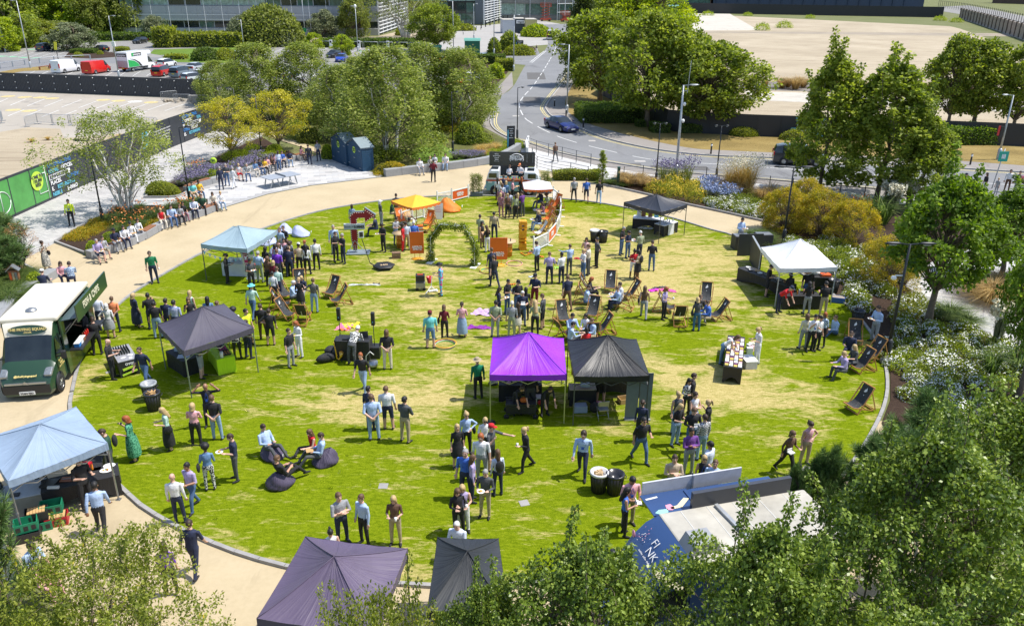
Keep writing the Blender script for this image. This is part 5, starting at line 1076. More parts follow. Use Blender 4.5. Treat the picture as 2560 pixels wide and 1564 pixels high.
pl_('goldcover',sq_(px('940 428 1010 424 1015 432 950 438'),8,33,.6),.6,'golden cover plant behind the seat wall','yellow ground cover plants')
pl_('greentuft',sq_(px('0 740 20 700 60 690 70 730 20 780'),16,34,.45),1.0,'long green grass tuft behind the food truck','green tufts');pl_('tuft',[G(300,345),G(280,350),G(80,355),G(120,350)],.5,'dry weed on the sandy site','weeds')
pl_('bronze',sq_(px('1860 222 2000 214 2300 228 2450 236 2440 240 2280 236 1980 224'),40,35,2.0),1.6,'tall dry weeds along the broken asphalt strip','weeds on the cleared site',.4)
pl_('greenclump',[G(1870,40),G(1770,39),G(2025,46),G(1905,76),G(1960,70),G(2350,52),G(2390,56)],2.5,'green weed near the far hoarding','weeds on the cleared site')
pl_('greenclump',sq_(px('-300 1560 -40 1480 40 1560 100 1640 -100 1700'),14,36,.7),.7,'yellow green plant in the near bed at the bottom left','leafy clumps')
# == VEHICLES
HLM=M('headlight glass',(.3,.32,.33),.12,.5,.3);TLM=M('tail light red',(.45,.015,.01),.25,0,.1);PLY=M('yellow number plate',(.7,.55,.03),.5);PLW=M('white number plate',(.75,.75,.72),.5);RIM=M('alloy rim',(.4,.41,.42),.3,.8,.1)
def wm_():
 t=MB().la([(.2,-.1),(.31,-.11),(.335,-.06),(.335,.06),(.31,.11),(.2,.1)],20).mesh('tyre',RUBBER)
 r=MB().la([(0,.08),(.06,.095),(.2,.06),(.215,.1)],20)
 for k in rn(5):a=k*1.2566;r.bar((.04*cos(a),.04*sin(a),.1),(.19*cos(a),.19*sin(a),.09),.05,.02)
 d=MB().la([(0,.03),(.21,.03)],16).mesh('hub',KP)
 return t,r.mesh('rim',RIM),d
WT,WR,WD_=wm_()
def wh_(t,x,y,s,r=.335):
 k=r/.335;w_=link('wheel',WT,t,(x,y,r),(R(-90)if s>0 else R(90),0,0),(k,k,k));link('rim',WR,w_);link('hub',WD_,w_)
CARS={'hatch':dict(st=[(-2.0,.72,.62,.66,.66),(-1.98,.8,.86,.92,.6),(-1.75,.84,.92,1.32,.56),(-1.45,.86,.93,1.44,.58),(-.2,.87,.92,1.47,.6),(.35,.87,.91,1.42,.58),(1.05,.86,.9,.96,.62),(1.75,.82,.76,.8,.62),(2.0,.7,.55,.6,.55)],wb=(-1.28,1.25),glass=(1,5)),'saloon':dict(st=[(-2.45,.75,.6,.64,.68),(-2.42,.84,.84,.98,.62),(-1.9,.9,.92,1.05,.66),(-1.2,.93,.93,1.36,.6),(-.5,.94,.92,1.44,.62),(.2,.94,.91,1.42,.62),(1.1,.93,.88,.98,.68),(2.1,.88,.72,.8,.66),(2.45,.74,.5,.58,.56)],wb=(-1.5,1.42),glass=(2,5)),'suv':dict(st=[(-2.2,.8,.75,.8,.72),(-2.18,.86,1.0,1.1,.66),(-2.0,.9,1.04,1.55,.62),(-1.5,.92,1.04,1.68,.66),(.1,.93,1.03,1.7,.68),(.5,.93,1.02,1.64,.66),(1.15,.92,1.0,1.1,.72),(2.0,.88,.88,.95,.7),(2.25,.78,.6,.7,.62)],wb=(-1.32,1.35),glass=(1,5)),'van':dict(st=[(-2.5,.9,1.0,1.05,.85),(-2.49,.96,1.25,2.0,.84),(-2.3,.98,1.25,2.08,.84),(.3,.98,1.22,2.08,.84),(.95,.98,1.2,2.02,.82),(1.2,.98,1.18,1.95,.8),(1.85,.96,1.1,1.2,.78),(2.35,.9,.85,.95,.74),(2.5,.8,.55,.65,.66)],wb=(-1.55,1.55),glass=(4,5)),}
def loft(st):
 rows=[]
 for x,hw,zb,zt,tw in st:
  h=[(hw*.9,.2),(hw,.34),(hw*1.0,.34+(zb-.34)*.6),(hw*.975,zb),(tw,zt-.03),(tw*.8,zt)]
  rows.append([(x,y,z)for y,z in h]+[(x,-y,z)for y,z in reversed(h)])
 return rows
def sub(vs,fs,sm=False):
 used=sorted({v for f in fs for v in f});mp={v:i for i,v in en(used)};return MB().add([vs[v]for v in used],[tuple(mp[v]for v in f)for f in fs],0,sm)
def car(kind,c,ang,col,lab,scale=1.0,group='parked cars in the car park',name='parked_car',plates=True,detail=1):
 S=CARS[kind];t=Th(name,lab,'van' if kind=='van' else 'car',(c.x,c.y,c.z),ang,group);t.scale=(scale,)*3
 rows=loft(S['st']);n=len(rows[0]);g0,g1=S['glass'];body=MB();win={}
 vs=[p for r in rows for p in r];last=len(rows)-1;bf=[]
 for i in rn(last):
  for j in rn(n-1):
   f=(i*n+j,(i+1)*n+j,(i+1)*n+j+1,i*n+j+1);x0,x1=S['st'][i],S['st'][i+1];key=None
   if j in(3,7)and g0<=i<=g1 and not(kind=='van' and i<3):key='side_window'
   if j in(4,5,6):
    up=x1[3]-x0[3]
    if up<-.3:key='windscreen'
    if up>.28 and kind!='van':key='rear_window'
   if key:win.setdefault(key+('L' if j>5 and key=='side_window' else ''),[]).append(f)
   else:bf.append(f)
  bf.append((i*n,i*n+n-1,(i+1)*n+n-1,(i+1)*n))
 bf.append(tuple(rn(n)));bf.append(tuple(last*n+k for k in reversed(rn(n))))
 body.add(vs,bf,0,True);P_=paint('car paint %s'%lab.split()[0],col);o=body.bd('body',P_,t);shade_auto(o.data);md=o.modifiers.new('split','EDGE_SPLIT');md.split_angle=R(38)
 for k,fs in win.items():
  used=sorted({v for f in fs for v in f});mp={v:i for i,v in en(used)};MB().add([vs[v]for v in used],[tuple(mp[v]for v in f)for f in fs]).bd(k.rstrip('L'),GLASS,t)
 ya=S['st'][4][1]
 for x in S['wb']:
  for s in(-1,1):
   MB().la([(0,0),(.38,0),(.38,.012),(0,.012)],16).bd('wheel_arch',KP,t,loc=(x,s*(ya-.005),.36),rot=(R(-90*s),0,0));wh_(t,x,s*(ya-.06),s)
 xf=S['st'][-2];xr=S['st'][1]
 for s in(-1,1):
  BO((xf[0]+.08,s*(xf[1]-.14),xf[2]-.06),(.22,.26,.12),rz=-s*.35).bd('headlight',HLM,t);BO((xr[0]-.0,s*(xr[1]-.1),xr[2]-.04),(.1,.2,.3 if kind!='van' else.7)).bd('tail_light',TLM,t)
  BO((.75 if kind!='van' else 1.35,s*(ya+.1),S['st'][4][2]+.06),(.14,.2,.13)).bd('mirror',P_,t)
 BO((S['st'][0][0]-.02,0,.62),(.03,.5,.11)).bd('number_plate',PLY,t);BO((S['st'][-1][0]+.02,0,.42),(.03,.5,.11)).bd('number_plate',PLW,t)
 BO((S['st'][-1][0]-.06,0,.35),(.18,xf[1]*1.5,.16)).bd('grille',KP,t)
 return t
def cx_(kind,rear,front,col,lab,**k):
 a=G(*rear);b=G(*front);d=b-a;return car(kind,(a+b)/2,atan2(d.y,d.x),col,lab,**k)
NVY=(.012,.02,.05);BLK_=(.012,.013,.016);RED_=(.55,.012,.01);WHT_=(.78,.79,.8);SIL=(.42,.45,.48);GRY=(.16,.2,.24)
cx_('suv',(90,131),(138,124),NVY,'dark navy estate car parked on the left of the car park');cx_('hatch',(268,130),(238,128),BLK_,'small black car facing left beside the mulch island',scale=.92);cx_('hatch',(368,107),(334,111),BLK_,'black hatchback parked near the dark clipped hedge')
cx_('van',(143,184),(193,177),WHT_,'white panel van parked behind the charcoal hoarding',name='parked_van');cx_('van',(218,187),(268,179),(.6,.012,.008),'bright red panel van beside the white van',name='parked_van')
cx_('hatch',(400,170),(436,164),WHT_,'white hatchback with green doors right of the box truck');cx_('suv',(390,193),(424,185),RED_,'dark red people carrier left of the grey estate');cx_('suv',(430,196),(477,187),GRY,'steel grey estate car between red and white cars')
cx_('saloon',(466,182),(516,172),SIL,'pale silver coupe behind the steel grey estate');cx_('hatch',(494,198),(534,190),WHT_,'white hatchback at the right end of the row');cx_('hatch',(466,207),(506,202),(.6,.64,.68),'pale car whose roof just shows above the charcoal hoarding')
cx_('hatch',(868,148),(840,160),(.02,.06,.4),'bright blue hatchback seen between the birches');cx_('hatch',(848,141),(822,146),BLK_,'black car parked beside the bright blue hatchback');cx_('hatch',(632,143),(664,147),SIL,'silver grey car behind the left birches')
cx_('hatch',(588,145),(612,150),WHT_,'white car left of the silver grey one behind the birches');cx_('suv',(1215,152),(1192,160),(.25,.29,.34),'silver estate car behind the wide clipped hedge');cx_('hatch',(915,206),(950,200),RED_,'red car glimpsed through the largest birch')
cx_('hatch',(860,196),(895,190),WHT_,'white car glimpsed left of the largest birch');cx_('hatch',(1122,216),(1155,208),(.6,.03,.01),'red car glimpsed through the rightmost birch');cx_('hatch',(1082,160),(1112,154),(.7,.12,.02),'orange red car glimpsed above the birches')
cx_('hatch',(1170,206),(1200,198),WHT_,'white car behind the rightmost birch');cx_('suv',(1020,190),(1055,184),WHT_,'white estate car behind the middle birches');cx_('hatch',(720,206),(752,199),(.6,.6,.6),'pale car behind the yellow trees')
t=cx_('saloon',(1374,315),(1434,334),(.008,.018,.13),'dark blue saloon car driving round the road bend',group='cars on the road',name='moving_car')
t=cx_('suv',(1960,408),(2032,412),(.03,.035,.04),'dark off road car on the road under the upright trees',group='cars on the road',name='moving_car',scale=1.05)
t=cx_('van',(1375,108),(1382,90),(.7,.7,.72),'white van with its rear door open on the far road',group='cars on the road',name='parked_van',scale=1.15);BO((-2.55,0,1.3),(.1,1.6,1.5)).bd('open_rear',KP,t);BO((-3.0,1.0,1.3),(1.0,.06,1.5)).bd('door',TIM,t)
a=G(300,182);b=G(384,170);d=b-a;t=Th('box_truck','white box truck with a green and black swoosh and dark name panels','truck',(a+b)/2,atan2(d.y,d.x));WP=paint('truck white',(.78,.79,.8))
o=BO((-.7,0,1.95),(4.9,2.2,2.5)).bd('box_body',WP,t);bevel(o,.06);BO((-.7,0,.62),(4.9,1.9,.18)).bd('chassis',KP,t)
rows=loft([(1.7,.95,1.2,2.15,.85),(2.3,.97,1.2,2.2,.82),(2.45,.97,1.2,2.15,.8),(3.1,.95,1.12,1.22,.76),(3.5,.86,.85,.95,.7),(3.65,.76,.5,.6,.6)])
m_=MB();n=12;vs=[p for r in rows for p in r];fb,fg=[],[]
for i in rn(5):
 for j in rn(11):(fg if(j in(4,5,6)and i==2)or(j in(3,7)and i in(0,1,2))else fb).append((i*n+j,(i+1)*n+j,(i+1)*n+j+1,i*n+j+1))
fb+=[tuple(rn(n)),tuple(5*n+k for k in reversed(rn(n)))];m_.add(vs,fb).bd('cab',WP,t);sub(vs,fg).bd('window',GLASS,t)
o=BO((2.2,0,2.75),(1.6,1.9,.8)).bd('roof_fairing',WP,t);bevel(o,.3,3)
for x in(-2.0,2.75):
 for s in(-1,1):wh_(t,x,s*.9,s,.38)
for s in(-1,):
 GS=M('swoosh green',(.02,.35,.08),.5,0,.05)
 Mx=MTr((0,-1.115,0))@MRo(R(90),4,'X')
 MB().pr([(-3.0,.8),(-.4,.8),(-.8,1.3),(-1.6,1.75),(-3.0,2.0)],0,.01,M=Mx).bd('green_print',GS,t)
 MB().pr([(-.3,.8),(.2,.8),(-.4,1.45),(-1.4,1.95),(-2.6,2.15),(-1.5,1.85),(-.7,1.35)],0,.012,M=Mx).bd('black_print',KP,t)
 BO((-.9,-1.12,2.75),(2.3,.015,.5)).bd('name_panel',KP,t);BO((-1.8,-1.13,2.75),(.5,.015,.5)).bd('green_print',GS,t);text(t,'enterprise',.42,fz((-.8,-1.14,2.75),(1,0,0),(0,0,1)),TXTW,bold=.01)
BO((-3.17,0,2.7),(.02,2.0,.5)).bd('name_panel',KP,t);text(t,'enterprise',.4,fz((-3.2,0,2.7),(0,-1,0),(0,0,1)),TXTW,bold=.01)
BO((-3.2,0,1.3),(.04,2.0,1.0)).bd('tail_lift',SIL and GALV,t);BO((-3.22,0,.62),(.05,1.9,.2)).bd('tail_light',TLM,t);BO((-3.26,0,.62),(.03,.5,.12)).bd('number_plate',PLY,t)
# -- green fish and chip truck (front = +X)
DKG=paint('bottle green paint',(.022,.06,.032),.3);CRM=paint('cream paint',(.72,.66,.54),.45)
A=G(143,790,2.85);B=G(217,706,2.85);f=(A-B);L=f.length;f.normalize();side=Ve((f.y,-f.x,0))
if side.x>0:side=-side
W_=2.1;rc=B+side*W_/2;ang=atan2(f.y,f.x)
t=FT=Th('fish_and_chip_truck','dark green and cream fish and chip truck with its serving hatch open','food truck',(rc.x,rc.y,0),ang)
yl=(MRo(-ang,4,'Z')@(-side)).y;sg=1 if yl>0 else-1
hw=W_/2;Lb=L
def side_quad(x0,x1,z0,z1,y,mat,nm,th=.02):return BO(((x0+x1)/2,y,(z0+z1)/2),(x1-x0,th,z1-z0)).bd(nm,mat,t)
BO((Lb/2,-sg*hw,1.55),(Lb,.06,2.4)).box((.03,0,1.55),(.06,W_-.06,2.4)).box((Lb/2,0,.38),(Lb,W_-.06,.12)).box((Lb/2,sg*hw,.72),(Lb,.06,.9)).box((.3,sg*hw,1.9),(.6,.06,1.5)).box((Lb-.2,sg*hw,1.9),(.4,.06,1.5)).bd('body',DKG,t)
o=BO((Lb/2+.05,0,2.8),(Lb+.25,W_+.08,.22)).bd('roof',CRM,t);bevel(o,.09,3)
MB().la([(.22,0),(.2,.06),(.08,.12),(0,.12)],14).bd('roof_vent',ME_,t,loc=(Lb-.6,-.1*sg,2.92))
BO((Lb/2,0,1.2),(Lb-.6,.5,.1)).bd('inner_counter',ME_,t);BO((Lb/2,-sg*(hw-.1),1.9),(Lb-.4,.05,1.2)).bd('inner_wall',M('steel lining',(.3,.3,.29),.4,.6),t)
BO((Lb/2,sg*(hw+.28),1.16),(Lb-.7,.5,.05)).bd('counter',KM,t)
o=BO((Lb/2,sg*(hw+.34),2.62),(Lb-.3,.75,.03),M=MRo(sg*.16,3,'X')).bd('hatch',M('slate blue flap',(.07,.11,.12),.5),t)
pn=BO((Lb/2-.05,sg*(hw+.74),2.92),(Lb+.25,.05,.72)).bd('hatch_sign',DKG,t)
text(t,'FISH & CHIPS',.42,fz((Lb/2+.1,sg*(hw+.775),2.95),(-sg*-1 if False else(1 if sg<0 else-1),0,0),(0,0,1)),M('cream lettering',(.75,.7,.5),.5),sx=.9,bold=.006)
text(t,'FISH & CHIPS',.42,fz((Lb/2+.1,sg*(hw+.705),2.95),((1 if sg>0 else-1),0,0),(0,0,1)),M('cream lettering',(.75,.7,.5),.5),sx=.9,bold=.006)
for x in(.3,Lb-.3):MB().bar((x,sg*hw,1.9),(x,sg*(hw+.6),2.6),.03).bd('hatch_strut',ME_,t)
x0=Lb
st=[(x0,.98,1.55,2.78,.98),(x0+.25,1.0,1.45,2.72,.92),(x0+.42,1.0,1.4,2.25,.86),(x0+.95,1.0,1.25,1.42,.84),(x0+1.42,.96,.95,1.02,.8),(x0+1.6,.86,.6,.7,.7)]
rows=loft(st);vs=[p for r in rows for p in r];n=12;fb,fw,fc=[],[],[]
for i in rn(5):
 for j in rn(11):
  q=(i*n+j,(i+1)*n+j,(i+1)*n+j+1,i*n+j+1)
  if j in(4,5,6)and i==2:fw.append(q)
  elif j in(4,5,6)and i in(0,1):fc.append(q)
  else:fb.append(q)
fb+=[tuple(5*n+k for k in reversed(rn(n)))]
o=MB().add(vs,fb,0,True).bd('cab',DKG,t);o.modifiers.new('split','EDGE_SPLIT').split_angle=R(35);sub(vs,fw).bd('windscreen',GLASS,t);sub(vs,fc,True).bd('cab_fairing',CRM,t)
fm=lambda s,z,xx:fz((xx,0,z),(0,1,0),s)
nrm=Ve((.17,0,0));P1=Ve((x0+.25,0,2.72));P2=Ve((x0+.42,0,2.25));dn=(P1-P2).normalized()
bd=MB();c_=(P1+P2)/2+Ve((.05,0,0));xr=Ve((0,1,0));bd.add([c_+xr*.72*cos(k*.2618)+dn*.2*sin(k*.2618)for k in rn(24)],[tuple(rn(24))]);bd.bd('name_badge',DKG,t)
GOLD=M('gold lettering',(.7,.55,.2),.5);text(t,'THE FRYING SQUAD',.15,fz(c_+Ve((.02,0,.03)),(0,1,0),dn),GOLD,bold=.004);text(t,'.CO.UK',.09,fz(c_+Ve((.04,0,-.09)),(0,1,0),dn),GOLD,bold=.003)
for s in(-1,1):
 MB().add([(x0+.05,s*1.005,1.5),(x0+.8,s*1.005,1.35),(x0+.42,s*.93,2.1),(x0+.05,s*.95,2.2)],[(0,1,2,3)]).bd('side_window',GLASS,t)
 MB().bar((x0+.75,s*1.0,1.45),(x0+.85,s*1.28,1.5),.05).bd('mirror_arm',KP,t);o=BO((x0+.85,s*1.3,1.55),(.16,.2,.36)).bd('mirror',KP,t);bevel(o,.05)
 MB().add([(x0+1.12,s*.9,1.2),(x0+1.46,s*.86,.98),(x0+1.5,s*.5,.86),(x0+1.44,s*.55,1.0)],[(0,1,2,3)]).bd('headlight',HLM,t);
 o=BO((x0+1.3,s*.8,1.06),(.42,.3,.14),M=MRo(.5,3,'Y')).bd('headlight',HLM,t);bevel(o,.05)
 wh_(t,x0+.95,s*.93,s,.36);wh_(t,.9,s*.95,s,.36);MB().la([(0,0),(.43,0),(.43,.02),(0,.02)],18).bd('wheel_arch',KP,t,loc=(x0+.95,s*1.0,.42),rot=(R(-90*s),0,0))
 MB().bar((x0+.8,s*.2,1.48),(x0+.75,-s*.1+s*.5,1.56),.02).bd('wiper',KP,t)
BO((x0+1.56,0,.48),(.16,1.7,.34)).bd('grille',KP,t);o=BO((x0+1.62,0,.74),(.08,1.5,.06)).bd('chrome_strip',RIM,t)
MB().add([(x0+1.67,-.12,.7),(x0+1.67,0,.8),(x0+1.67,.12,.7),(x0+1.67,.12,.74),(x0+1.67,0,.85),(x0+1.67,-.12,.74)],[(0,1,2,5),(1,2,3,4),(0,1,4,5)]).bd('emblem',RIM,t)
BO((x0+1.66,0,.34),(.03,.56,.13)).bd('number_plate',PLW,t);text(t,'YU64 YJO',.11,fz((x0+1.685,0,.34),(0,1,0),(0,0,1)),KP,bold=.003)
text(t,'@thefryingsquad',.12,fz((x0+1.5,0,1.0),(0,1,0),(-.6,0,.5)),GOLD,bold=.003)
text(t,'The Frying\nSquad\nFish & Chips',.12,fz((x0+.5,sg*1.02,1.1),(-1 if sg>0 else 1,0,0),(0,0,1)),GOLD,bold=.002)
for x,z,s_,m in((.8,2.1,'MENU',M('menu yellow',(.6,.5,.12),.6)),(1.6,2.1,'',M('menu cream',(.6,.58,.5),.6))):BO((x,-sg*(hw-.15),z),(.6,.02,.7)).bd('menu_board',m,t)
for i,(x,m,lab)in en(((Lb-.7,M('blue tub',(.03,.2,.5),.5),'blue plastic tub of forks on the truck counter'),(Lb-1.0,WP_,'white tub of sachets on the truck counter'),(Lb-1.3,TIM,'brown tray on the truck counter'))):
 p=t.matrix_basis@Ve((x,sg*(hw+.26),1.19));b_=Th('tub',lab,'tub',p,ang);BO((0,0,.08),(.26,.2,.16)).bd('container',m,b_);BO((0,0,.165),(.28,.22,.02)).bd('lid',WP_,b_)
for i in rn(6):
 p=t.matrix_basis@Ve((Lb-1.6-i*.09,sg*(hw+.2+.06*(i%2)),1.19));tag(MB().la([(.04,0),(.04,.16),(.015,.2),(0,.22)],8).bd('sauce_bottle',(M('brown sauce',(.12,.03,.01),.3),M('red sauce',(.5,.02,.01),.3))[i%2],loc=p),('brown','red')[i%2]+' sauce bottle standing on the green truck counter','bottle','sauce bottles on the truck counter')
 # -- blue coffee truck (front = +X, towards image left)
FNK=paint('deep blue paint',(.03,.07,.19),.3);BL2=M('dark slate board',(.045,.05,.065),.45,0,.1);RF=M('weathered white roof',(.4,.38,.33),.7,0,.3,1.2,.004,8)
ZR=2.75
A=G(1646,1284,ZR);B=G(1946,1233,ZR);C_=G(1714,1402,ZR);f=(A-B).normalized();wv=C_-A;W_=2.0;ang=atan2(f.y,f.x)
left=Ve((f.y,-f.x,0));
if left.dot(wv)<0:left=-left
Lb=4.3;rc=A-f*Lb+left*W_/2
t=FK=Th('coffee_truck','dark blue coffee truck with a grubby white roof and raised boards at the lawn edge','food truck',(rc.x,rc.y,0),ang)
lawn_s=1 if(MRo(-ang,4,'Z')@(-left)).y>0 else-1;hw=W_/2
BO((Lb/2,-lawn_s*(hw-.03),1.55),(Lb,.06,2.3)).box((.03,0,1.55),(.06,W_-.12,2.3)).box((Lb/2,0,.38),(Lb,W_-.12,.1)).box((Lb/2,lawn_s*(hw-.03),.85),(Lb,.06,1.0)).box((Lb-.5,lawn_s*(hw-.03),1.9),(1.0,.06,1.4)).bd('body',FNK,t)
o=BO((Lb/2,0,ZR-.06),(Lb,W_+.02,.14)).bd('roof',RF,t);bevel(o,.05,2)
for x in np.arange(.7,Lb,.75):BO((x,0,ZR+.012),(.02,W_-.1,.01)).bd('roof_seam',M('sealant',(.55,.55,.53),.7),t)
MB().bar((Lb-1.75,hw-.08,ZR+.05),(Lb-1.6,-hw+.08,ZR+.05),.1,.07).bd('roof_channel',GALV,t)
o=MB().pr([(-.45,0),(.45,0),(.28,.3),(-.28,.3)],-.3,.3,M=MTr((Lb-.45,-lawn_s*.45,ZR))@MRo(R(90),4,'X')).bd('roof_vent',M('grey cowl',(.3,.31,.33),.5),t)
st=[(Lb,1.0,1.5,ZR,1.0),(Lb+.35,1.0,1.42,ZR-.12,.96),(Lb+.75,1.0,1.35,ZR-.42,.9),(Lb+1.0,1.0,1.3,ZR-.75,.86),(Lb+1.45,.98,1.15,1.3,.84),(Lb+1.85,.9,.8,.9,.76),(Lb+2.0,.8,.5,.6,.66)]
rows=loft(st);vs=[p for r in rows for p in r];fb,fw=[],[]
for i in rn(6):
 for j in rn(11):(fw if j in(4,5,6)and i==3 else fb).append((i*n+j,(i+1)*n+j,(i+1)*n+j+1,i*n+j+1))
fb.append(tuple(6*n+k for k in reversed(rn(n))));o=MB().add(vs,fb,0,True).bd('cab',FNK,t);o.modifiers.new('split','EDGE_SPLIT').split_angle=R(40);sub(vs,fw).bd('windscreen',GLASS,t)
P1=Ve((Lb+.35,0,ZR-.12));P2=Ve((Lb+.75,0,ZR-.42));dn=(P1-P2).normalized();nn=Ve((.6,0,.8));c_=(P1+P2)/2+nn*.035
ydir=Ve((0,-1 if False else 1,0))
text(t,'FI',.3,fz(c_+ydir*(-.12)+dn*.12,ydir,dn),TXTW,bold=-.004,sx=1.1);text(t,'NK',.3,fz(c_+ydir*.08-dn*.12,ydir,dn),TXTW,bold=-.004,sx=1.1);text(t,'cookies  coffee  shakes',.07,fz(c_-dn*.3,ydir,dn),TXTW)
PK=[M('print '+k,c,.5,0,.05)for k,c in(('pink',(.7,.3,.4)),('mint',(.3,.6,.55)),('cream',(.75,.65,.4)),('white',(.75,.75,.75)))]
rg=random.Random(4)
for k in rn(46):
 u=(-.55 if k%2 else.6)+rg.gauss(0,.09);v=rg.gauss(.0,.1);p=c_+ydir*u+dn*v;BO((0,0,0),(.03,.012,.006),rz=rg.uniform(0,3)).bd('sprinkle',PK[(0,3,3,0)[k%4]],t,loc=p,rot=nn.to_track_quat('Z','Y').to_euler())
MB().pr([(0,0),(.5,.1),(.95,.35),(.9,.48),(.45,.28),(0,.16)],0,.006,M=fz(c_+ydir*.55-dn*.35,ydir*.6,dn)).bd('cream_swoosh',PK[2],t);MB().bl(c_-ydir*.85-dn*.2,(.03,.09,.12),8,5).bd('pink_print',PK[0],t)
for s in(-1,1):
 for x in(.9,Lb+1.25):wh_(t,x,s*.92,s,.36)
 MB().add([(Lb+.1,s*1.008,1.45),(Lb+.95,s*1.008,1.35),(Lb+.75,s*.96,1.95),(Lb+.1,s*1.0,2.2)],[(0,1,2,3)]).bd('side_window',GLASS,t);o=BO((Lb+1.1,s*1.2,1.5),(.16,.2,.34)).bd('mirror',KP,t);bevel(o,.05)
y1=lawn_s*(hw+.02)
aw=BO((Lb-.55,lawn_s*(hw+.45),ZR-.05),(1.35,.9,.04)).bd('awning',FNK,t)
for pl,m in(([(-.55,.0),(-.2,.3),(.1,.32),(.12,.24),(-.1,.2),(-.42,-.06)],PK[2]),([(.05,.1),(.2,.12),(.24,.32),(.1,.36),(.0,.28)],PK[0]),([(.2,.28),(.45,.26),(.6,.36),(.5,.44),(.25,.42)],PK[1]),([(.25,-.3),(.6,-.26),(.6,-.2),(.25,-.24)],PK[3])):
 MB().pr([(x,y*1.0)for x,y in pl],.022,.028).bd('art_print',m,t,loc=(Lb-.55,lawn_s*(hw+.45),ZR-.05),rot=(0,0,0 if lawn_s<0 else pi))
BO((Lb-2.4,lawn_s*(hw+.05),ZR+.2),(2.9,.12,.5)).bd('dark_board',BL2,t);BO((Lb-2.4,lawn_s*(hw+.45),ZR-.02),(2.6,.7,.04)).bd('awning',FNK,t)
WB=M('scuffed white board',(.55,.56,.6),.5,0,.1)
for k in rn(2):BO((Lb-.68-k*1.5,lawn_s*(hw+.95),ZR+.12),(1.46,.05,.42)).bd('white_board',WB,t)
BO((Lb-1.43,lawn_s*(hw+.92),ZR+.12),(.04,.06,.44)).bd('frame',GALV,t);BO((Lb/2,lawn_s*(hw+.2),1.3),(Lb-1.6,.4,.05)).bd('counter',GALV,t)
# -- blue camper juice bar
SKY=paint('pale blue paint',(.2,.42,.5),.3);CW=paint('camper white',(.75,.76,.77),.3);ORG=M('orange stripe',(.65,.1,.02),.4)
a=G(1212,487);b=G(1352,490);d=b-a;ang=atan2(d.y,d.x);W_=1.75;Lv=d.length*.97;up=Ve((-d.y,d.x,0)).normalized()
t=VW=Th('camper_van','pale blue and white vintage camper juice bar with a raised black sign roof','food truck',(a+b)/2+up*W_/2,ang);h2=Lv/2;hw=W_/2
prof=[(-h2,.45),(-h2+.05,.3),(h2-.1,.3),(h2,.5),(h2-.02,.95),(-h2+.02,.95)]
MB().pr([(-h2,.5),(-h2+.06,.32),(h2-.1,.32),(h2,.5),(h2,1.1),(-h2,1.1)],-hw,hw,M=MRo(R(90),4,'X')).bd('body',SKY,t);bevel(t.children[0],.08,3)
BO((0,-hw-.012,1.12),(Lv-.1,.02,.08)).bd('stripe',ORG,t)
MB().tu([(1.05,-hw-.02,1.12),(1.45,-hw-.02,1.1),(1.85,-hw-.02,.85),(2.05,-hw-.02,.55)],.045,6).bd('stripe',ORG,t)
for x0,x1,tp in((-h2+.05,-h2+1.05,1.9),(h2-1.25,h2-.05,1.82)):
 s=-1 if x0<0 else 1;xe=x0 if s<0 else x1;xi=x1 if s<0 else x0
 o=MB().pr([(xe,1.16),(xi,1.16),(xi,tp),(xe-s*.35,tp),(xe-s*.12,1.6)],-hw+.06,hw-.06,M=MRo(R(90),4,'X')).bd('upper_body',CW,t);bevel(o,.07,3)
 BO(((x0+x1)/2,-hw+.045,1.5),(.6,.02,.34)).bd('window',GLASS,t);BO(((x0+x1)/2-s*.1,0,tp+.01),(.55,.9,.03)).bd('skylight',GLASS,t)
BO((-.05,-hw+.2,1.2),(2.3,.5,.05)).bd('counter',TIM,t);BO((-.05,hw-.03,1.5),(2.3,.06,.75)).bd('rear_wall',KP,t)
lid=BO((-.15,hw-.1,2.45),(3.55,.1,1.1),M=MRo(-.12,3,'X')).bd('raised_roof',paint('gloss black',(.012,.012,.014),.15),t);bevel(lid,.08,3)
fy=hw-.17
cm=fz((.2,fy,2.46),(1,0,0),(0,-.12,1));text(t,'BEETLE\nJUICE',.34,cm,TXTW,bold=.012,space=.78)
MB().tu([cm@Ve((.52*cos(k*.2094),.42*sin(k*.2094),0))for k in rn(31)],.028,5).bd('emblem_ring',TXTW,t)
for k,s_ in en(('MENU','Smoothies 6','Juices 5','Shakes','Espresso','Wraps')):text(t,s_,.11,fz((-1.35,fy+.0,2.82-k*.14),(1,0,0),(0,-.12,1)),TXTW,bold=.002)
for x in(1.0,1.45):BO((x,fy-.0,2.42),(.02,.02,.9)).bd('seam',GALV,t)
for x in(-1.35,1.25):
 for s in(-1,1):wh_(t,x,s*(hw-.055),s,.33)
 MB().la([(0,0),(.4,0),(.4,.02),(0,.02)],18).bd('wheel_arch',KP,t,loc=(x,-hw+.012,.38),rot=(R(90),0,0))
MB().tu([(-h2-.08,-hw,.45),(-h2-.1,0,.45),(-h2-.08,hw,.45)],.07,6).bd('bumper',CW,t);BO((-h2+.35,-hw-.02,1.0),(.3,.02,.1)).bd('badge',CW,t)
for i in rn(5):p=t.matrix_basis@Ve((-.4+i*.22,-hw+.2,1.225));tag(MB().la([(.035,0),(.04,.15),(0,.15)],8).bd('juice_cup',(M('orange juice',(.7,.25,.02),.3),M('green juice',(.2,.45,.05),.3),M('berry juice',(.5,.05,.15),.3))[i%3],loc=p),('orange','green','berry')[i%3]+' juice cup on the counter of the blue camper','cup','juice cups on the camper counter')
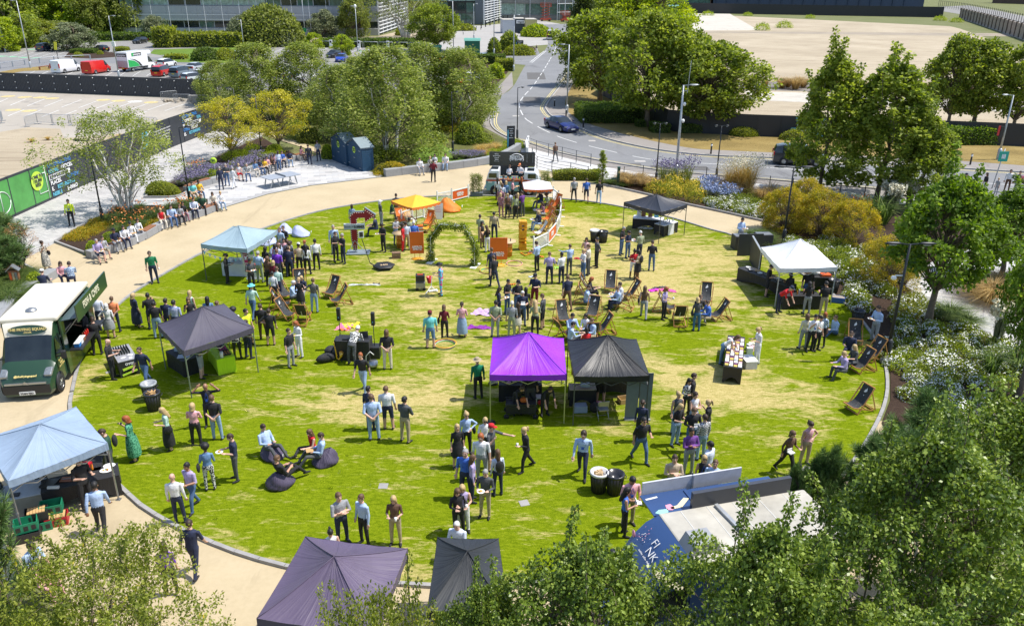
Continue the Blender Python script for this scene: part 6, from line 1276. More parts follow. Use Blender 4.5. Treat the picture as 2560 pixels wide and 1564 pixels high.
# == GAZEBOS AND FURNITURE
def cloth(name,col,rough=.6,stripes=0.0):
 key=('cloth',name,tuple(col))
 if key in _mc:return _mc[key]
 m,nt,b=base_mat(name);v=co_(nt,'object');f=noise(nt,v,1.2,4);gr_=node(nt,'ShaderNodeTexGradient',gradient_type='RADIAL');nt.links.new(v,gr_.inputs[0]);ln=node(nt,'ShaderNodeVectorMath',operation='LENGTH');nt.links.new(v,ln.inputs[0]);cb_=node(nt,'ShaderNodeCombineXYZ');nt.links.new(gr_.outputs[1],cb_.inputs[0]);nt.links.new(ln.outputs['Value'],cb_.inputs[1]);mp=node(nt,'ShaderNodeMapping');SI(mp,'Scale',(34,.9,1));nt.links.new(cb_.outputs[0],mp.inputs[0]);g_=noise(nt,mp.outputs[0],1.3,4,.6,.8)
 nt.links.new(ramp(nt,f,[(.3,tuple(c*.9 for c in col)),(.7,tuple(min(1,c*1.08)for c in col))]),b.inputs['Base Color']);SI(b,'Roughness',rough);SI(b,'Sheen Weight',.03)
 bump(nt,b,g_,.07,.6);_mc[key]=m;return m
WOOD=M('varnished wood',(.42,.2,.06),.5,0,.25,12);PINE=M('pale wood',(.5,.36,.2),.6,0,.2,12);BLKC=cloth('black cloth',(.018,.018,.021),.65);WHC=cloth('white cloth',(.75,.75,.78),.7);ORC=cloth('orange cloth',(.72,.16,.015),.6)
def gazebo(lab,cs,apex_row,m,legm,zt=2.1,val=.24,legs=(0,1,2,3),seed=0,plates=(),H=None):
 cs=[Ve((c[0],c[1],0))for c in cs];ctr=sum(cs,Ve())/4;t=Th('gazebo',lab,'gazebo',ctr,0,'pop up gazebos');rg=random.Random(seed)
 ah=H or min(3.25,max(2.7,HT(ctr,apex_row)));ap=ah-zt;L=[c-ctr for c in cs]
 V=[];F=[];N=14;Mt=10
 for k in rn(4):
  a,b=L[k],L[(k+1)%4];base=len(V);ph=rg.uniform(0,6)
  out=((a+b)/2).normalized()
  for i in rn(N+1):
   s=i/N
   for j in rn(Mt+1):
    u=j/Mt;p=(a.lerp(b,s))*(1-u);rr=4*s*(1-s);z=zt+ap*(u**1.18)-.11*rr*(1-u)*u*2.6-.035*rr*(1-u)
    wv=.014*sin(s*23+ph+u*4)*(1-u)*rr+.01*sin(s*41+ph*2-u*9)*rr*u
    V.append((p.x,p.y,z+wv))
  for i in rn(N):
   for j in rn(Mt):
    q=[base+i*(Mt+1)+j,base+(i+1)*(Mt+1)+j,base+(i+1)*(Mt+1)+j+1,base+i*(Mt+1)+j+1]
    F.append(tuple(q)if j<Mt-1 else tuple(q))
 MB().add(V,F,0,True).bd('canopy',m,t)
 for k in rn(4):
  a,b=L[k]*1.004,L[(k+1)%4]*1.004;vs=[];n=12
  for i in rn(n+1):
   s=i/n;p=a.lerp(b,s);zt_=zt-.035*4*s*(1-s)-.004;q=p*(1+.006*sin(i*2.1));vs+=[(p.x,p.y,zt_+.006),(q.x,q.y,zt-val-.02*4*s*(1-s)*(1 if i%2 else.6))]
  MB().add(vs,[(2*i,2*i+1,2*i+3,2*i+2)for i in rn(n)],0,True).bd('valance',m,t)
  f=MB();a*=.97;b*=.97;n=4
  for i in rn(n):
   p=a.lerp(b,i/n);q=a.lerp(b,(i+1)/n);z0,z1=zt-.12,zt-.42;f.bar((p.x,p.y,z0 if i%2 else z1),(q.x,q.y,z1 if i%2 else z0),.025).bar((p.x,p.y,z1 if i%2 else z0),(q.x,q.y,z0 if i%2 else z1),.025)
  f.bd('truss',legm,t)
 for p in L:MB().tu([(p.x*(1-u),p.y*(1-u),zt+.008+ap*u**1.18)for u in np.linspace(0,1,8)],.012,4).bd('seam',m,t)
 for k in legs:
  p=L[k]*.985;l=BO((p.x,p.y,1.0),(.04,.04,2.0)).box((p.x,p.y,.95),(.06,.06,.05)).bd('leg',legm,t);BO((p.x,p.y,.01),(.14,.14,.02)).bd('foot_plate',ME_,l)
  if k in plates:MB().la([(0,.02),(.2,.02),(.2,.09),(.1,.12),(0,.12)],14,(p.x,p.y,0)).bd('weight',KP,t)
 MB().bar((0,0,zt-.1),(0,0,ah-.06),.04).bd('centre_post',legm,t)
 return t,cs
def par(l,f,r):l,f,r=Ve(l),Ve(f),Ve(r);return[l,f,r,l+r-f]
GL=M('white leg enamel',(.5,.52,.54),.5,.2);YL=M('champagne leg enamel',(.45,.45,.22),.45,.4);DL=M('dark leg enamel',(.1,.105,.11),.5,.4);GRL=M('sage leg enamel',(.22,.26,.2),.5,.4)
ga1,c1=gazebo('light blue grey gazebo over the white table at the left of the lawn',par((-16.78,41.29),(-14.06,40.52),(-13.4,43.9)),564,cloth('pale teal canopy',(.27,.37,.42)),DL,seed=1)
ga2,c2=gazebo('charcoal purple gazebo over the lime green doughnut table',par((-14.7,30.53),(-12.64,27.99),(-10.65,30.3)),766,cloth('charcoal purple canopy',(.065,.058,.085)),GRL,seed=2)
ga3,c3=gazebo('large pale blue grey gazebo over the caterers at the left edge',par((-14.38,19.31),(-12.49,21.38),(-14.59,23.62)),1059,cloth('blue grey canopy',(.26,.34,.45)),ME_,seed=3)
ga4,c4=gazebo('bright purple gazebo in the middle of the lawn',[(-.8,26.25),(2.01,26.31),(2.09,29.48),(-.76,29.5)],830,cloth('bright purple canopy',(.27,.02,.6),.5),YL,seed=4,plates=(0,3))
ga5,c5=gazebo('black gazebo standing right beside the bright purple one',[(2.3,26.17),(5.06,26.29),(5.02,29.47),(2.24,29.32)],837,cloth('black canopy',(.014,.015,.018),.45),DL,seed=5)
ga6,c6=gazebo('small black topped gazebo at the far right edge of the lawn',par((7.17,50.75),(9.2,48.5),(11.2,50.4)),486,cloth('ink black canopy',(.022,.025,.036),.5),DL,seed=6)
ga7,c7=gazebo('bright white gazebo beside the white rose bed',par((13.46,41.6),(13.45,38.2),(16.45,38.5)),597,cloth('white canopy',(.82,.83,.86),.6),GL,seed=7)
ga8,c8=gazebo('dusky purple gazebo at the bottom centre of the picture',par((-5.28,16.92),(-5.69,14.04),(-3.0,13.6)),1390,cloth('dusky purple canopy',(.1,.075,.13),.55),DL,seed=8,zt=2.15)
ga9,c9=gazebo('dark slate gazebo half hidden by the bottom birch',[(-1.89,14.4),(.0,14.3),(-.3,16.97),(-1.88,17.0)],1300,cloth('slate canopy',(.02,.024,.03),.6),DL,seed=9,H=2.75)
def table(lab,c,L,W,rz,m,h=.75,name='table',arch=True,cat='table',legs=None,top=None):
 t=Th(name,lab,cat,(c.x,c.y,0),rz)
 if legs:
  o=BO((0,0,h-.02),(L,W,.04)).bd('table_top',m,t);bevel(o,.01,1)
  for x in(-1,1):
   for y in(-1,1):MB().bar((x*(L/2-.12),y*(W/2-.08),h-.04),(x*(L/2-.04),y*(W/2-.05),0),.035).bd('leg',legs,t)
  return t
 V=[];F=[];n=12
 def edge(a,b,out):
  b0=len(V)
  for i in rn(n+1):
   s=i/n;p=a.lerp(b,s);q=.05*sin(pi*s)
   low=(.28*sin(pi*min(1,max(0,(s-.12)/.76)))**.6 if arch else.0);V.extend([(p.x,p.y,h),(p.x-out.x*q,p.y-out.y*q,h*.5),(p.x-out.x*q*.6,p.y-out.y*q*.6,low+.01)])
  for i in rn(n):
   for j in rn(2):F.append((b0+3*i+j,b0+3*i+j+1,b0+3*i+j+4,b0+3*i+j+3))
 x,y=L/2,W/2;P=[Ve((-x,-y,0)),Ve((x,-y,0)),Ve((x,y,0)),Ve((-x,y,0))];O=[Ve((0,-1,0)),Ve((1,0,0)),Ve((0,1,0)),Ve((-1,0,0))]
 for k in rn(4):edge(P[k],P[(k+1)%4],O[k])
 MB().add(V,F,0,True).bd('cover',m,t);o=BO((0,0,h-.005),(L,W,.03)).bd('table_top',top or m,t);return t
def on(t,x,y,z):return t.matrix_basis@Ve((x,y,z))
def it_(name,lab,cat,p,mb,m,rz=0,grp=None):return tag(mb.bd(name,m,loc=p,rot=(0,0,rz)),lab,cat,grp)
BX=lambda a,b,c:BO((0,0,c/2),(a,b,c))
PLATE=MB().la([(0,.008),(.09,.008),(.13,.022),(.135,.02),(.1,0),(0,0)],16)
# -- under gazebo 1
w_dir=atan2(c1[1].y-c1[0].y,c1[1].x-c1[0].x)
T1_=table('white clothed table with clear boxes under the light blue grey gazebo',GC('Z2',455,1440),1.5,.75,-.08,WHC,arch=False)
for i in rn(3):it_('clear_box',('left','middle','right')[i]+' clear box on the white clothed table','box',on(T1_,-.35+i*.35,.1,.75),BX(.28,.22,.2),M('cloudy plastic',(.55,.6,.68),.3),.2*i,'clear boxes on the white table')
g=GC('Z2',640,1500);t=Th('roll_up_banner','leaning pink and white roll up banner with food pictures in front of the white table','banner',(g.x,g.y,0),.1)
bmx=MRo(.16,3,'Y')@MRo(-.05,3,'X');BO((-.15,0,1.05),(.72,.02,2.0),M=MRo(-.12,3,'Y')).bd('banner_sheet',M('banner white',(.75,.74,.72),.5),t)
BO((-.3,-.016,1.25),(.26,.008,1.5),M=MRo(-.12,3,'Y')).bd('pink_print',M('banner pink',(.55,.02,.15),.5),t);BO((0,0,.04),(.8,.2,.08)).bd('base',GALV,t)
for i in rn(4):text(t,('Make','healthy','eating','easy')[i],.13,fz((-.33-(.3-i*.24)*.12,-.03,1.7-i*.24),(1,0,0),(-.12,0,1)),TXTW,bold=.003)
for i in rn(5):MB().la([(0,0),(.1,0),(.1,.01),(0,.01)],10).bd('food_print',M('food print %d'%i,((.6,.3,.05),(.2,.5,.1),(.7,.6,.1),(.5,.05,.05),(.1,.3,.6))[i],.5),t,loc=(.08-(i*.35-.5)*.0-.12*(1.9-i*.35-1.05),-.02,1.9-i*.35),rot=(R(90),0,0))
g=GC('Z2',830,1250);t=Th('prize_wheel','rainbow coloured prize wheel behind the crowd at the light blue gazebo','wheel',(g.x,g.y,0),.1);RBW=[(.7,.02,.02),(.8,.3,.01),(.8,.7,.02),(.1,.5,.05),(.02,.3,.6),(.05,.1,.5),(.3,.02,.4),(.02,.5,.5)]
for k in rn(12):
 a0,a1=k*pi/6,(k+1)*pi/6;MB().pr([(0,0),(.36*cos(a0),.36*sin(a0)),(.36*cos(a1),.36*sin(a1))],0,.02,M=MTr((0,0,1.5))@MRo(R(90),4,'X')).bd('segment',M('wheel colour %d'%(k%8),RBW[k%8],.5),t)
MB().tu([(0,.04,0),(0,.04,1.5)],.025,6).bd('stand',ME_,t);MB().la([(.25,0),(.25,.03),(0,.04)],12).bd('base',ME_,t)
FLG=[M('bunting '+str(i),c,.7)for i,c in en(((.2,.45,.55),(.5,.55,.75),(.7,.7,.75)))]
t=Th('bunting','string of pale triangular flags under the light blue gazebo','bunting',c1[0]);a=Ve((0,0,1.75));b=Ve(c1[1]-c1[0]);b.z=1.7
MB().tu([a.lerp(b,s)+Ve((0,0,-.3*sin(pi*s)))for s in np.linspace(0,1,10)],.008,4).bd('cord',WP_,t)
for i in rn(9):
 p=a.lerp(b,(i+.5)/9)+Ve((0,0,-.3*sin(pi*(i+.5)/9)));MB().add([p+Ve((-.09,.03,0)),p+Ve((.09,-.03,0)),p+Ve((0,0,-.2))],[(0,1,2)]).bd('flag',FLG[i%3],t)
 # -- G2 doughnut stall
f2=(c2[2]-c2[1]);a2=atan2(f2.y,f2.x)
LG=cloth('lime green cloth',(.5,.78,.01),.6);T2_=table('lime green clothed table with trays of doughnuts under the charcoal purple gazebo',GC('Y2',250,1130),1.75,.75,-1.0,LG,arch=False)
DN=[M('doughnut '+k,c,.5)for k,c in(('grey',(.25,.24,.28)),('pink',(.55,.04,.2)),('caramel',(.5,.22,.05)))]
for i in rn(3):
 tr=Th('doughnut_tray',('sugar','pink iced','caramel')[i]+' doughnut tray on the lime green table','tray',on(T2_,-.55+i*.5,.12,.765),T2_.rotation_euler.z,'doughnut trays');BO((0,0,.01),(.44,.34,.02)).box((-.22,0,.03),(.01,.34,.06)).box((.22,0,.03),(.01,.34,.06)).bd('tray',KP,tr)
 for k in rn(12):MB().la([(.018,0),(.04,.02),(.02,.035),(.012,.02)],8).bd('doughnut',DN[i],tr,loc=(-.16+(k%4)*.105,-.11+(k//4)*.11,.02))
it_('kitchen_roll','white kitchen roll standing on the lime green table','roll',on(T2_,.75,-.12,.765),MB().la([(0,0),(.07,0),(.07,.26),(.02,.26),(0,.26)],12),WP_)
T2b=table('black clothed table with leaflets and a clear tub under the charcoal purple gazebo',GC('Y1',2040,1170),1.5,.7,-.75,BLKC,arch=False)
it_('clear_tub','clear tub with a blue lid on the black clothed table','tub',on(T2b,-.4,.1,.76),BX(.34,.26,.16),M('tub plastic',(.4,.5,.6),.3));it_('leaflets','pale leaflets spread on the black clothed table','leaflets',on(T2b,.3,-.05,.76),BX(.5,.35,.01),M('leaflet paper',(.6,.65,.72),.6),.2)
# -- bottles table left
TB=table('black branded table crowded with small bottles near the green truck',GC('Y1',1400,1160),1.7,.75,-.95,BLKC,arch=True,top=M('glossy grey top',(.3,.3,.32),.3))
bt=MB().la([(.03,0),(.03,.1),(.012,.13),(.012,.16),(0,.16)],6).mesh('small_bottle',M('black bottle',(.025,.03,.025),.25))
for k in rn(54):o=link('small_bottle',bt,None,on(TB,-.55+(k%9)*.09,-.28+(k//9)*.1,.762));tag(o,'small black bottle standing in rows on the black branded table','bottle','small bottles on the branded table')
for k,(x,y_)in en(((.35,.2),(.5,-.1),(.65,.15))):it_('price_card','white price card lying %s on the branded table'%('at the back','in front','at the end')[k],'card',on(TB,x,y_,.762),BX(.2,.12,.005),WP_,k)
BO((.865,0,.42),(.012,.5,.1),M=MRo(.2,3,'X')).bd('lime_print',LIME,TB);BO((.865,0,.2),(.012,.6,.08),M=MRo(.2,3,'X')).bd('lime_print',LIME,TB);text(TB,'OVISS',.14,fz((.875,.05,.6),(0,1,0),(0,0,1)),TXTW,bold=.004)
# -- G3 caterers
T3a=table('long black stretch clothed table with plates in front of the large blue grey gazebo',GC('X1',1000,1330),2.2,.8,.48,BLKC)
T3b=table('black clothed table side on beneath the large blue grey gazebo',GC('X1',1130,1110),1.5,.7,1.9,BLKC)
T3c=table('grey folding table with a barbecue at the left edge',GC('X1',200,1500),1.9,.9,.42,M('grey folding top',(.45,.47,.5),.5),legs=ME_)
for k,(x,y_,r_)in en(((.75,.1,1.5),(.9,.35,1.4))):
 p=Th('platter',('white oval platter with food on the long black table','empty white platter on the long black table')[k],'platter',on(T3a,x-.05*k,y_-.05,.765),.3);link('dish',PLATE.mesh('dish',WP_),p,scale=(r_,r_*.75,1))
 if k==0:
  for i in rn(9):MB().bl((RU(-.09,.09),RU(-.05,.05),.03),.022,6,4).bd('food',M('food '+str(i%3),((.6,.4,.05),(.5,.05,.02),(.2,.35,.05))[i%3],.6),p)
it_('chopping_board','reddish chopping board with a knife on the long black table','board',on(T3a,-.35,.05,.765),BX(.42,.26,.02),M('board wood',(.4,.15,.08),.6),.1);it_('knife','steel knife lying on the reddish chopping board','knife',on(T3a,-.35,.05,.79),BX(.32,.03,.008),RIM,.2)
it_('roasting_tray','dark roasting tray at the left end of the long black table','tray',on(T3a,-.85,.05,.765),BO((0,0,.01),(.4,.5,.02)).box((.2,0,.03),(.015,.5,.05)).box((-.2,0,.03),(.015,.5,.05)),M('tray steel',(.12,.12,.11),.35,.7));it_('foil_box','white and yellow foil box on the long black table','box',on(T3a,-.75,-.28,.765),BX(.35,.08,.07),WP_,.1)
it_('cup','plastic cup of iced drink on the black side table','cup',on(T3b,.3,0,.765),MB().la([(.03,0),(.045,.13),(0,.13)],8),M('iced drink',(.5,.35,.2),.3));it_('red_tub','red plastic tub on the black side table','tub',on(T3b,-.4,.1,.765),BX(.3,.2,.12),M('red plastic',(.5,.01,.02),.4));it_('sauce_bottles','orange sauce bottle at the back of the side table','bottle',on(T3b,-.65,-.1,.765),MB().la([(.04,0),(.04,.16),(.01,.2),(0,.2)],8),M('orange sauce',(.6,.2,.02),.3))
b=Th('barbecue','dark blue rounded barbecue on the grey folding table','barbecue',on(T3c,-.55,.1,.75));MB().bl((0,0,.25),(.4,.3,.25),14,8).bd('lid',M('barbecue enamel',(.01,.03,.06),.25),b);BO((.42,-.1,.22),(.04,.3,.04)).bd('handle',ME_,b)
it_('tongs_tray','black tray with tongs on the grey folding table','tray',on(T3c,.1,-.25,.76),BX(.3,.2,.02),KP,.3)
def crate(lab,p,m,z=0,rz=.45,fill=None,s=(.6,.42,.3)):
 t=Th('crate',lab,'crate',(p.x,p.y,z),rz,'crates by the caterers');a,b_,c_=s;BO((0,0,.01),(a,b_,.02)).box((a/2,0,c_/2),(.02,b_,c_)).box((-a/2,0,c_/2),(.02,b_,c_)).box((0,b_/2,c_/2),(a,.02,c_)).box((0,-b_/2,c_/2),(a,.02,c_)).bd('shell',m,t)
 for k in rn(3):BO((-a/3+k*a/3,-b_/2-.012,c_*.5),(.12,.006,c_*.5)).bd('slot',KP,t)
 if fill:
  for k in rn(6):BO((-.2+k*.08,0,c_*.75),(.07,b_*.85,c_*.6),M=MRo(.15,3,'Y')).bd('cardboard_box',fill,t)
GCR=M('green crate plastic',(.01,.2,.1),.5);RCR=M('red crate plastic',(.4,.01,.02),.5);KCR=M('black crate plastic',(.02,.02,.022),.5);CARD=M('cardboard',(.5,.31,.13),.8,0,.1,8)
q=lambda x,y:GC('X6',x,y)
crate('black crate beneath the nearest green crate',q(215,300),KCR);crate('green crate, empty, nearest the camera by the caterers',q(210,290),GCR,.3,.5);crate('green crate of folded cardboard under the black one',q(300,225),GCR);crate('black crate full of cardboard boxes',q(285,215),KCR,.3,.45,CARD);crate('red crate of cardboard beside the green one',q(415,190),RCR,0,.4,CARD);crate('empty green crate on top at the back',q(390,165),GCR,.32,.4)
# -- under purple gazebo
TP=table('black clothed table at the back of the purple gazebo',G(1300,995),1.7,.7,.02,BLKC);
for k in rn(7):it_('papers',('white','pink','cream','white','brown','grey','white')[k]+(' leaflet pile, first',' leaflet pile',' card pile',' leaflet pile, middle',' box lid',' folder',' leaflet pile, last')[k]+' on the table in the purple gazebo','papers',on(TP,-.7+k*.23,RU(-.2,.2),.765),BX(.18,.13,.04),(WP_,M('pink paper',(.6,.3,.35),.6),PINE,WP_,CARD,ME_,WP_)[k],k)
st=Th('stool','white plastic stool under the purple gazebo','stool',GC('W1',577,490));BO((0,0,.45),(.36,.32,.04)).bd('seat',WP_,st)
for x in(-.15,.15):
 for y_ in(-.13,.13):MB().bar((x,y_,.43),(x*1.25,y_*1.25,0),.035).bd('leg',WP_,st)
cart=Th('folding_cart','black folding cart with bags beneath the purple gazebo','cart',GC('W1',455,545));BO((0,0,.4),(1.15,.55,.35)).bd('basket',BLKC,cart);MB().bar((-.6,-.28,.62),(.6,-.28,.62),.03).bar((-.6,.28,.62),(.6,.28,.62),.03).bar((-.6,-.28,.1),(.6,-.28,.6),.025).bar((.6,-.28,.1),(-.6,-.28,.6),.025).bd('frame',KM,cart)
for x in(-.55,.55):
 for y_ in(-.28,.28):MB().la([(0,-.04),(.1,-.04),(.1,.04),(0,.04)],10).bd('wheel',RUBBER,cart,loc=(x,y_,.1),rot=(R(90),0,0))
it_('orange_bag','orange and white bag in the folding cart','bag',on(cart,.1,0,.58),MB().bl((0,0,.1),(.16,.12,.12),8,5,jit=.1),ORC);it_('red_bag','red bag under the white plastic stool','bag',on(st,0,0,.1),MB().bl((0,0,.08),(.12,.1,.1),8,5),M('red bag',(.6,.03,.02),.6))
# -- under black gazebo
TK=table('long black clothed table with papers at the back of the black gazebo',G(1530,985),2.3,.7,0,BLKC);TK2=table('small beige topped table at the left of the black gazebo',GC('W1',835,470),1.05,.55,.03,BLKC,top=M('beige top',(.45,.38,.27),.6))
for k in rn(8):it_('papers',('row of white flyers, leftmost','stack of red flyers','white card stack','blue leaflet stack','pair of red and white cards','white flyers at the middle','grey folder','white flyers, rightmost')[k]+' on the table in the black gazebo','papers',on(TK,-.95+k*.27,RU(-.2,.2),.765),BX(.17,.12,.03),(WP_,RCR,WP_,TXTC,RCR,WP_,ME_,WP_)[k],k)
it_('red_sign','red sign with white lettering at the left of the black gazebo','sign',GC('W1',805,395)+Ve((0,0,.75)),BO((0,0,.2),(.5,.03,.4)),M('red sign',(.55,.01,.02),.5));it_('water_pack','clear pack of bottles on the small beige topped table','bottles',on(TK2,.1,0,.77),BX(.35,.2,.12),M('clear bottles',(.4,.5,.55),.2))
rb_=Th('roll_up_banner','tall grey double roll up banner seen from behind at the right of the black gazebo','banner',GC('W1',1180,575),.02);
for k in(0,1):BO((-.24+k*.5,0,1.02),(.47,.02,2.0),M=MRo(.02,3,'X')).bd('banner_sheet',M('grey banner back',(.13,.16,.19),.45),rb_);BO((-.24+k*.5,0,.04),(.48,.22,.08)).bd('base',GALV,rb_);MB().bar((-.24+k*.5,.03,0),(-.24+k*.5,.03,2.0),.015).bd('pole',YL,rb_)
fc=Th('folding_chair','dark folding chair with a steel frame before the black gazebo','chair',GC('W1',965,565),3.3);MB().tu([(-.2,-.2,0),(-.2,.12,.8),(.2,.12,.8),(.2,-.2,0)],.014,6).tu([(-.2,.25,0),(-.2,-.2,.45)],.014,6).tu([(.2,.25,0),(.2,-.2,.45)],.014,6).bar((-.2,-.2,.02),(.2,-.2,.02),.025).bd('frame',RIM,fc);BO((0,0,.44),(.38,.36,.04)).bd('seat',ME_,fc);BO((0,.11,.7),(.38,.03,.2)).bd('backrest',ME_,fc)
it_('storage_box','clear storage box with cables under the black gazebo','box',GC('W1',825,520),BX(.5,.35,.3),M('storage plastic',(.35,.42,.5),.3),.1);it_('cardboard_tray','open cardboard tray on the grass in the black gazebo','box',GC('W1',1105,465),BO((0,0,.01),(.5,.35,.02)).box((0,.17,.12),(.5,.02,.24)).box((0,-.17,.12),(.5,.02,.24)).box((.25,0,.12),(.02,.35,.24)).box((-.25,0,.12),(.02,.35,.24)),CARD,.3);it_('backpack','black backpack on the grass beside the folding chair','bag',GC('W1',915,525),MB().bl((0,0,.22),(.2,.16,.24),10,6,jit=.05),BLKC);it_('shopping_bag','red and white shopping bag near the black backpack','bag',GC('W1',940,500),MB().bl((0,0,.16),(.18,.12,.17),8,5,jit=.1),M('red white bag',(.6,.25,.28),.5))
# -- under gazebo 6
T6=table('black clothed display table with framed pictures under the small black topped gazebo',GC('Z4',560,900),2.0,.8,-.25,BLKC,top=WHC);T6b=table('black table with a white runner at the right of the small black gazebo',GC('Z4',770,960),1.5,.8,.75,BLKC,top=WHC)
for k,(x,m,lab)in en(((-.65,WP_,'white poster board on the display table'),(-.35,TIM,'brown easel on the display table'),(.1,TIM,'wooden picture frame on the display table'),(.5,TXTC,'pale blue card stand on the display table'))):it_('display_board',lab,'display',on(T6,x,.2,.76),BO((0,0,.25),(.28,.03,.5)),m,-.1*k)
it_('runner','white cloth runner hanging over the black table','cloth',on(T6b,0,-.0,.0),BO((0,0,.775),(.6,.84,.01)).box((0,-.415,.4),(.6,.01,.74)),WHC,T6b.rotation_euler.z)
for k in rn(6):it_('trinket','glass %s on the table with the white runner'%('vase','bottle','jar','dish','lamp','figure')[k],'ornament',on(T6b,-.5+k*.2,.15*(-1)**k,.78),MB().la([(.05,0),(.04,.1),(.02,.2),(0,.2)],8),M('glass trinket',(.35,.4,.42),.15))
for k in rn(3):it_('storage_tub',('left','middle','right')[k]+' white tub under the display table','tub',on(T6,-.5+k*.35,-.1,0),BX(.3,.25,.16),WP_)
# -- long product table
TL=table('long black table piled with paper goods on the right of the lawn',G(1832,917),3.3,.75,1.28,BLKC,arch=True)
rg=random.Random(9)
cc=[WP_,M('cream card',(.7,.65,.5),.6),M('dusty pink card',(.6,.4,.42),.6),M('mustard card',(.6,.45,.1),.6),M('plum card',(.15,.04,.1),.6),WP_]
for k in rn(60):
 x=-1.5+(k%15)*.2;y_=-.27+(k//15)*.18;it_('paper_goods',('white','cream','pink','mustard','plum','white')[k%6]+' paper goods laid out on the long black table','card',on(TL,x,y_,.765),BX(.17,.14,rg.uniform(.01,.06)),cc[k%6],1.28+rg.uniform(-.1,.1),'paper goods on the long table')
sb=Th('storage_box','white lidded storage box on the grass beside the long black table','box',GC('Y4',1640,1130),.1);BO((0,0,.18),(.5,.7,.36)).bd('container',M('frosted plastic',(.6,.6,.64),.35),sb);BO((0,0,.38),(.54,.74,.04)).bd('lid',WP_,sb)
for k in rn(4):it_('paper_bag',('white','plum','striped','pale')[k]+' paper bag heaped behind the white storage box','bag',GC('Y4',1650+22*(k%2),990-18*k),BX(.25,.18,.3),cc[(0,2,5,1)[k]],k)
# -- white gazebo stall
T7=table('long black clothed food counter at the left of the white gazebo',G(1912,722),3.4,.8,-1.02,BLKC);T7b=table('black clothed table of bottles in front of the white gazebo',G(1995,768),1.9,.75,.02,BLKC);T7c=table('black clothed table with red crates at the right of the white gazebo',GC('Y5',220,270),1.0,.7,-.1,BLKC)
for k in rn(9):it_('serving_dish',('salad','rice','curry','bread','sauce','stew','chicken','salad greens','bean')[k]+' dish on the long food counter','dish',on(T7,-1.4+k*.33,.08*(-1)**k,.765),MB().la([(0,.01),(.1,.01),(.14,.06),(.13,.06)],12),(WP_,ME_,PINE)[k%3])
for k in rn(9):it_('bottle',('amber','clear','red topped')[k%3]+' bottle on the table in front of the white gazebo','bottle',on(T7b,-.7+k*.17,.1*(-1)**k,.765),MB().la([(.035,0),(.035,.14),(.012,.2),(0,.2)],8),(M('amber glass',(.4,.18,.02),.2),M('clear glass',(.4,.45,.45),.2),M('red top',(.5,.05,.04),.3))[k%3],0,'bottles before the white gazebo')
it_('orange_tray','orange red plastic tray on the table with red crates','tray',on(T7c,.15,-.05,.765),BX(.5,.35,.12),M('orange plastic',(.75,.12,.02),.45));it_('white_bag','crumpled white bag on the table with red crates','bag',on(T7c,-.3,.1,.765),MB().bl((0,0,.1),(.2,.16,.12),8,6,jit=.2),WP_)
cb=Th('blue_crate','bright blue plastic crate on the grass at the right of the white gazebo','crate',GC('Y5',412,420),-.3);BLC=M('blue crate plastic',(.04,.12,.45),.45);BO((0,0,.02),(.65,.42,.04)).box((.32,0,.16),(.02,.42,.32)).box((-.32,0,.16),(.02,.42,.32)).box((0,.2,.16),(.65,.02,.32)).box((0,-.2,.16),(.65,.02,.32)).bd('shell',BLC,cb);BO((0,0,.3),(.6,.36,.03)).bd('lid',M('dusty lid',(.3,.25,.2),.7),cb)
FC=M('flight case black',(.035,.037,.04),.6,0,.15,3)
g=G(1884,690);d=G(1860,640)-G(1905,730);an=atan2(d.y,d.x);pb=Th('screen_panel','tall black screen panel standing behind the white gazebo counter','screen',G(1885,672),an);o=BO((0,0,.75),(3.0,.08,1.5)).bd('panel',FC,pb);BO((0,0,1.52),(3.02,.1,.05)).bd('trim',GALV,pb)
for k,(x,y_,lab)in en(((1850,622,'black flight case with a pale top left of the lamp post'),(1905,618,'black flight case close to the twin headed lamp post'))):
 fcse=Th('flight_case',lab,'case',G(x,y_),.12);o=BO((0,0,.45),(1.0,.75,.9)).bd('case',FC,fcse);bevel(o,.02);BO((0,0,.905),(.9,.65,.02)).bd('lid',ME_,fcse)
pb2=Th('screen_panel','short black screen panel at right angles behind the flight cases','screen',G(1872,640),.1);BO((0,0,.7),(1.5,.08,1.4)).bd('panel',FC,pb2)
# -- deckchairs
def deck_meshes(sl_m,logo):
 w=.27;fr=MB()
 for s in(-1,1):
  fr.bar((s*w,-.5,.33),(s*w,.55,.02),.03,.045).bar((s*(w+.035),-.28,.02),(s*(w+.035),.36,1.05),.03,.045).bar((s*(w+.065),.26,.86),(s*(w+.065),.58,.06),.025,.035)
 fr.bar((-w,-.5,.33),(w,-.5,.33),.035).bar((-w,.55,.03),(w,.55,.03),.04).bar((-w,-.28,.03),(w,-.28,.03),.035).bar((-w-.03,.36,1.05),(w+.03,.36,1.05),.04).bar((-w,.2,.13),(w,.2,.13),.03).bar((-w-.06,.56,.1),(w+.06,.56,.1),.03)
 P=[];F=[];n=12
 for i in rn(n+1):
  s=i/n;y=-.5+.86*s+.1*sin(pi*s);z=.33+.72*s**1.4-.17*sin(pi*(s**.8))
  for k in rn(4):P.append(((k/1.5-1)*(w-.02),y,z-.02*(1-abs(k/1.5-1))))
 for i in rn(n):
  for k in rn(3):F.append((4*i+k,4*i+k+1,4*i+k+5,4*i+k+4))
 return fr.mesh('frame',WOOD),MB().add(P,F,0,True).mesh('sling',sl_m)
DKB=cloth('black deckchair canvas',(.03,.033,.036));DKO=cloth('orange deckchair canvas',(.78,.17,.015));DKY=cloth('yellow orange canvas',(.85,.4,.02));DKW=cloth('white deckchair canvas',(.75,.74,.72))
DM={k:deck_meshes(m,None)for k,m in(('b',DKB),('o',DKO),('y',DKY),('w',DKW))}
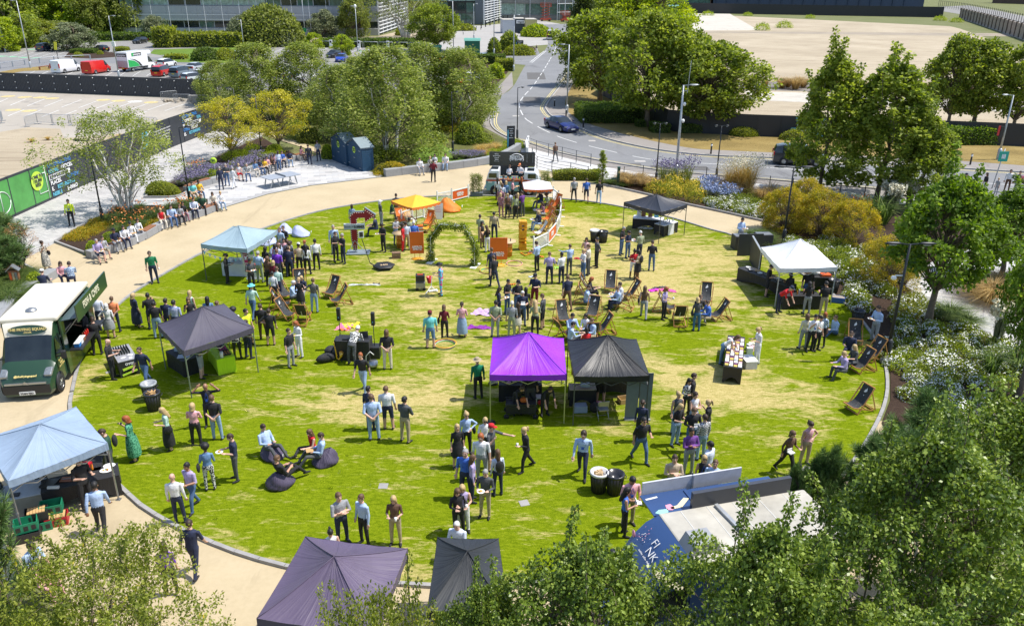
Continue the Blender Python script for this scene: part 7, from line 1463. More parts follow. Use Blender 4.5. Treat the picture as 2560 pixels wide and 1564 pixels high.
LOGO=MB().pr([(-.07,.0),(-.02,.14),(.0,.1),(.02,.2),(.07,.06),(.03,.03),(0,.0)],0,.004).box((0,-.28,.002),(.025,.34,.004)).mesh('white_logo',TXTW)
def deck(c,x,y,face,lab,k='b',z=0):
 g=GC(c,x,y);t=Th('deckchair',lab,'deckchair',(g.x,g.y,.03),R(face),{'b':'black deckchairs on the lawn','o':'orange deckchairs','y':'orange deckchairs','w':'orange deckchairs'}[k]);link('frame',DM[k][0],t);link('sling',DM[k][1],t)
 if k=='b':o=link('white_logo',LOGO,t);o.matrix_local=fz((0,.27,.74),(1,0,0),(0,.32,.8))@MTr((0,0,.04))
 elif k in 'oy':text(t,'APEROL',.15,fz((0,.25,.62),(0,.32,.72),(-1,0,0))@MTr((0,0,.06)),TXTW,bold=.006)
 return t
deck('Y2',930,390,60,'black deckchair behind the man in a blue shirt at the left group');deck('Y2',1110,290,10,'black deckchair facing us behind the shading woman');deck('Y2',890,500,100,'empty black deckchair furthest left of the group');deck('Y2',950,610,75,'empty black deckchair in front at the left, facing right');deck('Y2',1145,650,176,'empty black deckchair seen from behind at the left group')
deck('Y2',1470,360,-30,'upright empty black deckchair with a clear white logo, left of the speakers');deck('Y2',1560,450,-68,'empty black deckchair seen side on, just below the upright one')
deck('Y4',110,300,-8,'black deckchair with a jacket over its back');deck('Y4',345,390,-75,'black deckchair of the man in a white t-shirt');deck('Y4',240,500,-110,'black deckchair seen from behind under the man in the pale shirt');deck('Y4',710,530,75,'black deckchair behind the woman in the lilac blouse');deck('Y4',870,660,178,'empty black deckchair with its back to us near the wide blue trousers');deck('Y4',1165,440,-12,'black deckchair of the man bent over his lap');deck('Y4',1310,620,-80,'black deckchair of the man in the bright blue jumper')
deck('Y3',2060,330,80,'black deckchair of the red haired woman');deck('Y3',2045,440,85,'black deckchair of the man in jeans looking at his phone');deck('Y3',1800,650,15,'black deckchair at the left of the circle behind the gazebos');deck('Y3',2130,600,-22,'black deckchair at the top of the circle behind the gazebos');deck('Y3',1790,840,115,'black deckchair at the lower left of the circle behind the gazebos');deck('Y3',2120,850,185,'black deckchair with its back to us in the circle behind the gazebos');deck('Y3',2245,780,-75,'black deckchair at the right of the circle behind the gazebos')
deck('Y5',590,870,-10,'black deckchair of the man in navy near the rose bed');deck('Y5',790,1060,-70,'black deckchair of the blonde woman near the kerb');deck('Y5',660,1180,-72,'black deckchair of the man in the lilac shirt');deck('X5',905,250,-68,'lone empty black deckchair near the rose bed kerb')
deck('Z3',340,880,-25,'orange deckchair with big white lettering under the orange parasol','o');deck('Z3',350,945,-75,'orange deckchair side on behind the flower arch','y');deck('Z3',85,800,10,'yellow orange deckchair behind the orange parasol pole','y');deck('Z3',15,850,30,'orange deckchair at the left of the parasol group','o')
deck('Z3',1830,670,-55,'orange deckchair furthest back along the white fence','o');deck('Z3',1740,745,-65,'orange deckchair behind the woman in brown','o');deck('Z3',1745,835,-70,'orange deckchair of the boy in jeans','o');deck('Z3',1740,930,-75,'low orange deckchair beside the white fence','y');deck('Z3',1660,1000,-75,'white deckchair at the near end of the white fence','w')
# -- beanbags
def bb_(c,x,y,lab,col,rz=0,s=1.0,grp='beanbags'):
 g=GC(c,x,y);rg=random.Random(int(x));mb=MB();V=[];n,m=20,12
 for i in rn(m+1):
  u=i/m;rr=(.5*sin(pi*min(1,u*.62+.2))**.8*(1-u)**.45+.03)if i else 0.02;z=.55*(1-cos(u*pi*.5))*1.15 if i else 0
  for k in rn(n):
   a=2*pi*k/n;j=1+.05*sin(3*a+i)+.03*sin(7*a+2*i);V.append((rr*j*cos(a),rr*j*sin(a)+.22*u**1.5,z+.02*sin(5*a)))
 F=[(i*n+k,i*n+(k+1)%n,(i+1)*n+(k+1)%n,(i+1)*n+k)for i in rn(m)for k in rn(n)]
 t=Th('beanbag',lab,'beanbag',(g.x,g.y,.03),R(rz),grp);t.scale=(s,)*3;MB().add(V,F,0,True).bd('bag',cloth(lab[:14],col),t,scale=(1,1,.8));BO((0,-.47,.2),(.12,.01,.08)).bd('label_patch',TXTW,t);return t
PUR=(.07,.055,.1);PWK=(.42,.46,.68)
bb_('X2',1345,850,'dark purple beanbag of the man with striped socks',PUR,60,1.02);bb_('X2',1930,920,'dark purple beanbag of the man holding cardboard',PUR,-80,1.05);bb_('X2',1420,1170,'dark purple beanbag nearest us, seen from behind',PUR,180,1.1)
bb_('Z2',1200,985,'periwinkle beanbag alone on the grass right of the suited man',PWK,90,1.3);bb_('Z2',990,960,'periwinkle beanbag behind the suited man',PWK,0,1.2);bb_('Z2',800,1080,'periwinkle beanbag under the light blue gazebo',PWK,20,1.3);bb_('Z2',920,1190,'periwinkle beanbag in the middle of the crowd',PWK,0,1.2)
bb_('Z3',600,690,'big glossy orange beanbag beside the white fence',(.8,.2,.01),80,1.75)
# -- bins
def bin_(c,x,y,lab,lid=WP_,fill=None,k=1.0):
 g=GC(c,x,y);t=Th('waste_bin',lab,'bin',(g.x,g.y,.03),RU(-.4,.4),'round waste bins');t.scale=(k,)*3;MB().la([(0,0),(.22,0),(.29,.72),(.27,.72),(.2,.1),(0,.1)],20).bd('body',KP,t)
 for q_ in rn(16):a=q_*.3927;MB().bar((.225*cos(a),.225*sin(a),.02),(.29*cos(a),.29*sin(a),.66),.02).bd('rib',KP,t)
 MB().la([(.27,.66),(.31,.68),(.31,.75),(.26,.76),(.2,.6),(.05,.52),(0,.52)],20).bd('liner',lid,t)
 for s in(-1,1):MB().tu([(s*.29,-.09,.62),(s*.36,-.07,.63),(s*.36,.07,.63),(s*.29,.09,.62)],.015,5).bd('handle',WP_ if lid is WP_ else KP,t)
 if fill:
  for q_ in rn(7):BO((RU(-.12,.12),RU(-.12,.12),.68),(.2,.03,.16),M=MRo(RU(-.5,.5),3,'Y')@MRo(RU(0,3),3,'Z')).bd('rubbish',fill,t)
GLN=M('grey bin liner',(.3,.32,.34),.35,0,.3,8);BLN=M('black bin liner',(.03,.03,.035),.25,0,.3,8)
bin_('X1',1780,190,'black bin with a pale liner behind the bin of cardboard',GLN);bin_('X1',1820,305,'black bin full of cardboard boxes on the left of the lawn',BLN,CARD);bin_('X4',450,1262,'black bin with a white liner and food boxes near the blue truck',M('white bin liner',(.6,.6,.6),.4),PINE);bin_('X4',635,1285,'black bin with a shiny black liner near the blue truck',BLN)
bin_('Z3',2285,1052,'black bin with a bulging white liner, left of the far pair',M('white bin liner',(.6,.6,.6),.4));bin_('Z3',2385,1066,'black bin with a black liner, right of the far pair',BLN);bin_('Y5',620,668,'black bin with a black liner at the rose bed kerb',BLN);bin_('Y5',355,320,'black bin behind the right leg of the white gazebo',BLN)
# -- parasols, orange bar area
def parasol(c,x,y,h,w,lab,m,fm,rz=0,frm=WOOD):
 g=GC(c,x,y);t=Th('parasol',lab,'parasol',(g.x,g.y,.03),rz);MB().tu([(0,0,0),(0,0,h)],.025,8).bd('pole',frm,t);MB().la([(.28,0),(.28,.06),(.05,.1),(0,.1)],14).bd('base',WP_,t)
 P4=[Ve((-w/2,-w/2,0)),Ve((w/2,-w/2,0)),Ve((w/2,w/2,0)),Ve((-w/2,w/2,0))];V=[];F=[];zt=h-.45
 for k in rn(4):
  a,b=P4[k],P4[(k+1)%4];b0=len(V)
  for i in rn(9):
   for j in rn(5):
    s,u=i/8,j/4;p=a.lerp(b,s)*(1-u);V.append((p.x,p.y,zt+(h-zt)*u**1.1-.05*4*s*(1-s)*(1-u)))
  F+=[(b0+i*5+j,b0+(i+1)*5+j,b0+(i+1)*5+j+1,b0+i*5+j+1)for i in rn(8)for j in rn(4)]
  vv=[];n=28
  for i in rn(n+1):
   s=i/n;p=a.lerp(b,s)*1.003;z=zt-.05*4*s*(1-s);vv+=[(p.x,p.y,z),(p.x,p.y,z-.12-.07*abs(sin(s*pi*7)))]
  MB().add(vv,[(2*i,2*i+1,2*i+3,2*i+2)for i in rn(n)]).bd('scalloped_edge',fm,t)
 MB().add(V,F,0,True).bd('canopy',m,t)
 for k in rn(4):MB().bar((0,0,h-.08),(P4[k].x,P4[k].y,zt-.02),.02).bd('rib',frm,t)
parasol('Z3',200,905,2.3,2.3,'square orange yellow parasol with a scalloped fringe',cloth('orange yellow canopy',(.9,.42,.015)),cloth('orange fringe',(.8,.2,.03)),.75);parasol('Z3',1610,690,2.25,2.0,'square white parasol with a wavy orange fringe beside the camper',WHC,cloth('orange trim',(.75,.14,.02)),.05,WOOD)
def bs_(c,x,y,lab,w=.75,h=1.35,z0=.35,rz=.1):
 g=GC(c,x,y);t=Th('banner_stand',lab,'banner',(g.x,g.y,.03),rz);OB_=M('orange banner sheet',(.72,.14,.01),.45,0,.08,2)
 o=BO((0,0,z0+h/2),(w,.03,h)).bd('banner_sheet',OB_,t);bevel(o,.01);MB().tu([(-w/2,0,z0),(-w/2,0,z0+h),(w/2,0,z0+h),(w/2,0,z0),(-w/2,0,z0)],.02,6).bd('frame',ORG,t)
 for s in(-.15,.15):MB().bar((s,0,0),(s,0,z0),.03).bd('support',M('yellow support',(.8,.35,.01),.5),t)
 MB().la([(.36,0),(.36,.03),(0,.05)],18).bd('base',M('yellow support',(.8,.35,.01),.5),t,scale=(1,.7,1));text(t,'APEROL\nSPRITZ',.17,fz((w*.02,-.025,z0+h*.25),(1,0,0),(0,0,1)),TXTW,bold=.006,space=.8)
bs_('Z3',205,1262,'orange banner stand on a yellow foot left of the flower arch',.78,1.3);bs_('Z3',1160,1335,'wide orange banner stand in front of the barrel table',.98,1.3)
def br_(c,x,y,lab):
 g=GC(c,x,y);t=Th('barrel_table',lab,'table',(g.x,g.y,.03));OBM=M('orange barrel',(.7,.25,.03),.4,.3);MB().la([(0,0),(.29,0),(.29,.3),(.305,.31),(.29,.33),(.29,.6),(.305,.61),(.29,.63),(.29,.9),(0,.9)],20).bd('barrel',OBM,t);MB().la([(0,.9),(.52,.9),(.53,.93),(0,.94)],24).bd('table_top',PINE,t);return t
bt1=br_('Z3',15,1125,'orange barrel table with people standing round it');bt2=br_('Z3',1262,1225,'orange barrel table with glasses behind the wide orange banner')
for k in rn(3):it_('glass_bottle',('left','middle','right')[k]+' dark bottle on the barrel table behind the wide banner','bottle',on(bt2,-.25+.22*k,.12-.08*k,.94),MB().la([(.03,0),(.03,.12),(.01,.18),(0,.18)],8),GLASS)
tw=Th('block_tower','tall leaning tower of orange stacking blocks','game tower',(GC('Z3',1440,1150).x,GC('Z3',1440,1150).y,.03),.1);OBL=[M('orange block '+str(i),(.75+.06*i,.33+.05*i,.015),.5,0,.1)for i in rn(3)]
hT=HT(GC('Z3',1440,1150),C2('Z3',0,790)[1]);nb=int(hT/.115);rg=random.Random(2)
for i in rn(nb):
 for j in(-1,0,1):
  if rg.random()<.2 and i<nb-2:continue
  v_=j*.15;dx=rg.uniform(-.03,.03);BO((v_ if i%2 else dx,dx if i%2 else v_,.056+i*.115),(.14,.45,.108)if i%2 else(.45,.14,.108)).bd('block',OBL[rg.randrange(3)],tw)
def wf_(lab,pts,h,kinds):
 t=Th('white_fence',lab,'fence',pts[0]);o0=pts[0]
 for(a,b),kd in zip(zip(pts[:-1],pts[1:]),kinds):
  d=(b-a);L=d.length;an=atan2(d.y,d.x);q_=a-o0;f=BO((0,0,h/2+.1),(.08,.08,h+.2)).box((L,0,h/2+.1),(.08,.08,h+.2)).box((L/2,0,h),(L,.05,.07)).box((L/2,0,.12),(L,.05,.07));f.bd('panel_frame',WP_,t,loc=(q_.x,q_.y,.03),rot=(0,0,an))
  if kd=='o':
   BO((L/2,0,h/2+.05),(L*.88,.02,h*.78)).bd('banner_sheet',ORG,t,loc=(q_.x,q_.y,.03),rot=(0,0,an));x_=text(t,'APEROL\nSPRITZ',.2,MTr((q_.x,q_.y,.03))@MRo(an,4,'Z')@fz((L/2,-.02,h/2+.05),(1,0,0),(0,0,1)),TXTW,bold=.006,space=.8)
  else:
   l=MB();n=max(2,int(L/.12))
   for i in rn(-3,n+3):
    for s in(-1,1):
     x0=i*L/n;x1=x0+s*(h-.15);z0,z1=.15,h-.03
     xa,za,xb,zb=x0,z0,x1,z1
     if xb<0:zb=za+(zb-za)*(0-xa)/(xb-xa)if xb!=xa else zb;xb=0
     if xb>L:zb=za+(zb-za)*(L-xa)/(xb-xa);xb=L
     if 0<=xa<=L and abs(xb-xa)>.02:l.bar((xa,s*.008,za),(xb,s*.008,zb),.028,.012)
   o=l.bd('lattice',WP_,t,loc=(q_.x,q_.y,.03),rot=(0,0,an));o['kind']='stuff'
  for x in(0,):BO((0,0,.02),(.1,.6,.04)).bd('foot',WP_,t,loc=(q_.x,q_.y,.03),rot=(0,0,an))
wf_('white lattice fence with an orange banner behind the orange beanbag',[GC('Z3',20,850),GC('Z3',150,805),GC('Z3',280,775),GC('Z3',410,735)],.8,'lll');wf_('white fence panel with an orange banner between the big beanbag and the planter',[GC('Z3',440,620),GC('Z3',610,590),GC('Z3',805,540)],.8,'lo')
wf_('curved white fence with orange banners right of the camper queue',[GC('Z3',1570,1190),GC('Z3',1740,1105),GC('Z3',1835,985),GC('Z3',1875,880),GC('Z3',1890,770),GC('Z3',1885,690),GC('Z3',1860,620),GC('Z3',1800,570)],.85,'lolloolo')
ab=Th('a_board','white framed menu board leaning back near the orange parasol','board',(GC('Z3',460,785).x,GC('Z3',460,785).y,.03),-.2);
for s in(-1,1):BO((0,s*.14,.55),(.6,.03,1.1),M=MRo(s*.2,3,'X')).bd('panel',WP_ if s<0 else WOOD,ab)
for k in rn(6):BO((0,-.27+k*.03+.02,.9-k*.13),(.4,.01,.03)).bd('writing',M('pink writing',(.6,.25,.3),.6),ab)
ct=Th('striped_chest','orange and white striped chest beside the parasol pole','chest',(GC('Z3',235,950).x,GC('Z3',235,950).y,.03),.1)
for k in rn(5):BO((0,0,.05+k*.1),(.42,.38,.1)).bd('stripe',(ORC,WHC)[k%2],ct)
def wcrate(c,x,y,lab):
 t=Th('wooden_crate',lab,'crate',(GC(c,x,y).x,GC(c,x,y).y,.03),.15);CW_=M('weathered crate wood',(.2,.12,.07),.8,0,.2,10)
 for k in rn(3):
  for s in(-1,1):BO((0,s*.17,.06+k*.12),(.5,.02,.1)).bd('slat',CW_,t);BO((s*.25,0,.06+k*.12),(.02,.34,.1)).bd('slat',CW_,t)
 BO((0,0,.34),(.46,.3,.02)).bd('lid',CW_,t)
wcrate('Z2',2310,1250,'brown wooden crate on the grass left of the orange banner')
A1=GC('Z3',375,1290);A2=GC('Z3',885,1345);ar=Th('flower_arch','white metal arch wound with green foliage and white flowers','arch',(A1+A2)/2+Ve((0,0,.03)),atan2((A2-A1).y,(A2-A1).x));w2_=(A2-A1).length/2;hA=2.35
pr_=[(-w2_,0),(-w2_,hA*.62),(-w2_*.55,hA),(w2_*.55,hA),(w2_,hA*.62),(w2_,0)]
for y_ in(-.12,.12):MB().tu([(x,y_,z)for x,z in pr_],.022,6).bd('hoop',WP_,ar)
tr_=MB();
for(xa,za),(xb,zb)in zip(pr_[:-1],pr_[1:]):
 for k in rn(5):s=k/5;tr_.bar((xa+(xb-xa)*s,-.12,za+(zb-za)*s),(xa+(xb-xa)*(s+.2),.12,za+(zb-za)*(s+.2)),.015)
tr_.bd('bracing',WP_,ar)
for s in(-1,1):BO((s*w2_,0,.015),(.35,1.0,.03)).bd('base_plate',WP_,ar)
rng_=np.random.default_rng(7);Cc=[]
for(xa,za),(xb,zb)in zip(pr_[:-1],pr_[1:]):
 L=math.hypot(xb-xa,zb-za)
 for s in np.arange(0,1,.09/L):Cc.append((xa+(xb-xa)*s+rng_.normal()*.07,rng_.normal()*.08,max(.15,za+(zb-za)*s+rng_.normal()*.07)))
Vv,Qq,Tt=cls_(np.array(Cc),np.full(len(Cc),.2),75,.13,.4,rng_,.6);link('garland',nm2('garland',Vv,Qq,Tt,[LM['maple']]),ar)
fl=MB()
for k in rn(60):c_=Cc[int(rng_.integers(len(Cc)))];fl.bl((c_[0]+rng_.normal()*.1,c_[1]-.1,c_[2]+rng_.normal()*.06),.028,5,3)
o=fl.bd('flowers',FL['white'],ar);o['kind']='stuff'
g=GC('Z2',1830,1190);hS=HT(g,C2('Z2',0,675)[1]);s_=hS/3.0;mq=Th('arrow_sign','tall dark red arrow sign studded with bulbs and a summer name board','sign',(g.x,g.y,.03),.08);mq.scale=(s_,s_,s_)
ARR=M('dark red sign face',(.25,.008,.02),.4);GRS=M('grey sign edge',(.2,.24,.26),.5)
out=[(-.12,.2),(.12,.2),(.22,1.0),(.22,2.35),(.35,2.45),(.8,2.45),(.8,2.12),(1.5,2.62),(.8,3.12),(.8,2.85),(.1,2.85),(-.18,2.65),(-.22,2.4),(-.22,1.0)]
Mr=MRo(R(90),4,'X');MB().pr(out,-.1,.1,M=Mr).bd('casing',GRS,mq);c0=(.25,1.9)
MB().pr([(x*.93+.02,(z-1.9)*.95+1.9)for x,z in out],.1,.115,M=Mr).bd('face',ARR,mq)
bl_=M('warm bulb',(.85,.75,.6),.3);bm_=MB().bl((0,0,0),.028,6,4).mesh('bulb',bl_)
for i in rn(len(out)):
 a=Ve((out[i][0]*.86+.02,0,(out[i][1]-1.9)*.91+1.9));b=Ve((out[(i+1)%len(out)][0]*.86+.02,0,(out[(i+1)%len(out)][1]-1.9)*.91+1.9));n=max(1,int((b-a).length/.13))
 for k in rn(n):p=a.lerp(b,k/n);link('bulb',bm_,mq,(p.x,-.13,p.z))
nb_=BO((.05,-.1,1.85),(1.35,.22,.36)).bd('name_board',M('pale name board',(.4,.45,.47),.5),mq);text(mq,'Sounds of',.17,fz((-.3,-.22,1.86),(1,0,0),(0,0,1)),KP,sx=.85);text(mq,'SUMMER',.24,fz((.37,-.22,1.84),(1,0,0),(0,0,1)),KP,bold=.008,sx=.75)
BO((.2,0,.04),(1.5,1.0,.06)).bd('base',GRS,mq);MB().bar((.0,-.12,.9),(-.45,-.4,.06),.03).bar((0,-.12,.9),(.8,-.4,.06),.03).bar((.02,-.14,.06),(.02,-.14,.6),.05).bd('brace',GALV,mq)
g=GC('Z2',2165,1370);hp=Th('photo_platform','black hexagonal photo platform with a swinging arm and white frame','platform',(g.x,g.y,.03),.3);MB().la([(0,.12),(.62,.12),(.65,.16),(.62,.2),(0,.2)],6).bd('deck',KP,hp);MB().la([(.5,0),(.52,.03),(.5,.05),(.4,.05)],6).bd('foot_ring',KP,hp);text(hp,'360',.3,fz((0,0,.203),(1,0,0),(0,1,0)),PINE,bold=.01)
MB().bar((-.5,.1,.15),(-.75,.25,.3),.05).bar((-.75,.25,.3),(-1.1,.5,1.7),.03).bd('arm',KM,hp);BO((-1.12,.5,1.95),(.3,.03,.4)).bd('light_frame',WP_,hp);BO((-1.12,.48,1.95),(.2,.03,.28)).bd('dark_screen',KP,hp)
a=GC('Z2',780,390);b=GC('Z2',1110,330);d=b-a;tt=Th('ping_pong_table','grey concrete and steel outdoor table tennis table on the plaza','table',G(672,463)+Ve((1.0,0,.02)),atan2(d.y,d.x));TTM=M('table tennis grey',(.3,.33,.38),.5,0,.06)
for s in(-1,1):o=BO((s*.7,0,.76),(1.37,1.52,.05)).bd('half_table',TTM,tt)
BO((0,0,.84),(.02,1.6,.14)).bd('net',ME_,tt)
for s in(-1,1):
 for y_ in(-.55,.55):MB().bar((s*.95,y_,.73),(s*1.2,y_*.8,0),.07).bar((s*.6,y_,.73),(s*.35,y_*.8,0),.07).bd('leg',GALV,tt)
for c_,x,y_,lab in(('Z3',900,520,'potted bamboo in a slate trough left of the camper'),('Z3',1710,480,'potted bamboo in a slate trough right of the camper behind the parasol')):
 g=GC(c_,x,y_);t=Th('bamboo_planter',lab,'planter',(g.x,g.y,.0));BO((0,0,.16),(.95,.4,.3)).bd('trough',M('slate trough',(.12,.14,.17),.6),t)
 rngb=np.random.default_rng(int(x));cc_=np.column_stack([rngb.uniform(-.4,.4,90),rngb.uniform(-.15,.15,90),rngb.uniform(.5,1.75,90)]);v_,q_,t_=cls_(cc_,np.full(90,.16),22,.11,.3,rngb,.5);link('foliage',nm2('foliage',v_,q_,t_,[LM['olive']]),t)
 cn=MB()
 for k in rn(16):x0=rngb.uniform(-.4,.4);cn.tu([(x0,rngb.uniform(-.1,.1),.3),(x0+rngb.normal()*.06,0,1.7)],.012,4)
 cn.bd('canes',M('bamboo cane',(.35,.33,.12),.5),t)['kind']='stuff'
 # -- performers' gear and toys on the grass
def ss_(c,x,y,top,lab):
 g=GC(c,x,y);h=HT(g,C2(c,0,top)[1]);t=Th('pole_speaker',lab,'speaker',(g.x,g.y,.03));MB().tu([(0,0,.55),(0,0,h-.55)],.018,6).bd('pole',KM,t);o=BO((0,0,h-.3),(.16,.2,.6)).bd('speaker_head',KP,t);bevel(o,.03);BO((0,-.105,h-.42),(.03,.01,.05)).bd('indicator_light',TXTC,t);o=BO((0,0,.28),(.5,.5,.55)).bd('bass_box',KP,t);bevel(o,.02)
ss_('Y2',1565,950,490,'slim black column speaker left of the musician');ss_('Y2',1940,1030,540,'slim black column speaker right of the musician')
TD=table('black clothed music desk of the musician on the lawn',GC('Y2',1720,1040),1.45,.7,-.05,BLKC,h=.95,arch=False);lp=Th('laptop','dark laptop open on the music desk','laptop',on(TD,.45,.05,.96),.3);BO((0,0,.01),(.36,.25,.02)).bd('keyboard',KP,lp);BO((0,.13,.13),(.36,.02,.25),M=MRo(-.25,3,'X')).bd('screen',KP,lp)
it_('mixer','flat audio mixer with a white tablet on the music desk','mixer',on(TD,.2,-.2,.96),BX(.4,.25,.05),ME_,.2);it_('keyboard','black electronic keyboard on the front of the music desk','keyboard',on(TD,-.1,-.1,.96),BX(.7,.28,.07),KP)
sx_=Th('saxophone','brass saxophone on a stand beside black bags','saxophone',(GC('Y2',1500,1090).x,GC('Y2',1500,1090).y,.03));BR=M('lacquered brass',(.6,.38,.08),.25,.9);MB().tu([(-.05,0,.95),(0,0,.9),(.05,0,.5),(.08,0,.2),(.17,0,.12),(.25,0,.25),(.3,0,.48)],[.012,.02,.03,.04,.045,.06,.1],10).bd('horn',BR,sx_);MB().bar((-.15,0,0),(.1,0,.35),.02).bar((.3,0,0),(.1,0,.35),.02).bd('stand',KM,sx_)
for k,(x,y_,s1,s2,lab)in en(((1400,1085,.45,.2,'long black instrument bag lying on the grass'),(1450,1000,.3,.25,'black rucksack behind the instrument bag'),(1530,1020,.28,.3,'black holdall beside the saxophone'))):it_('bag',lab,'bag',GC('Y2',x,y_)+Ve((0,0,.03)),MB().bl((0,0,.18),(s1,s2,.2),10,6,jit=.08),BLKC,.5)
dk=Th('drum_kit','small silver drum and white stand behind the walking boy','drum',(GC('Y2',1920,1150).x,GC('Y2',1920,1150).y,.03));MB().la([(.2,.1),(.2,.3),(0,.3)],16).bd('drum',RIM,dk);MB().tu([(-.35,.2,0),(-.3,.1,.5),(-.1,0,.75),(.05,0,.6)],.02,6).bd('stand',WP_,dk)
def hoops(c,x,y,cols,lab0,r0=.45):
 g=GC(c,x,y)
 for k,(nm,cl)in en(cols):it_('hula_hoop',nm+' hula hoop '+lab0,'hoop',Ve((g.x+RU(-.05,.05),g.y+RU(-.05,.05),.045+.022*k)),MB().tu([((r0+.012*k)*cos(a),(r0+.012*k)*sin(a),0)for a in np.linspace(0,6.2832,29)],.013,5,cap=False),M('hoop '+nm,cl,.4),0,'hula hoops')
hoops('Y3',505,905,(('green',(.1,.5,.1)),('white',(.7,.7,.7)),('blue white',(.4,.5,.7)),('red',(.6,.05,.02)),('orange',(.8,.3,.02)),('pale yellow',(.8,.7,.1))),'stacked in front of the man in turquoise');hoops('Z3',1040,1405,(('turquoise',(.02,.5,.4)),('red striped',(.6,.05,.05)),('lime',(.4,.6,.05)),('yellow',(.8,.7,.1))),'stacked at the feet of the man in black');hoops('Z3',1340,1315,(('orange pink',(.8,.3,.1)),('pale pink',(.8,.4,.5))),'lying on its own near the orange banner');hoops('Z3',1160,1330,(('golden yellow',(.8,.5,.02)),),'around the foot of the wide banner',.5)
def fa_(c,x,y,w_,d_,col,lab,seed=0,cat='fabric'):
 g=GC(c,x,y);rg=random.Random(seed);V=[];n=12
 for i in rn(n+1):
  for j in rn(n+1):
   u=i/n*2-1;v=j/n*2-1;k=1-.25*abs(sin(3*u+seed));V.append((u*w_/2*(1-.3*v*sin(seed)),v*d_/2*k,.045+.03*sin(7*u+5*v+seed)+.03*sin(11*v-4*u)+rg.uniform(0,.03)))
 tag(MB().add(V,[(i*(n+1)+j,(i+1)*(n+1)+j,(i+1)*(n+1)+j+1,i*(n+1)+j+1)for i in rn(n)for j in rn(n)],0,True).bd('fabric_heap',cloth(lab[:18],col),loc=(g.x,g.y,0),rot=(0,0,rg.uniform(-.4,.4))),lab,cat)
fa_('Y3',905,540,.8,1.0,(.6,.4,.65),'pastel pink and mint fabric heap left of the group',1);fa_('Y3',860,710,1.15,.45,(.25,.02,.35),'shiny purple fabric heap on the grass',2);fa_('Y2',1600,710,.7,.8,(.7,.2,.35),'pink fabric of the play parachute',3);fa_('Y2',1670,690,.7,.6,(.85,.65,.02),'yellow fabric of the play parachute',4);fa_('Y2',1600,735,.4,.25,(.8,.2,.02),'orange fabric at the edge of the play parachute',5)
fa_('Y4',600,300,.6,.35,(.6,.02,.5),'magenta fabric near the walking brown haired woman',6);fa_('Y4',740,300,.9,.4,(.7,.1,.35),'pink and white fabric on the grass behind the lilac blouse',7);fa_('Y4',650,270,.8,.15,(.03,.03,.05),'black fabric strip between the magenta heaps',8);fa_('Y2',1820,240,1.6,.14,(.6,.62,.6),'long white and black windsock flat on the grass',9);fa_('Y2',1950,232,.35,.2,(.02,.02,.03),'black end of the windsock on the grass',10);fa_('Y3',1240,235,.35,.12,(.8,.25,.02),'orange toy fabric behind the group in navy',11);fa_('Y3',1470,150,.45,.15,(.6,.65,.75),'silvery toy fabric behind the group in navy',12)
fa_('Z3',1655,1240,.35,.2,(.8,.25,.02),'small orange disc of fabric right of the fence',13);fa_('Z3',2080,1260,.3,.25,(.6,.02,.05),'small red toy on the grass by the striped dress',14);fa_('Z3',1845,1370,.3,.3,(.4,.7,.1),'lime green toy between the two men',15)
ta=Th('toy_frame','orange wooden toy frame on the grass at the fence end','toy',(GC('Z3',1510,1200).x,GC('Z3',1510,1200).y,.05),.5);MB().bar((-.4,-.3,.02),(.4,0,.02),.04).bar((-.4,.3,.02),(.4,0,.02),.04).bar((-.4,-.3,.02),(-.4,.3,.02),.04).bar((.0,-.15,.02),(0,.15,.02),.04).bd('frame',M('orange toy wood',(.7,.25,.02),.5),ta)
tc=Th('bubble_trolley','black two tier trolley with a red bucket beside the clown','trolley',(GC('Y3',250,290).x,GC('Y3',250,290).y,.03),.1);o=BO((-.1,0,.7),(.48,.42,.34)).bd('tool_box',KP,tc);bevel(o,.03);BO((-.1,0,.32),(.5,.45,.28)).bd('lower_box',ME_,tc);BO((-.1,-.05,.885),(.3,.1,.04)).bd('latch',ORG,tc);MB().la([(.1,.35),(.17,.7),(.15,.7),(.09,.38)],12,(.38,.1,0)).bd('bucket',M('red bucket',(.5,.02,.02),.4),tc)
for x in(-.28,.1):MB().la([(0,-.03),(.09,-.03),(.09,.03),(0,.03)],10).bd('wheel',RUBBER,tc,loc=(x,-.15,.09),rot=(R(90),0,0))
sc_=Th('kick_scooter','white folding frame held by the clown','frame',(GC('Y3',345,310).x,GC('Y3',345,310).y,.03),.4);MB().bar((0,0,.05),(.05,0,.85),.03).bar((0,0,.3),(-.4,-.3,.02),.03).bar((0,0,.3),(.3,-.2,.02),.03).box((.1,0,.05),(.5,.2,.04)).bd('frame',WP_,sc_)
bh=Th('bird_house','little wooden bug house with a grey roof on the bark chips','bug house',GC('Y1',190,260),.3);hb=1.0;BO((0,0,.55),(.45,.3,.9)).bd('box',TIM,bh);BO((-.16,0,1.12),(.42,.42,.04),M=MRo(-.75,3,'Y')).box((.16,0,1.12),(.42,.42,.04),M=MRo(.75,3,'Y')).bd('roof',ME_,bh)
for k,m in en((ORG,PINE,ME_)):BO((-.13+k*.13,-.155,.6),(.1,.02,.6)).bd('compartment',m,bh)
sg_=Th('plant_sign','small dark sign board with green print beside the bug house','sign',GC('Y1',100,300),.2);BO((0,0,.35),(.35,.02,.3),M=MRo(-.3,3,'X')).bd('sign_plate',HD,sg_);MB().bar((0,0,0),(0,0,.3),.03).bd('post',HD,sg_);BO((0,-.03,.42),(.2,.01,.06),M=MRo(-.3,3,'X')).bd('green_print',LIME,sg_)
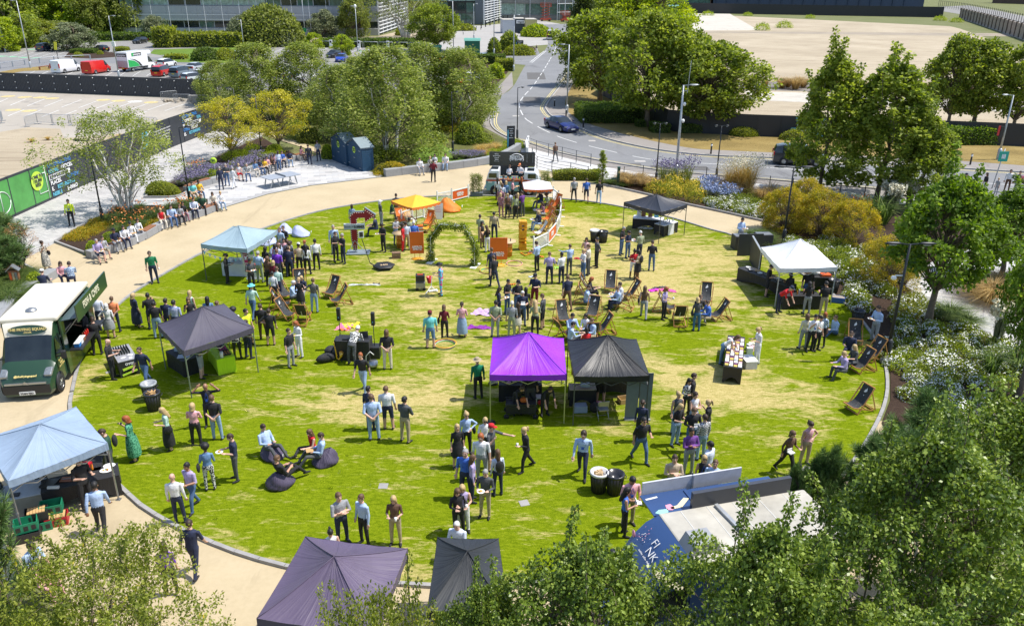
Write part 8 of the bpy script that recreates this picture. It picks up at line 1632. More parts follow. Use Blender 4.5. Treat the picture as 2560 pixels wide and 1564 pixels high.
ls=Th('lime_sign','round lime green sign on a post above the bench people','sign',GC('Z2',190,330));MB().tu([(0,0,0),(0,0,1.4)],.025,6).bd('post',ME_,ls);MB().la([(0,0),(.27,0),(.27,.03),(0,.03)],20).bd('disc',LIME,ls,loc=(0,-.02,1.6),rot=(R(90),0,0));text(ls,'W',.28,fz((0,-.06,1.6),(1,0,0),(0,0,1)),DG,bold=.01)
fb_=Th('flower_basket','hanging basket of pink flowers at the right edge by the road','planter',G(2552,500));MB().tu([(0,0,0),(0,0,1.3)],.04,6).bd('post',KM,fb_);MB().la([(0,1.2),(.3,1.3),(.35,1.5),(0,1.5)],12).bd('basket',KP,fb_);o=link('foliage',PLm['greenclump'][0],fb_,(0,0,1.45),scale=(.5,.5,.5));p_=MB();
for k in rn(50):a=RU(0,6.28);p_.bl((.45*cos(a)*random.random(),.45*sin(a)*random.random(),1.6+RU(0,.25)),.05,5,3)
p_.bd('pink_flowers',FL['pink'],fb_)['kind']='stuff'
wc=Th('wheel_rock','grey boulder at the kerb below the twin headed lamp post','rock',GC('Y5',960,1090));MB().bl((0,0,.12),(.35,.28,.22),10,7,jit=.08).bd('stone',STONE,wc)
for k,(c_,x,y_)in en((('X3',275,1205),('X3',1930,1405),('Y1',1215,1200),('X5',440,840))):it_('ground_cover_plate',('small pale ground plate on the left of the near lawn','small pale ground plate behind the bins','small pale worn plate near the left bins','pale blue green stone plate at the right of the near lawn')[k],'plate',GC(c_,x,y_)+Ve((0,0,.031)),BX((.3,.3,.3,.9)[k],(.3,.3,.2,.5)[k],.01),STONE,.3*k)
BUB=bpy.data.materials.new('soap film');BUB.use_nodes=True;b_=BUB.node_tree.nodes['Principled BSDF'];SI(b_,'Transmission Weight',1);SI(b_,'IOR',1.02);SI(b_,'Roughness',.02);SI(b_,'Specular IOR Level',1);SI(b_,'Alpha',.3);SI(b_,'Coat Weight',1)
bub=MB().bl((0,0,0),.06,14,10).mesh('soap_bubble',BUB)
for k in rn(16):
 g=G(RU(450,1000),RU(650,1350));o=link('soap_bubble',bub,None,(g.x,g.y,RU(.3,1.8)));s=RU(.6,1.4);o.scale=(s,s,s);tag(o,'clear soap bubble floating low over the lawn','bubble','soap bubbles over the lawn')
 # == PEOPLE
def V3(*a):return Ve(a)
def body_def(pose,fem):
 sh=.165 if fem else.19;hipw=.09;lean,hp=0,0;ph=.93;tw=0
 arm={'L':(V3(.14,.03,-1),V3(.06,-.2,-1)),'R':(V3(-.14,.03,-1),V3(-.06,-.2,-1))}
 leg={'L':(V3(.06,-.02,-1),V3(.03,.05,-1)),'R':(V3(-.06,-.02,-1),V3(-.03,.05,-1))}
 eat={'L':(V3(.2,-.05,-1),V3(-.38,-1,.18)),'R':(V3(-.2,-.05,-1),V3(.38,-1,.18))}
 e1={'L':eat['L'],'R':(V3(-.25,-.25,-1),V3(.35,-.55,.95))}
 fold={'L':(V3(.18,-.28,-1),V3(-1,-.28,.22)),'R':(V3(-.18,-.28,-1),V3(1,-.4,.1))}
 if pose=='fo':arm=fold
 elif pose in('ea',):arm=eat;hp=18
 elif pose in('e1','ph'):arm=e1;hp=5
 elif pose=='wa':leg={'L':(V3(.04,-.42,-1),V3(.02,-.1,-1)),'R':(V3(-.04,.3,-1),V3(-.02,.55,-1))};arm={'L':(V3(.16,.35,-1),V3(.05,.05,-1)),'R':(V3(-.16,-.3,-1),V3(-.02,-.6,-1))};ph=.895;lean=4
 elif pose=='we':leg={'L':(V3(.04,-.42,-1),V3(.02,-.1,-1)),'R':(V3(-.04,.3,-1),V3(-.02,.55,-1))};arm={'L':eat['L'],'R':(V3(-.16,.3,-1),V3(-.02,-.1,-1))};ph=.895;lean=3
 elif pose=='hi':arm={'L':(V3(.75,.2,-.85),V3(-.75,-.35,-.45)),'R':arm['R']}
 elif pose=='be':arm={'L':(V3(.2,.35,-1),V3(-.75,.25,-.7)),'R':(V3(-.2,.35,-1),V3(.75,.3,-.7))}
 elif pose=='po':arm={'L':(V3(.3,-.9,-.35),V3(.1,-1,.0)),'R':e1['R']}
 elif pose=='hh':arm={'L':(V3(.95,-.3,.25),V3(-.75,.1,.75)),'R':(V3(-.95,-.3,.25),V3(.75,.1,.75))};hp=20
 elif pose=='sp':arm={'L':arm['L'],'R':(V3(-.8,-.5,.35),V3(.55,-.2,.6))}
 elif pose=='bn':lean=48;hp=10;arm={'L':(V3(.1,-.35,-1),V3(.0,-.5,-1)),'R':(V3(-.1,-.3,-1),V3(.05,-.5,-1))};leg={'L':(V3(.05,.15,-1),V3(.02,-.02,-1)),'R':(V3(-.05,.1,-1),V3(-.02,.02,-1))}
 elif pose in('si','se'):ph=.55;lean=8 if pose=='si' else 14;hp=8;arm={'L':(V3(.12,-.35,-1),V3(-.25,-1,-.15)),'R':(V3(-.12,-.35,-1),V3(.25,-1,-.15))}if pose=='si' else e1;leg={'L':(V3(.12,-1,-.06),V3(.02,-.12,-1)),'R':(V3(-.12,-1,-.04),V3(-.02,-.3,-1))}
 elif pose=='sd':ph=.42;lean=6;hp=12;arm={'L':(V3(.15,-.5,-1),V3(-.3,-1,.1)),'R':(V3(-.15,-.5,-1),V3(.3,-1,.15))};leg={'L':(V3(.12,-1,.12),V3(.02,-.25,-1)),'R':(V3(-.12,-1,.18),V3(-.02,-.1,-1))}
 elif pose=='sb':ph=.38;lean=-18;hp=24;arm={'L':(V3(.2,-.3,-1),V3(-.5,-1,.1)),'R':(V3(-.2,-.3,-1),V3(.5,-1,.1))};leg={'L':(V3(.2,-1,.3),V3(.05,-.75,-.9)),'R':(V3(-.2,-1,.35),V3(-.0,-.65,-.9))}
 elif pose=='sg':ph=.13;lean=6;hp=10;arm={'L':(V3(.2,-.4,-1),V3(-.2,-1,.1)),'R':(V3(-.4,.3,-1),V3(-.1,.1,-1))};leg={'L':(V3(.3,-1,.5),V3(-.1,-.6,-.75)),'R':(V3(-.5,-1,.05),V3(.6,-.7,-.03))}
 T=MRo(R(lean),4,'X')if True else None
 P=V3(0,0,ph)
 def tp(x,y,z):return P+(T@V3(x,y,z))
 segs=[];rings=[]
 if fem:tor=[(-.1,.135,.1),(0,.165,.115),(.1,.145,.1),(.2,.122,.088),(.32,.142,.108),(.42,.158,.105),(.5,.15,.085),(.545,.07,.06),(.6,.052,.055)]
 else:tor=[(-.1,.125,.1),(0,.155,.115),(.1,.152,.112),(.2,.15,.11),(.32,.17,.12),(.42,.185,.118),(.505,.175,.095),(.55,.08,.065),(.61,.06,.062)]
 for z,a,b in tor:rings.append((tp(0,0,z),a,b))
 for a,b,s,r in(((0,0,-.06),(0,0,.06),4,.11),((0,0,.13),(0,0,.46),1,.12),((-.1,0,.47),(.1,0,.47),1,.07),((0,-.01,.57),(0,-.01,.66),0,.05)):segs.append((tp(*a),tp(*b),r,r,s,False))
 hm=MTr(tp(0,-.015,.62))@MRo(R(lean*.35+hp),4,'X')
 hands={}
 for s,sx in(('L',1),('R',-1)):
  S_=tp(sx*sh,0,.475);u,f=arm[s];u=u.normalized();f=f.normalized()
  if pose=='bn' or lean<0:pass
  E_=S_+u*.285;W_=E_+f*.25;ra=.047 if fem else.055
  segs.append((S_,E_,ra,ra*.82,2,True));segs.append((E_,W_,ra*.82,ra*.55,3,True))
  hx=f;side=(V3(-sx,0,0)-f*V3(-sx,0,0).dot(f));side=side.normalized()if side.length>.2 else V3(0,0,1);nrm=hx.cross(side)
  pc=W_+hx*.05;segs.append((W_,W_+hx*.085,.03,.034,0,True))
  K=W_+hx*.095
  for i in rn(4):
   o=side*((i-1.5)*.021);L=(.066,.078,.072,.055)[i];cv=nrm*(.3*(-sx));a=K+o;b=a+(hx+cv*.4).normalized()*L*.5;c_=b+(hx+cv*1.6).normalized()*L*.5
   segs.append((a-hx*.03,b,.0115,.0105,0,True));segs.append((b,c_,.0105,.009,0,True))
  a=W_+hx*.03-side*.028;b=a+(hx*.7-side*.75).normalized()*.04;segs.append((a,b,.014,.012,0,True));segs.append((b,b+hx*.03,.012,.01,0,True))
  hands[s]=W_+hx*.11
 lowest=9
 for s,sx in(('L',1),('R',-1)):
  H_=P+V3(sx*hipw,0,-.02)if lean<30 else P+V3(sx*hipw,0,-.02);t_,c_=leg[s];K=H_+t_.normalized()*.42;A=K+c_.normalized()*.42
  rt=.09 if fem else.088;segs.append((H_,K,rt,.062,4,True));segs.append((K,A,.062,.045,5,True))
  fd=V3(t_.x*.3+sx*.18,-1,0).normalized();segs.append((A+V3(0,0,-.03)-fd*.04,A+V3(0,0,-.045)+fd*.07,.042,.042,6,True));segs.append((A+V3(0,0,-.045)+fd*.07,A+V3(0,0,-.055)+fd*.15,.042,.03,6,True));lowest=min(lowest,A.z-.088)
 return segs,rings,hm,hands,lowest
HEAD_RINGS=[(.0,.045,.05,0),(.03,.06,.07,-.01),(.07,.07,.088,-.015),(.11,.075,.096,-.008),(.15,.076,.098,.0),(.19,.068,.086,.004),(.22,.045,.058,.005),(.235,.012,.015,.005)]
def ring_loft(mb,rings):
 n=14;vs=[]
 for c,a,b,T in rings:
  for k in rn(n):t=2*pi*k/n;vs.append(c+T@V3(a*cos(t),b*sin(t),0))
 fs=[(i*n+k,i*n+(k+1)%n,(i+1)*n+(k+1)%n,(i+1)*n+k)for i in rn(len(rings)-1)for k in rn(n)]
 fs+=[tuple(reversed(rn(n))),tuple((len(rings)-1)*n+k for k in rn(n))];mb.add(vs,fs)
_pm={}
SLOT0=M('skin base',(.5,.3,.2),.5)
def pms(pose,fem):
 key=(pose,fem)
 if key in _pm:return _pm[key]
 segs,rings,hm,hands,low=body_def(pose,fem);mb=MB()
 for p0,p1,r0,r1,s,draw in segs:
  if not draw:continue
  d=(p1-p0).normalized();mb.tu([p0-d*r0*.75,p0-d*r0*.4,p0,p1,p1+d*r1*.4,p1+d*r1*.75],[r0*.55,r0*.88,r0,r1,r1*.88,r1*.55],8)
 T=(rings[1][0]-rings[0][0]).normalized();ax=MRo(atan2(-T.y,T.z),3,'X');ring_loft(mb,[(c,a,b,ax)for c,a,b in rings])
 hr=hm.to_3x3();ring_loft(mb,[(hm@V3(0,y,z),a,b,hr)for z,a,b,y in HEAD_RINGS])
 mb.tu([hm@V3(0,-.085,.13),hm@V3(0,-.112,.09),hm@V3(0,-.09,.082)],[.01,.016,.012],6)
 for s in(-1,1):mb.tu([hm@V3(s*.07,.01,.08),hm@V3(s*.083,.015,.105),hm@V3(s*.078,.012,.135)],[.012,.018,.012],6)
 me0=mb.mesh('raw',SLOT0);ob=bpy.data.objects.new('raw',me0);COL.objects.link(ob)
 r=ob.modifiers.new('r','REMESH');r.mode='VOXEL';r.voxel_size=.0105;r.use_smooth_shade=True;sm=ob.modifiers.new('s','SMOOTH');sm.iterations=2;sm.factor=.5
 d=ob.modifiers.new('d','DECIMATE');d.ratio=.17
 dg=bpy.context.evaluated_depsgraph_get();me=bpy.data.meshes.new_from_object(ob.evaluated_get(dg));bpy.data.objects.remove(ob);bpy.data.meshes.remove(me0)
 me.name='person_body';nf=len(me.polygons);cen=np.empty(nf*3,np.float32);me.polygons.foreach_get('center',cen);cen=cen.reshape(-1,3)
 best=np.full(nf,9.0);slot=np.zeros(nf,int)
 hc=hm@V3(0,0,.12);segs2=[(a,b,(r0+r1)/2,s)for a,b,r0,r1,s,_ in segs]+[(hm@V3(0,0,.03),hm@V3(0,0,.19),.085,0)]
 for a,b,r_,s in segs2:
  a=np.array(a);b=np.array(b);ab=b-a;t=np.clip(((cen-a)@ab)/max(1e-9,ab@ab),0,1);dd=np.linalg.norm(cen-(a+t[:,None]*ab),axis=1)-r_;m=dd<best;best[m]=dd[m];slot[m]=s
 me.materials.clear()
 for _ in rn(7):me.materials.append(SLOT0)
 me.polygons.foreach_set('material_index',slot.astype(np.int32));me.polygons.foreach_set('use_smooth',[True]*nf);me.update()
 _pm[key]=(me,hm,hands,low);return _pm[key]
def cap_mesh(name,fr,top,back,w=1.06,long=0.0,jit=0.0,seed=0):
 rg=random.Random(seed);n=18;rows=[];vs=[];mm=9
 for i in rn(mm+1):
  u=i/mm
  for k in rn(n):
   a=2*pi*k/n;fwd=max(0,-sin(a));z_low=fr*fwd+back*(1-fwd);
   if sin(a)>-.2:z_low-=long*max(0,min(1,sin(a)+.45))
   z=.242+top-(.242+top-z_low)*u;s_=math.sqrt(max(.02,1-((max(z,.13)-.13)/(.115+top))**2))if z>.13 else 1.0-.15*max(0,(.13-z))
   j=1+rg.uniform(-jit,jit);vs.append((.079*w*s_*j*cos(a),.1*w*s_*j*sin(a)+.004+(.02 if z<0 else 0),z))
 fs=[(i*n+k,(i+1)*n+k,(i+1)*n+(k+1)%n,i*n+(k+1)%n)for i in rn(mm)for k in rn(n)]+[tuple(rn(n)),tuple(mm*n+k for k in reversed(rn(n)))]
 return MB().add(vs,fs,0,True).mesh(name,SLOT0)
HAIR={'s':cap_mesh('hair',.185,.012,.08,1.07,jit=.03),'r':cap_mesh('hair',.2,.002,.09,1.04),'b':cap_mesh('hair',.18,.018,.02,1.14,.06,.04),'l':cap_mesh('hair',.18,.016,.02,1.13,.3,.04),'L':cap_mesh('hair',.18,.016,.0,1.18,.42,.05),'a':None,'t':None}
m_=MB();m_.bl((0,.01,.17),(.14,.145,.135),12,9,jit=.05);HAIR['a']=m_.mesh('hair',SLOT0)
m_=MB();m_.bl((0,.0,.15),(.085,.108,.105),12,8);m_.bl((0,.11,.2),(.04,.04,.04),8,6);m_.bl((0,.13,.1),(.03,.03,.1),8,6);HAIR['t']=m_.mesh('hair',SLOT0)
HATC=MB().la([(.083,.16),(.086,.19),(.078,.235),(.04,.262),(0,.265)],14,sy=1.22).pr([(-.06,-.09),(.06,-.09),(.05,-.18),(0,-.2),(-.05,-.18)],.163,.172).mesh('cap',SLOT0)
HATB=MB().la([(.17,.165),(.1,.18),(.092,.2),(.085,.25),(.04,.27),(0,.27)],16,sy=1.1).mesh('sun_hat',SLOT0)
EYE=M('eye dark',(.02,.015,.012),.3);LIP=M('lips',(.35,.12,.1),.5)
fm=MB()
for s in(-1,1):fm.bl((s*.031,-.088,.125),(.013,.008,.008),6,4,0);fm.box((s*.032,-.09,.147),(.03,.012,.007),mi=0)
fm.box((0,-.096,.058),(.045,.01,.009),mi=1);FACE=fm.mesh('face',[EYE,LIP]);SHADES=BO((-.034,-.097,.126),(.05,.012,.032)).box((.034,-.097,.126),(.05,.012,.032)).box((0,-.1,.132),(.02,.01,.006)).mesh('sunglasses',KP)
SKIN={k:M('skin '+k,c,.5,0,.08,12)for k,c in(('1',(.56,.34,.25)),('2',(.48,.27,.18)),('3',(.3,.15,.085)),('4',(.13,.065,.04)))}
HC={k:M('hair '+n_,c,.6,0,.3,40,.004,90)for k,n_,c in(('k','black',(.012,.01,.01)),('d','dark brown',(.04,.022,.014)),('m','brown',(.11,.06,.03)),('y','blonde',(.45,.32,.15)),('g','grey',(.3,.29,.28)),('o','red',(.3,.08,.02)),('W','white',(.6,.59,.57)))}
def pat(name,c1,c2,kind,sc_=14.0):
 m,nt,b=base_mat(name);v=co_(nt,'object')
 if kind=='stripe':t_=node(nt,'ShaderNodeTexWave');t_.bands_direction='Z';SI(t_,'Scale',sc_*.45)
 elif kind=='vstripe':t_=node(nt,'ShaderNodeTexWave');t_.bands_direction='X';SI(t_,'Scale',sc_*.6)
 elif kind=='check':t_=node(nt,'ShaderNodeTexChecker');SI(t_,'Scale',sc_)
 else:t_=node(nt,'ShaderNodeTexVoronoi');SI(t_,'Scale',sc_)
 nt.links.new(v,t_.inputs['Vector']);nt.links.new(ramp(nt,t_.outputs['Fac' if kind!='floral' else 'Distance'],[(.42,c1),(.55,c2)]),b.inputs['Base Color']);SI(b,'Roughness',.85);return m
def cl(name,c):return M('cloth '+name,c,.85,0,.25,5,.04,9)
K={}
for k,n_,c in(('w','white',(.72,.72,.73)),('b','black',(.017,.017,.02)),('n','navy',(.018,.025,.06)),('lb','light blue',(.38,.5,.72)),('g','grey',(.28,.29,.31)),('dg','dark grey',(.07,.075,.08)),('gr','green',(.01,.17,.07)),('dgr','dark green',(.02,.07,.04)),('r','red',(.55,.012,.02)),('m','maroon',(.14,.008,.02)),('p','pink',(.68,.35,.38)),('l','lilac',(.4,.33,.55)),('pu','purple',(.15,.05,.25)),('y','yellow',(.75,.45,.03)),('or','orange',(.75,.25,.1)),('br','brown',(.12,.065,.04)),('be','beige',(.5,.4,.29)),('t','turquoise',(.15,.55,.55)),('mi','mint',(.42,.6,.52)),('rb','bright blue',(.05,.14,.5)),('sg','sage',(.3,.34,.22)),('j','blue jeans',(.07,.13,.26)),('lj','pale jeans',(.25,.36,.52)),('k','khaki',(.38,.31,.2)),('cr','cream',(.62,.56,.46)),('dn','denim blue',(.12,.22,.38)),('wj','wide blue',(.05,.14,.28)),('mv','mauve',(.3,.14,.18)),('vi','vivid purple',(.16,.03,.45))):
 K[k]=(n_,cl(n_,c))
for k,n_,a,b,kd,s in(('st','navy striped',(.02,.03,.08),(.7,.7,.7),'stripe',24),('bs','blue striped',(.45,.55,.75),(.7,.72,.78),'vstripe',50),('bst','blue and white striped',(.03,.1,.4),(.7,.7,.72),'stripe',14),('ps','pink striped',(.6,.2,.25),(.75,.65,.62),'stripe',24),('rs','red striped',(.5,.06,.12),(.75,.62,.62),'vstripe',26),('ck','black and white checked',(.02,.02,.025),(.65,.65,.66),'check',24),('bc','blue checked',(.1,.16,.35),(.65,.68,.75),'check',30),('dc','dark checked',(.02,.02,.02),(.2,.19,.17),'check',26),('fl','black and white patterned',(.02,.02,.02),(.6,.6,.58),'floral',16),('bf','blue patterned',(.05,.1,.25),(.45,.55,.65),'floral',20),('cf','cream patterned',(.6,.56,.48),(.2,.2,.18),'floral',16),('gf','green patterned',(.01,.12,.06),(.1,.35,.2),'floral',20),('cc','multicoloured',(.6,.05,.2),(.1,.5,.7),'floral',9),('hv','yellow hi-vis',(.7,.85,.02),(.72,.86,.05),'check',3),('gv','green hi-vis',(.0,.16,.08),(.0,.18,.09),'check',3)):K[k]=(n_,pat('cloth '+n_,a,b,kd,s))
SHOE={'w':cl('white shoes',(.65,.65,.65)),'b':cl('black shoes',(.02,.02,.02)),'n':cl('brown shoes',(.14,.06,.03))}
SKIRT={}
def skirt_mesh(L,flare):
 if(L,flare)not in SKIRT:
  n=20;vs=[]
  for i in rn(7):
   u=i/6
   for k in rn(n):a=2*pi*k/n;r=.145+(flare*.86-.145)*min(1,u*1.5)**.7;rr=r*(1+.05*u*sin(k*2.2));vs.append((rr*cos(a)*1.12,rr*sin(a)*.95,.99-L*u))
  SKIRT[(L,flare)]=MB().add(vs,[(i*n+k,i*n+(k+1)%n,(i+1)*n+(k+1)%n,(i+1)*n+k)for i in rn(6)for k in rn(n)],0,True).mesh('skirt',SLOT0)
 return SKIRT[(L,flare)]
HH={'si':1.28,'se':1.27,'sd':1.17,'sb':1.05,'sg':.87,'bn':1.35}
LABS={}
PB={'plate':None}
plm=PLATE.mesh('dish',WP_);boxm=BO((0,0,.02),(.2,.15,.04)).box((0,.09,.07),(.2,.02,.13)).mesh('tray',WP_);cupm=MB().la([(.028,0),(.042,.11),(0,.11)],10).mesh('cup',WP_);cardm=BO((0,0,.01),(.26,.24,.02)).mesh('cardboard',CARD);phm=BO((0,0,0),(.08,.15,.01)).mesh('phone',KP)
foodm=MB().bl((0,0,.03),(.06,.05,.025),7,4,jit=.2).mesh('food',M('golden food',(.6,.35,.08),.6))
bagm=MB().bl((0,0,0),(.06,.15,.16),10,7,jit=.03).mesh('bag',BLKC);packm=MB().bl((0,0,0),(.15,.09,.22),12,8).mesh('bag',BLKC);lanm=BO((-.035,0,.08),(.012,.006,.26),M=MRo(.2,3,'Y')).box((.035,0,.08),(.012,.006,.26),M=MRo(-.2,3,'Y')).box((0,-.005,-.08),(.08,.006,.1)).mesh('lanyard',M('lanyard blue',(.03,.1,.5),.6))
IT={'P':('plate','white plate of food',plm),'B':('food_box','white food box',boxm),'C':('cup','cup',cupm),'D':('cardboard_sheet','cardboard tray',cardm),'H':('handbag','dark handbag',bagm),'K':('backpack','dark backpack',packm),'F':('phone','dark phone',phm)}
HDN={'c':('cap',HATC),'h':('sun hat',HATB)}
def person(c,x,y,mode,face,pose,sexh,top,bot,ctx,items='',z0=0.03):
 fem=sexh[0]=='f';hs,hcol,sk,slv,sho=(sexh[1:]+'     ')[:5];pm_='wa' if pose=='we' and False else pose
 me,hm,hands,low=pms(pm_,fem);hh=HH.get(pose,1.77);k=(.945 if fem else 1.0)*RU(.985,1.02)
 if 'q' in items:k*=.72
 g=GC(c,x,y)if mode=='f' else GC(c,x,y,hh*(k if pose not in HH else 1)+z0);k_=k
 zz=z0
 if pose in('si','se','sd','sb'):k_=k
 o=bpy.data.objects.new('person',me);COL.objects.link(o);o.location=(g.x,g.y,zz-min(low,.2)*k_ if pose not in('si','se','sd','sb','sg')else zz);o.rotation_euler=(R(RU(-2,2)),R(RU(-2,2)),R(face+RU(-8,8)));o.scale=(k_*RU(1.02,1.17),)*2+(k_,)
 if 'x' in items:o.scale=(k_*1.2,k_*1.2,k_)
 skm=SKIN[sk.strip()or '1'];tn,tm=K[top];short=bot.endswith('*');dress=bot[0]in '+-=';bkey=bot.strip('*+-=')or top;bn,bm=K[bkey]
 am={'l':(tm,tm),'h':(tm,skm),'n':(skm,skm)}[slv.strip()or 'h'];shm=SHOE[sho.strip()or 'b']
 setmats(o,[skm,tm,am[0],am[1],bm if not dress or bkey!=top else bm,skm if short or dress else bm,shm])
 hmat=HC[hcol.strip()or 'd']
 f_=link('face',FACE,o);f_.matrix_local=hm.copy()
 if 's' in items:f_=link('sunglasses',SHADES,o);f_.matrix_local=hm.copy()
 if hs in HAIR:h_=link('hair',HAIR[hs],o);h_.matrix_local=hm.copy();setmats(h_,[hmat])
 hat=next((q for q in 'ch' if q in items.replace('*','')),None)
 if hat:
  h_=link(('cap','sun_hat')['ch'.index(hat)],HDN[hat][1],o);h_.matrix_local=hm.copy();cm_=items[items.index('[')+1:items.index(']')]if '[' in items else 'b';setmats(h_,[K[cm_][1]])
 if dress and pose not in HH:
  L,fl={'+':(.5,.23),'-':(.78,.24),'=':(.34,.21)}[bot[0]];s_=link('skirt',skirt_mesh(L,fl),o);setmats(s_,[bm])
 if 'v' in items or top=='hv' or top=='gv':pass
 if 'y' in items:l_=link('lanyard',lanm,o);l_.location=(0,-.13,1.22)
 nmB={'+':'%s skirt','-':'long %s skirt','=':'%s skirt'}.get(bot[0],'%s shorts' if short else('%s' if bkey in('j','lj')else '%s trousers'))%bn
 nmT=tn+{'b':' top','hv':' vest','gv':' vest'}.get(top,' top' if fem else ' shirt')
 if dress and bkey==top and bot[0]in '+-':lab='person in %s dress %s'%(tn,ctx)
 else:lab='person in %s and %s %s'%(nmT,nmB,ctx)
 lab=' '.join(lab.split()[:16]);LABS[lab]=LABS.get(lab,0)+1;tag(o,lab,'person','people at the event');
 W=MTr(o.location)@MRo(o.rotation_euler.z,4,'Z')@Matrix.Diagonal((o.scale.x,o.scale.y,o.scale.z,1))
 for ch in items.split('[')[0]:
  if ch not in IT:continue
  nm_,desc,ms=IT[ch]
  if ch in 'PBD':p=(hands['L']+hands['R'])/2+V3(0,-.03,.01)
  elif ch in 'C':p=hands['L']+V3(0,-.01,-.03)
  elif ch=='F':p=hands['R']+V3(0,-.02,.02)
  elif ch=='H':p=V3(.27 if fem else.3,.02,.95)
  else:p=V3(0,.2,1.25)
  q=W@p;it=bpy.data.objects.new(nm_,ms)if ch not in 'P' else None
  if ch=='P':
   it=Th('plate',None,None,q);link('dish',plm,it,scale=(.9,.9,.9));link('food',foodm,it)
  else:COL.objects.link(it);it.location=q
  it.rotation_euler=(0,0,o.rotation_euler.z);tag(it,'%s with person in %s'%(desc,' '.join(lab.split()[2:10])),IT[ch][0].replace('_',' '),None)
 return o
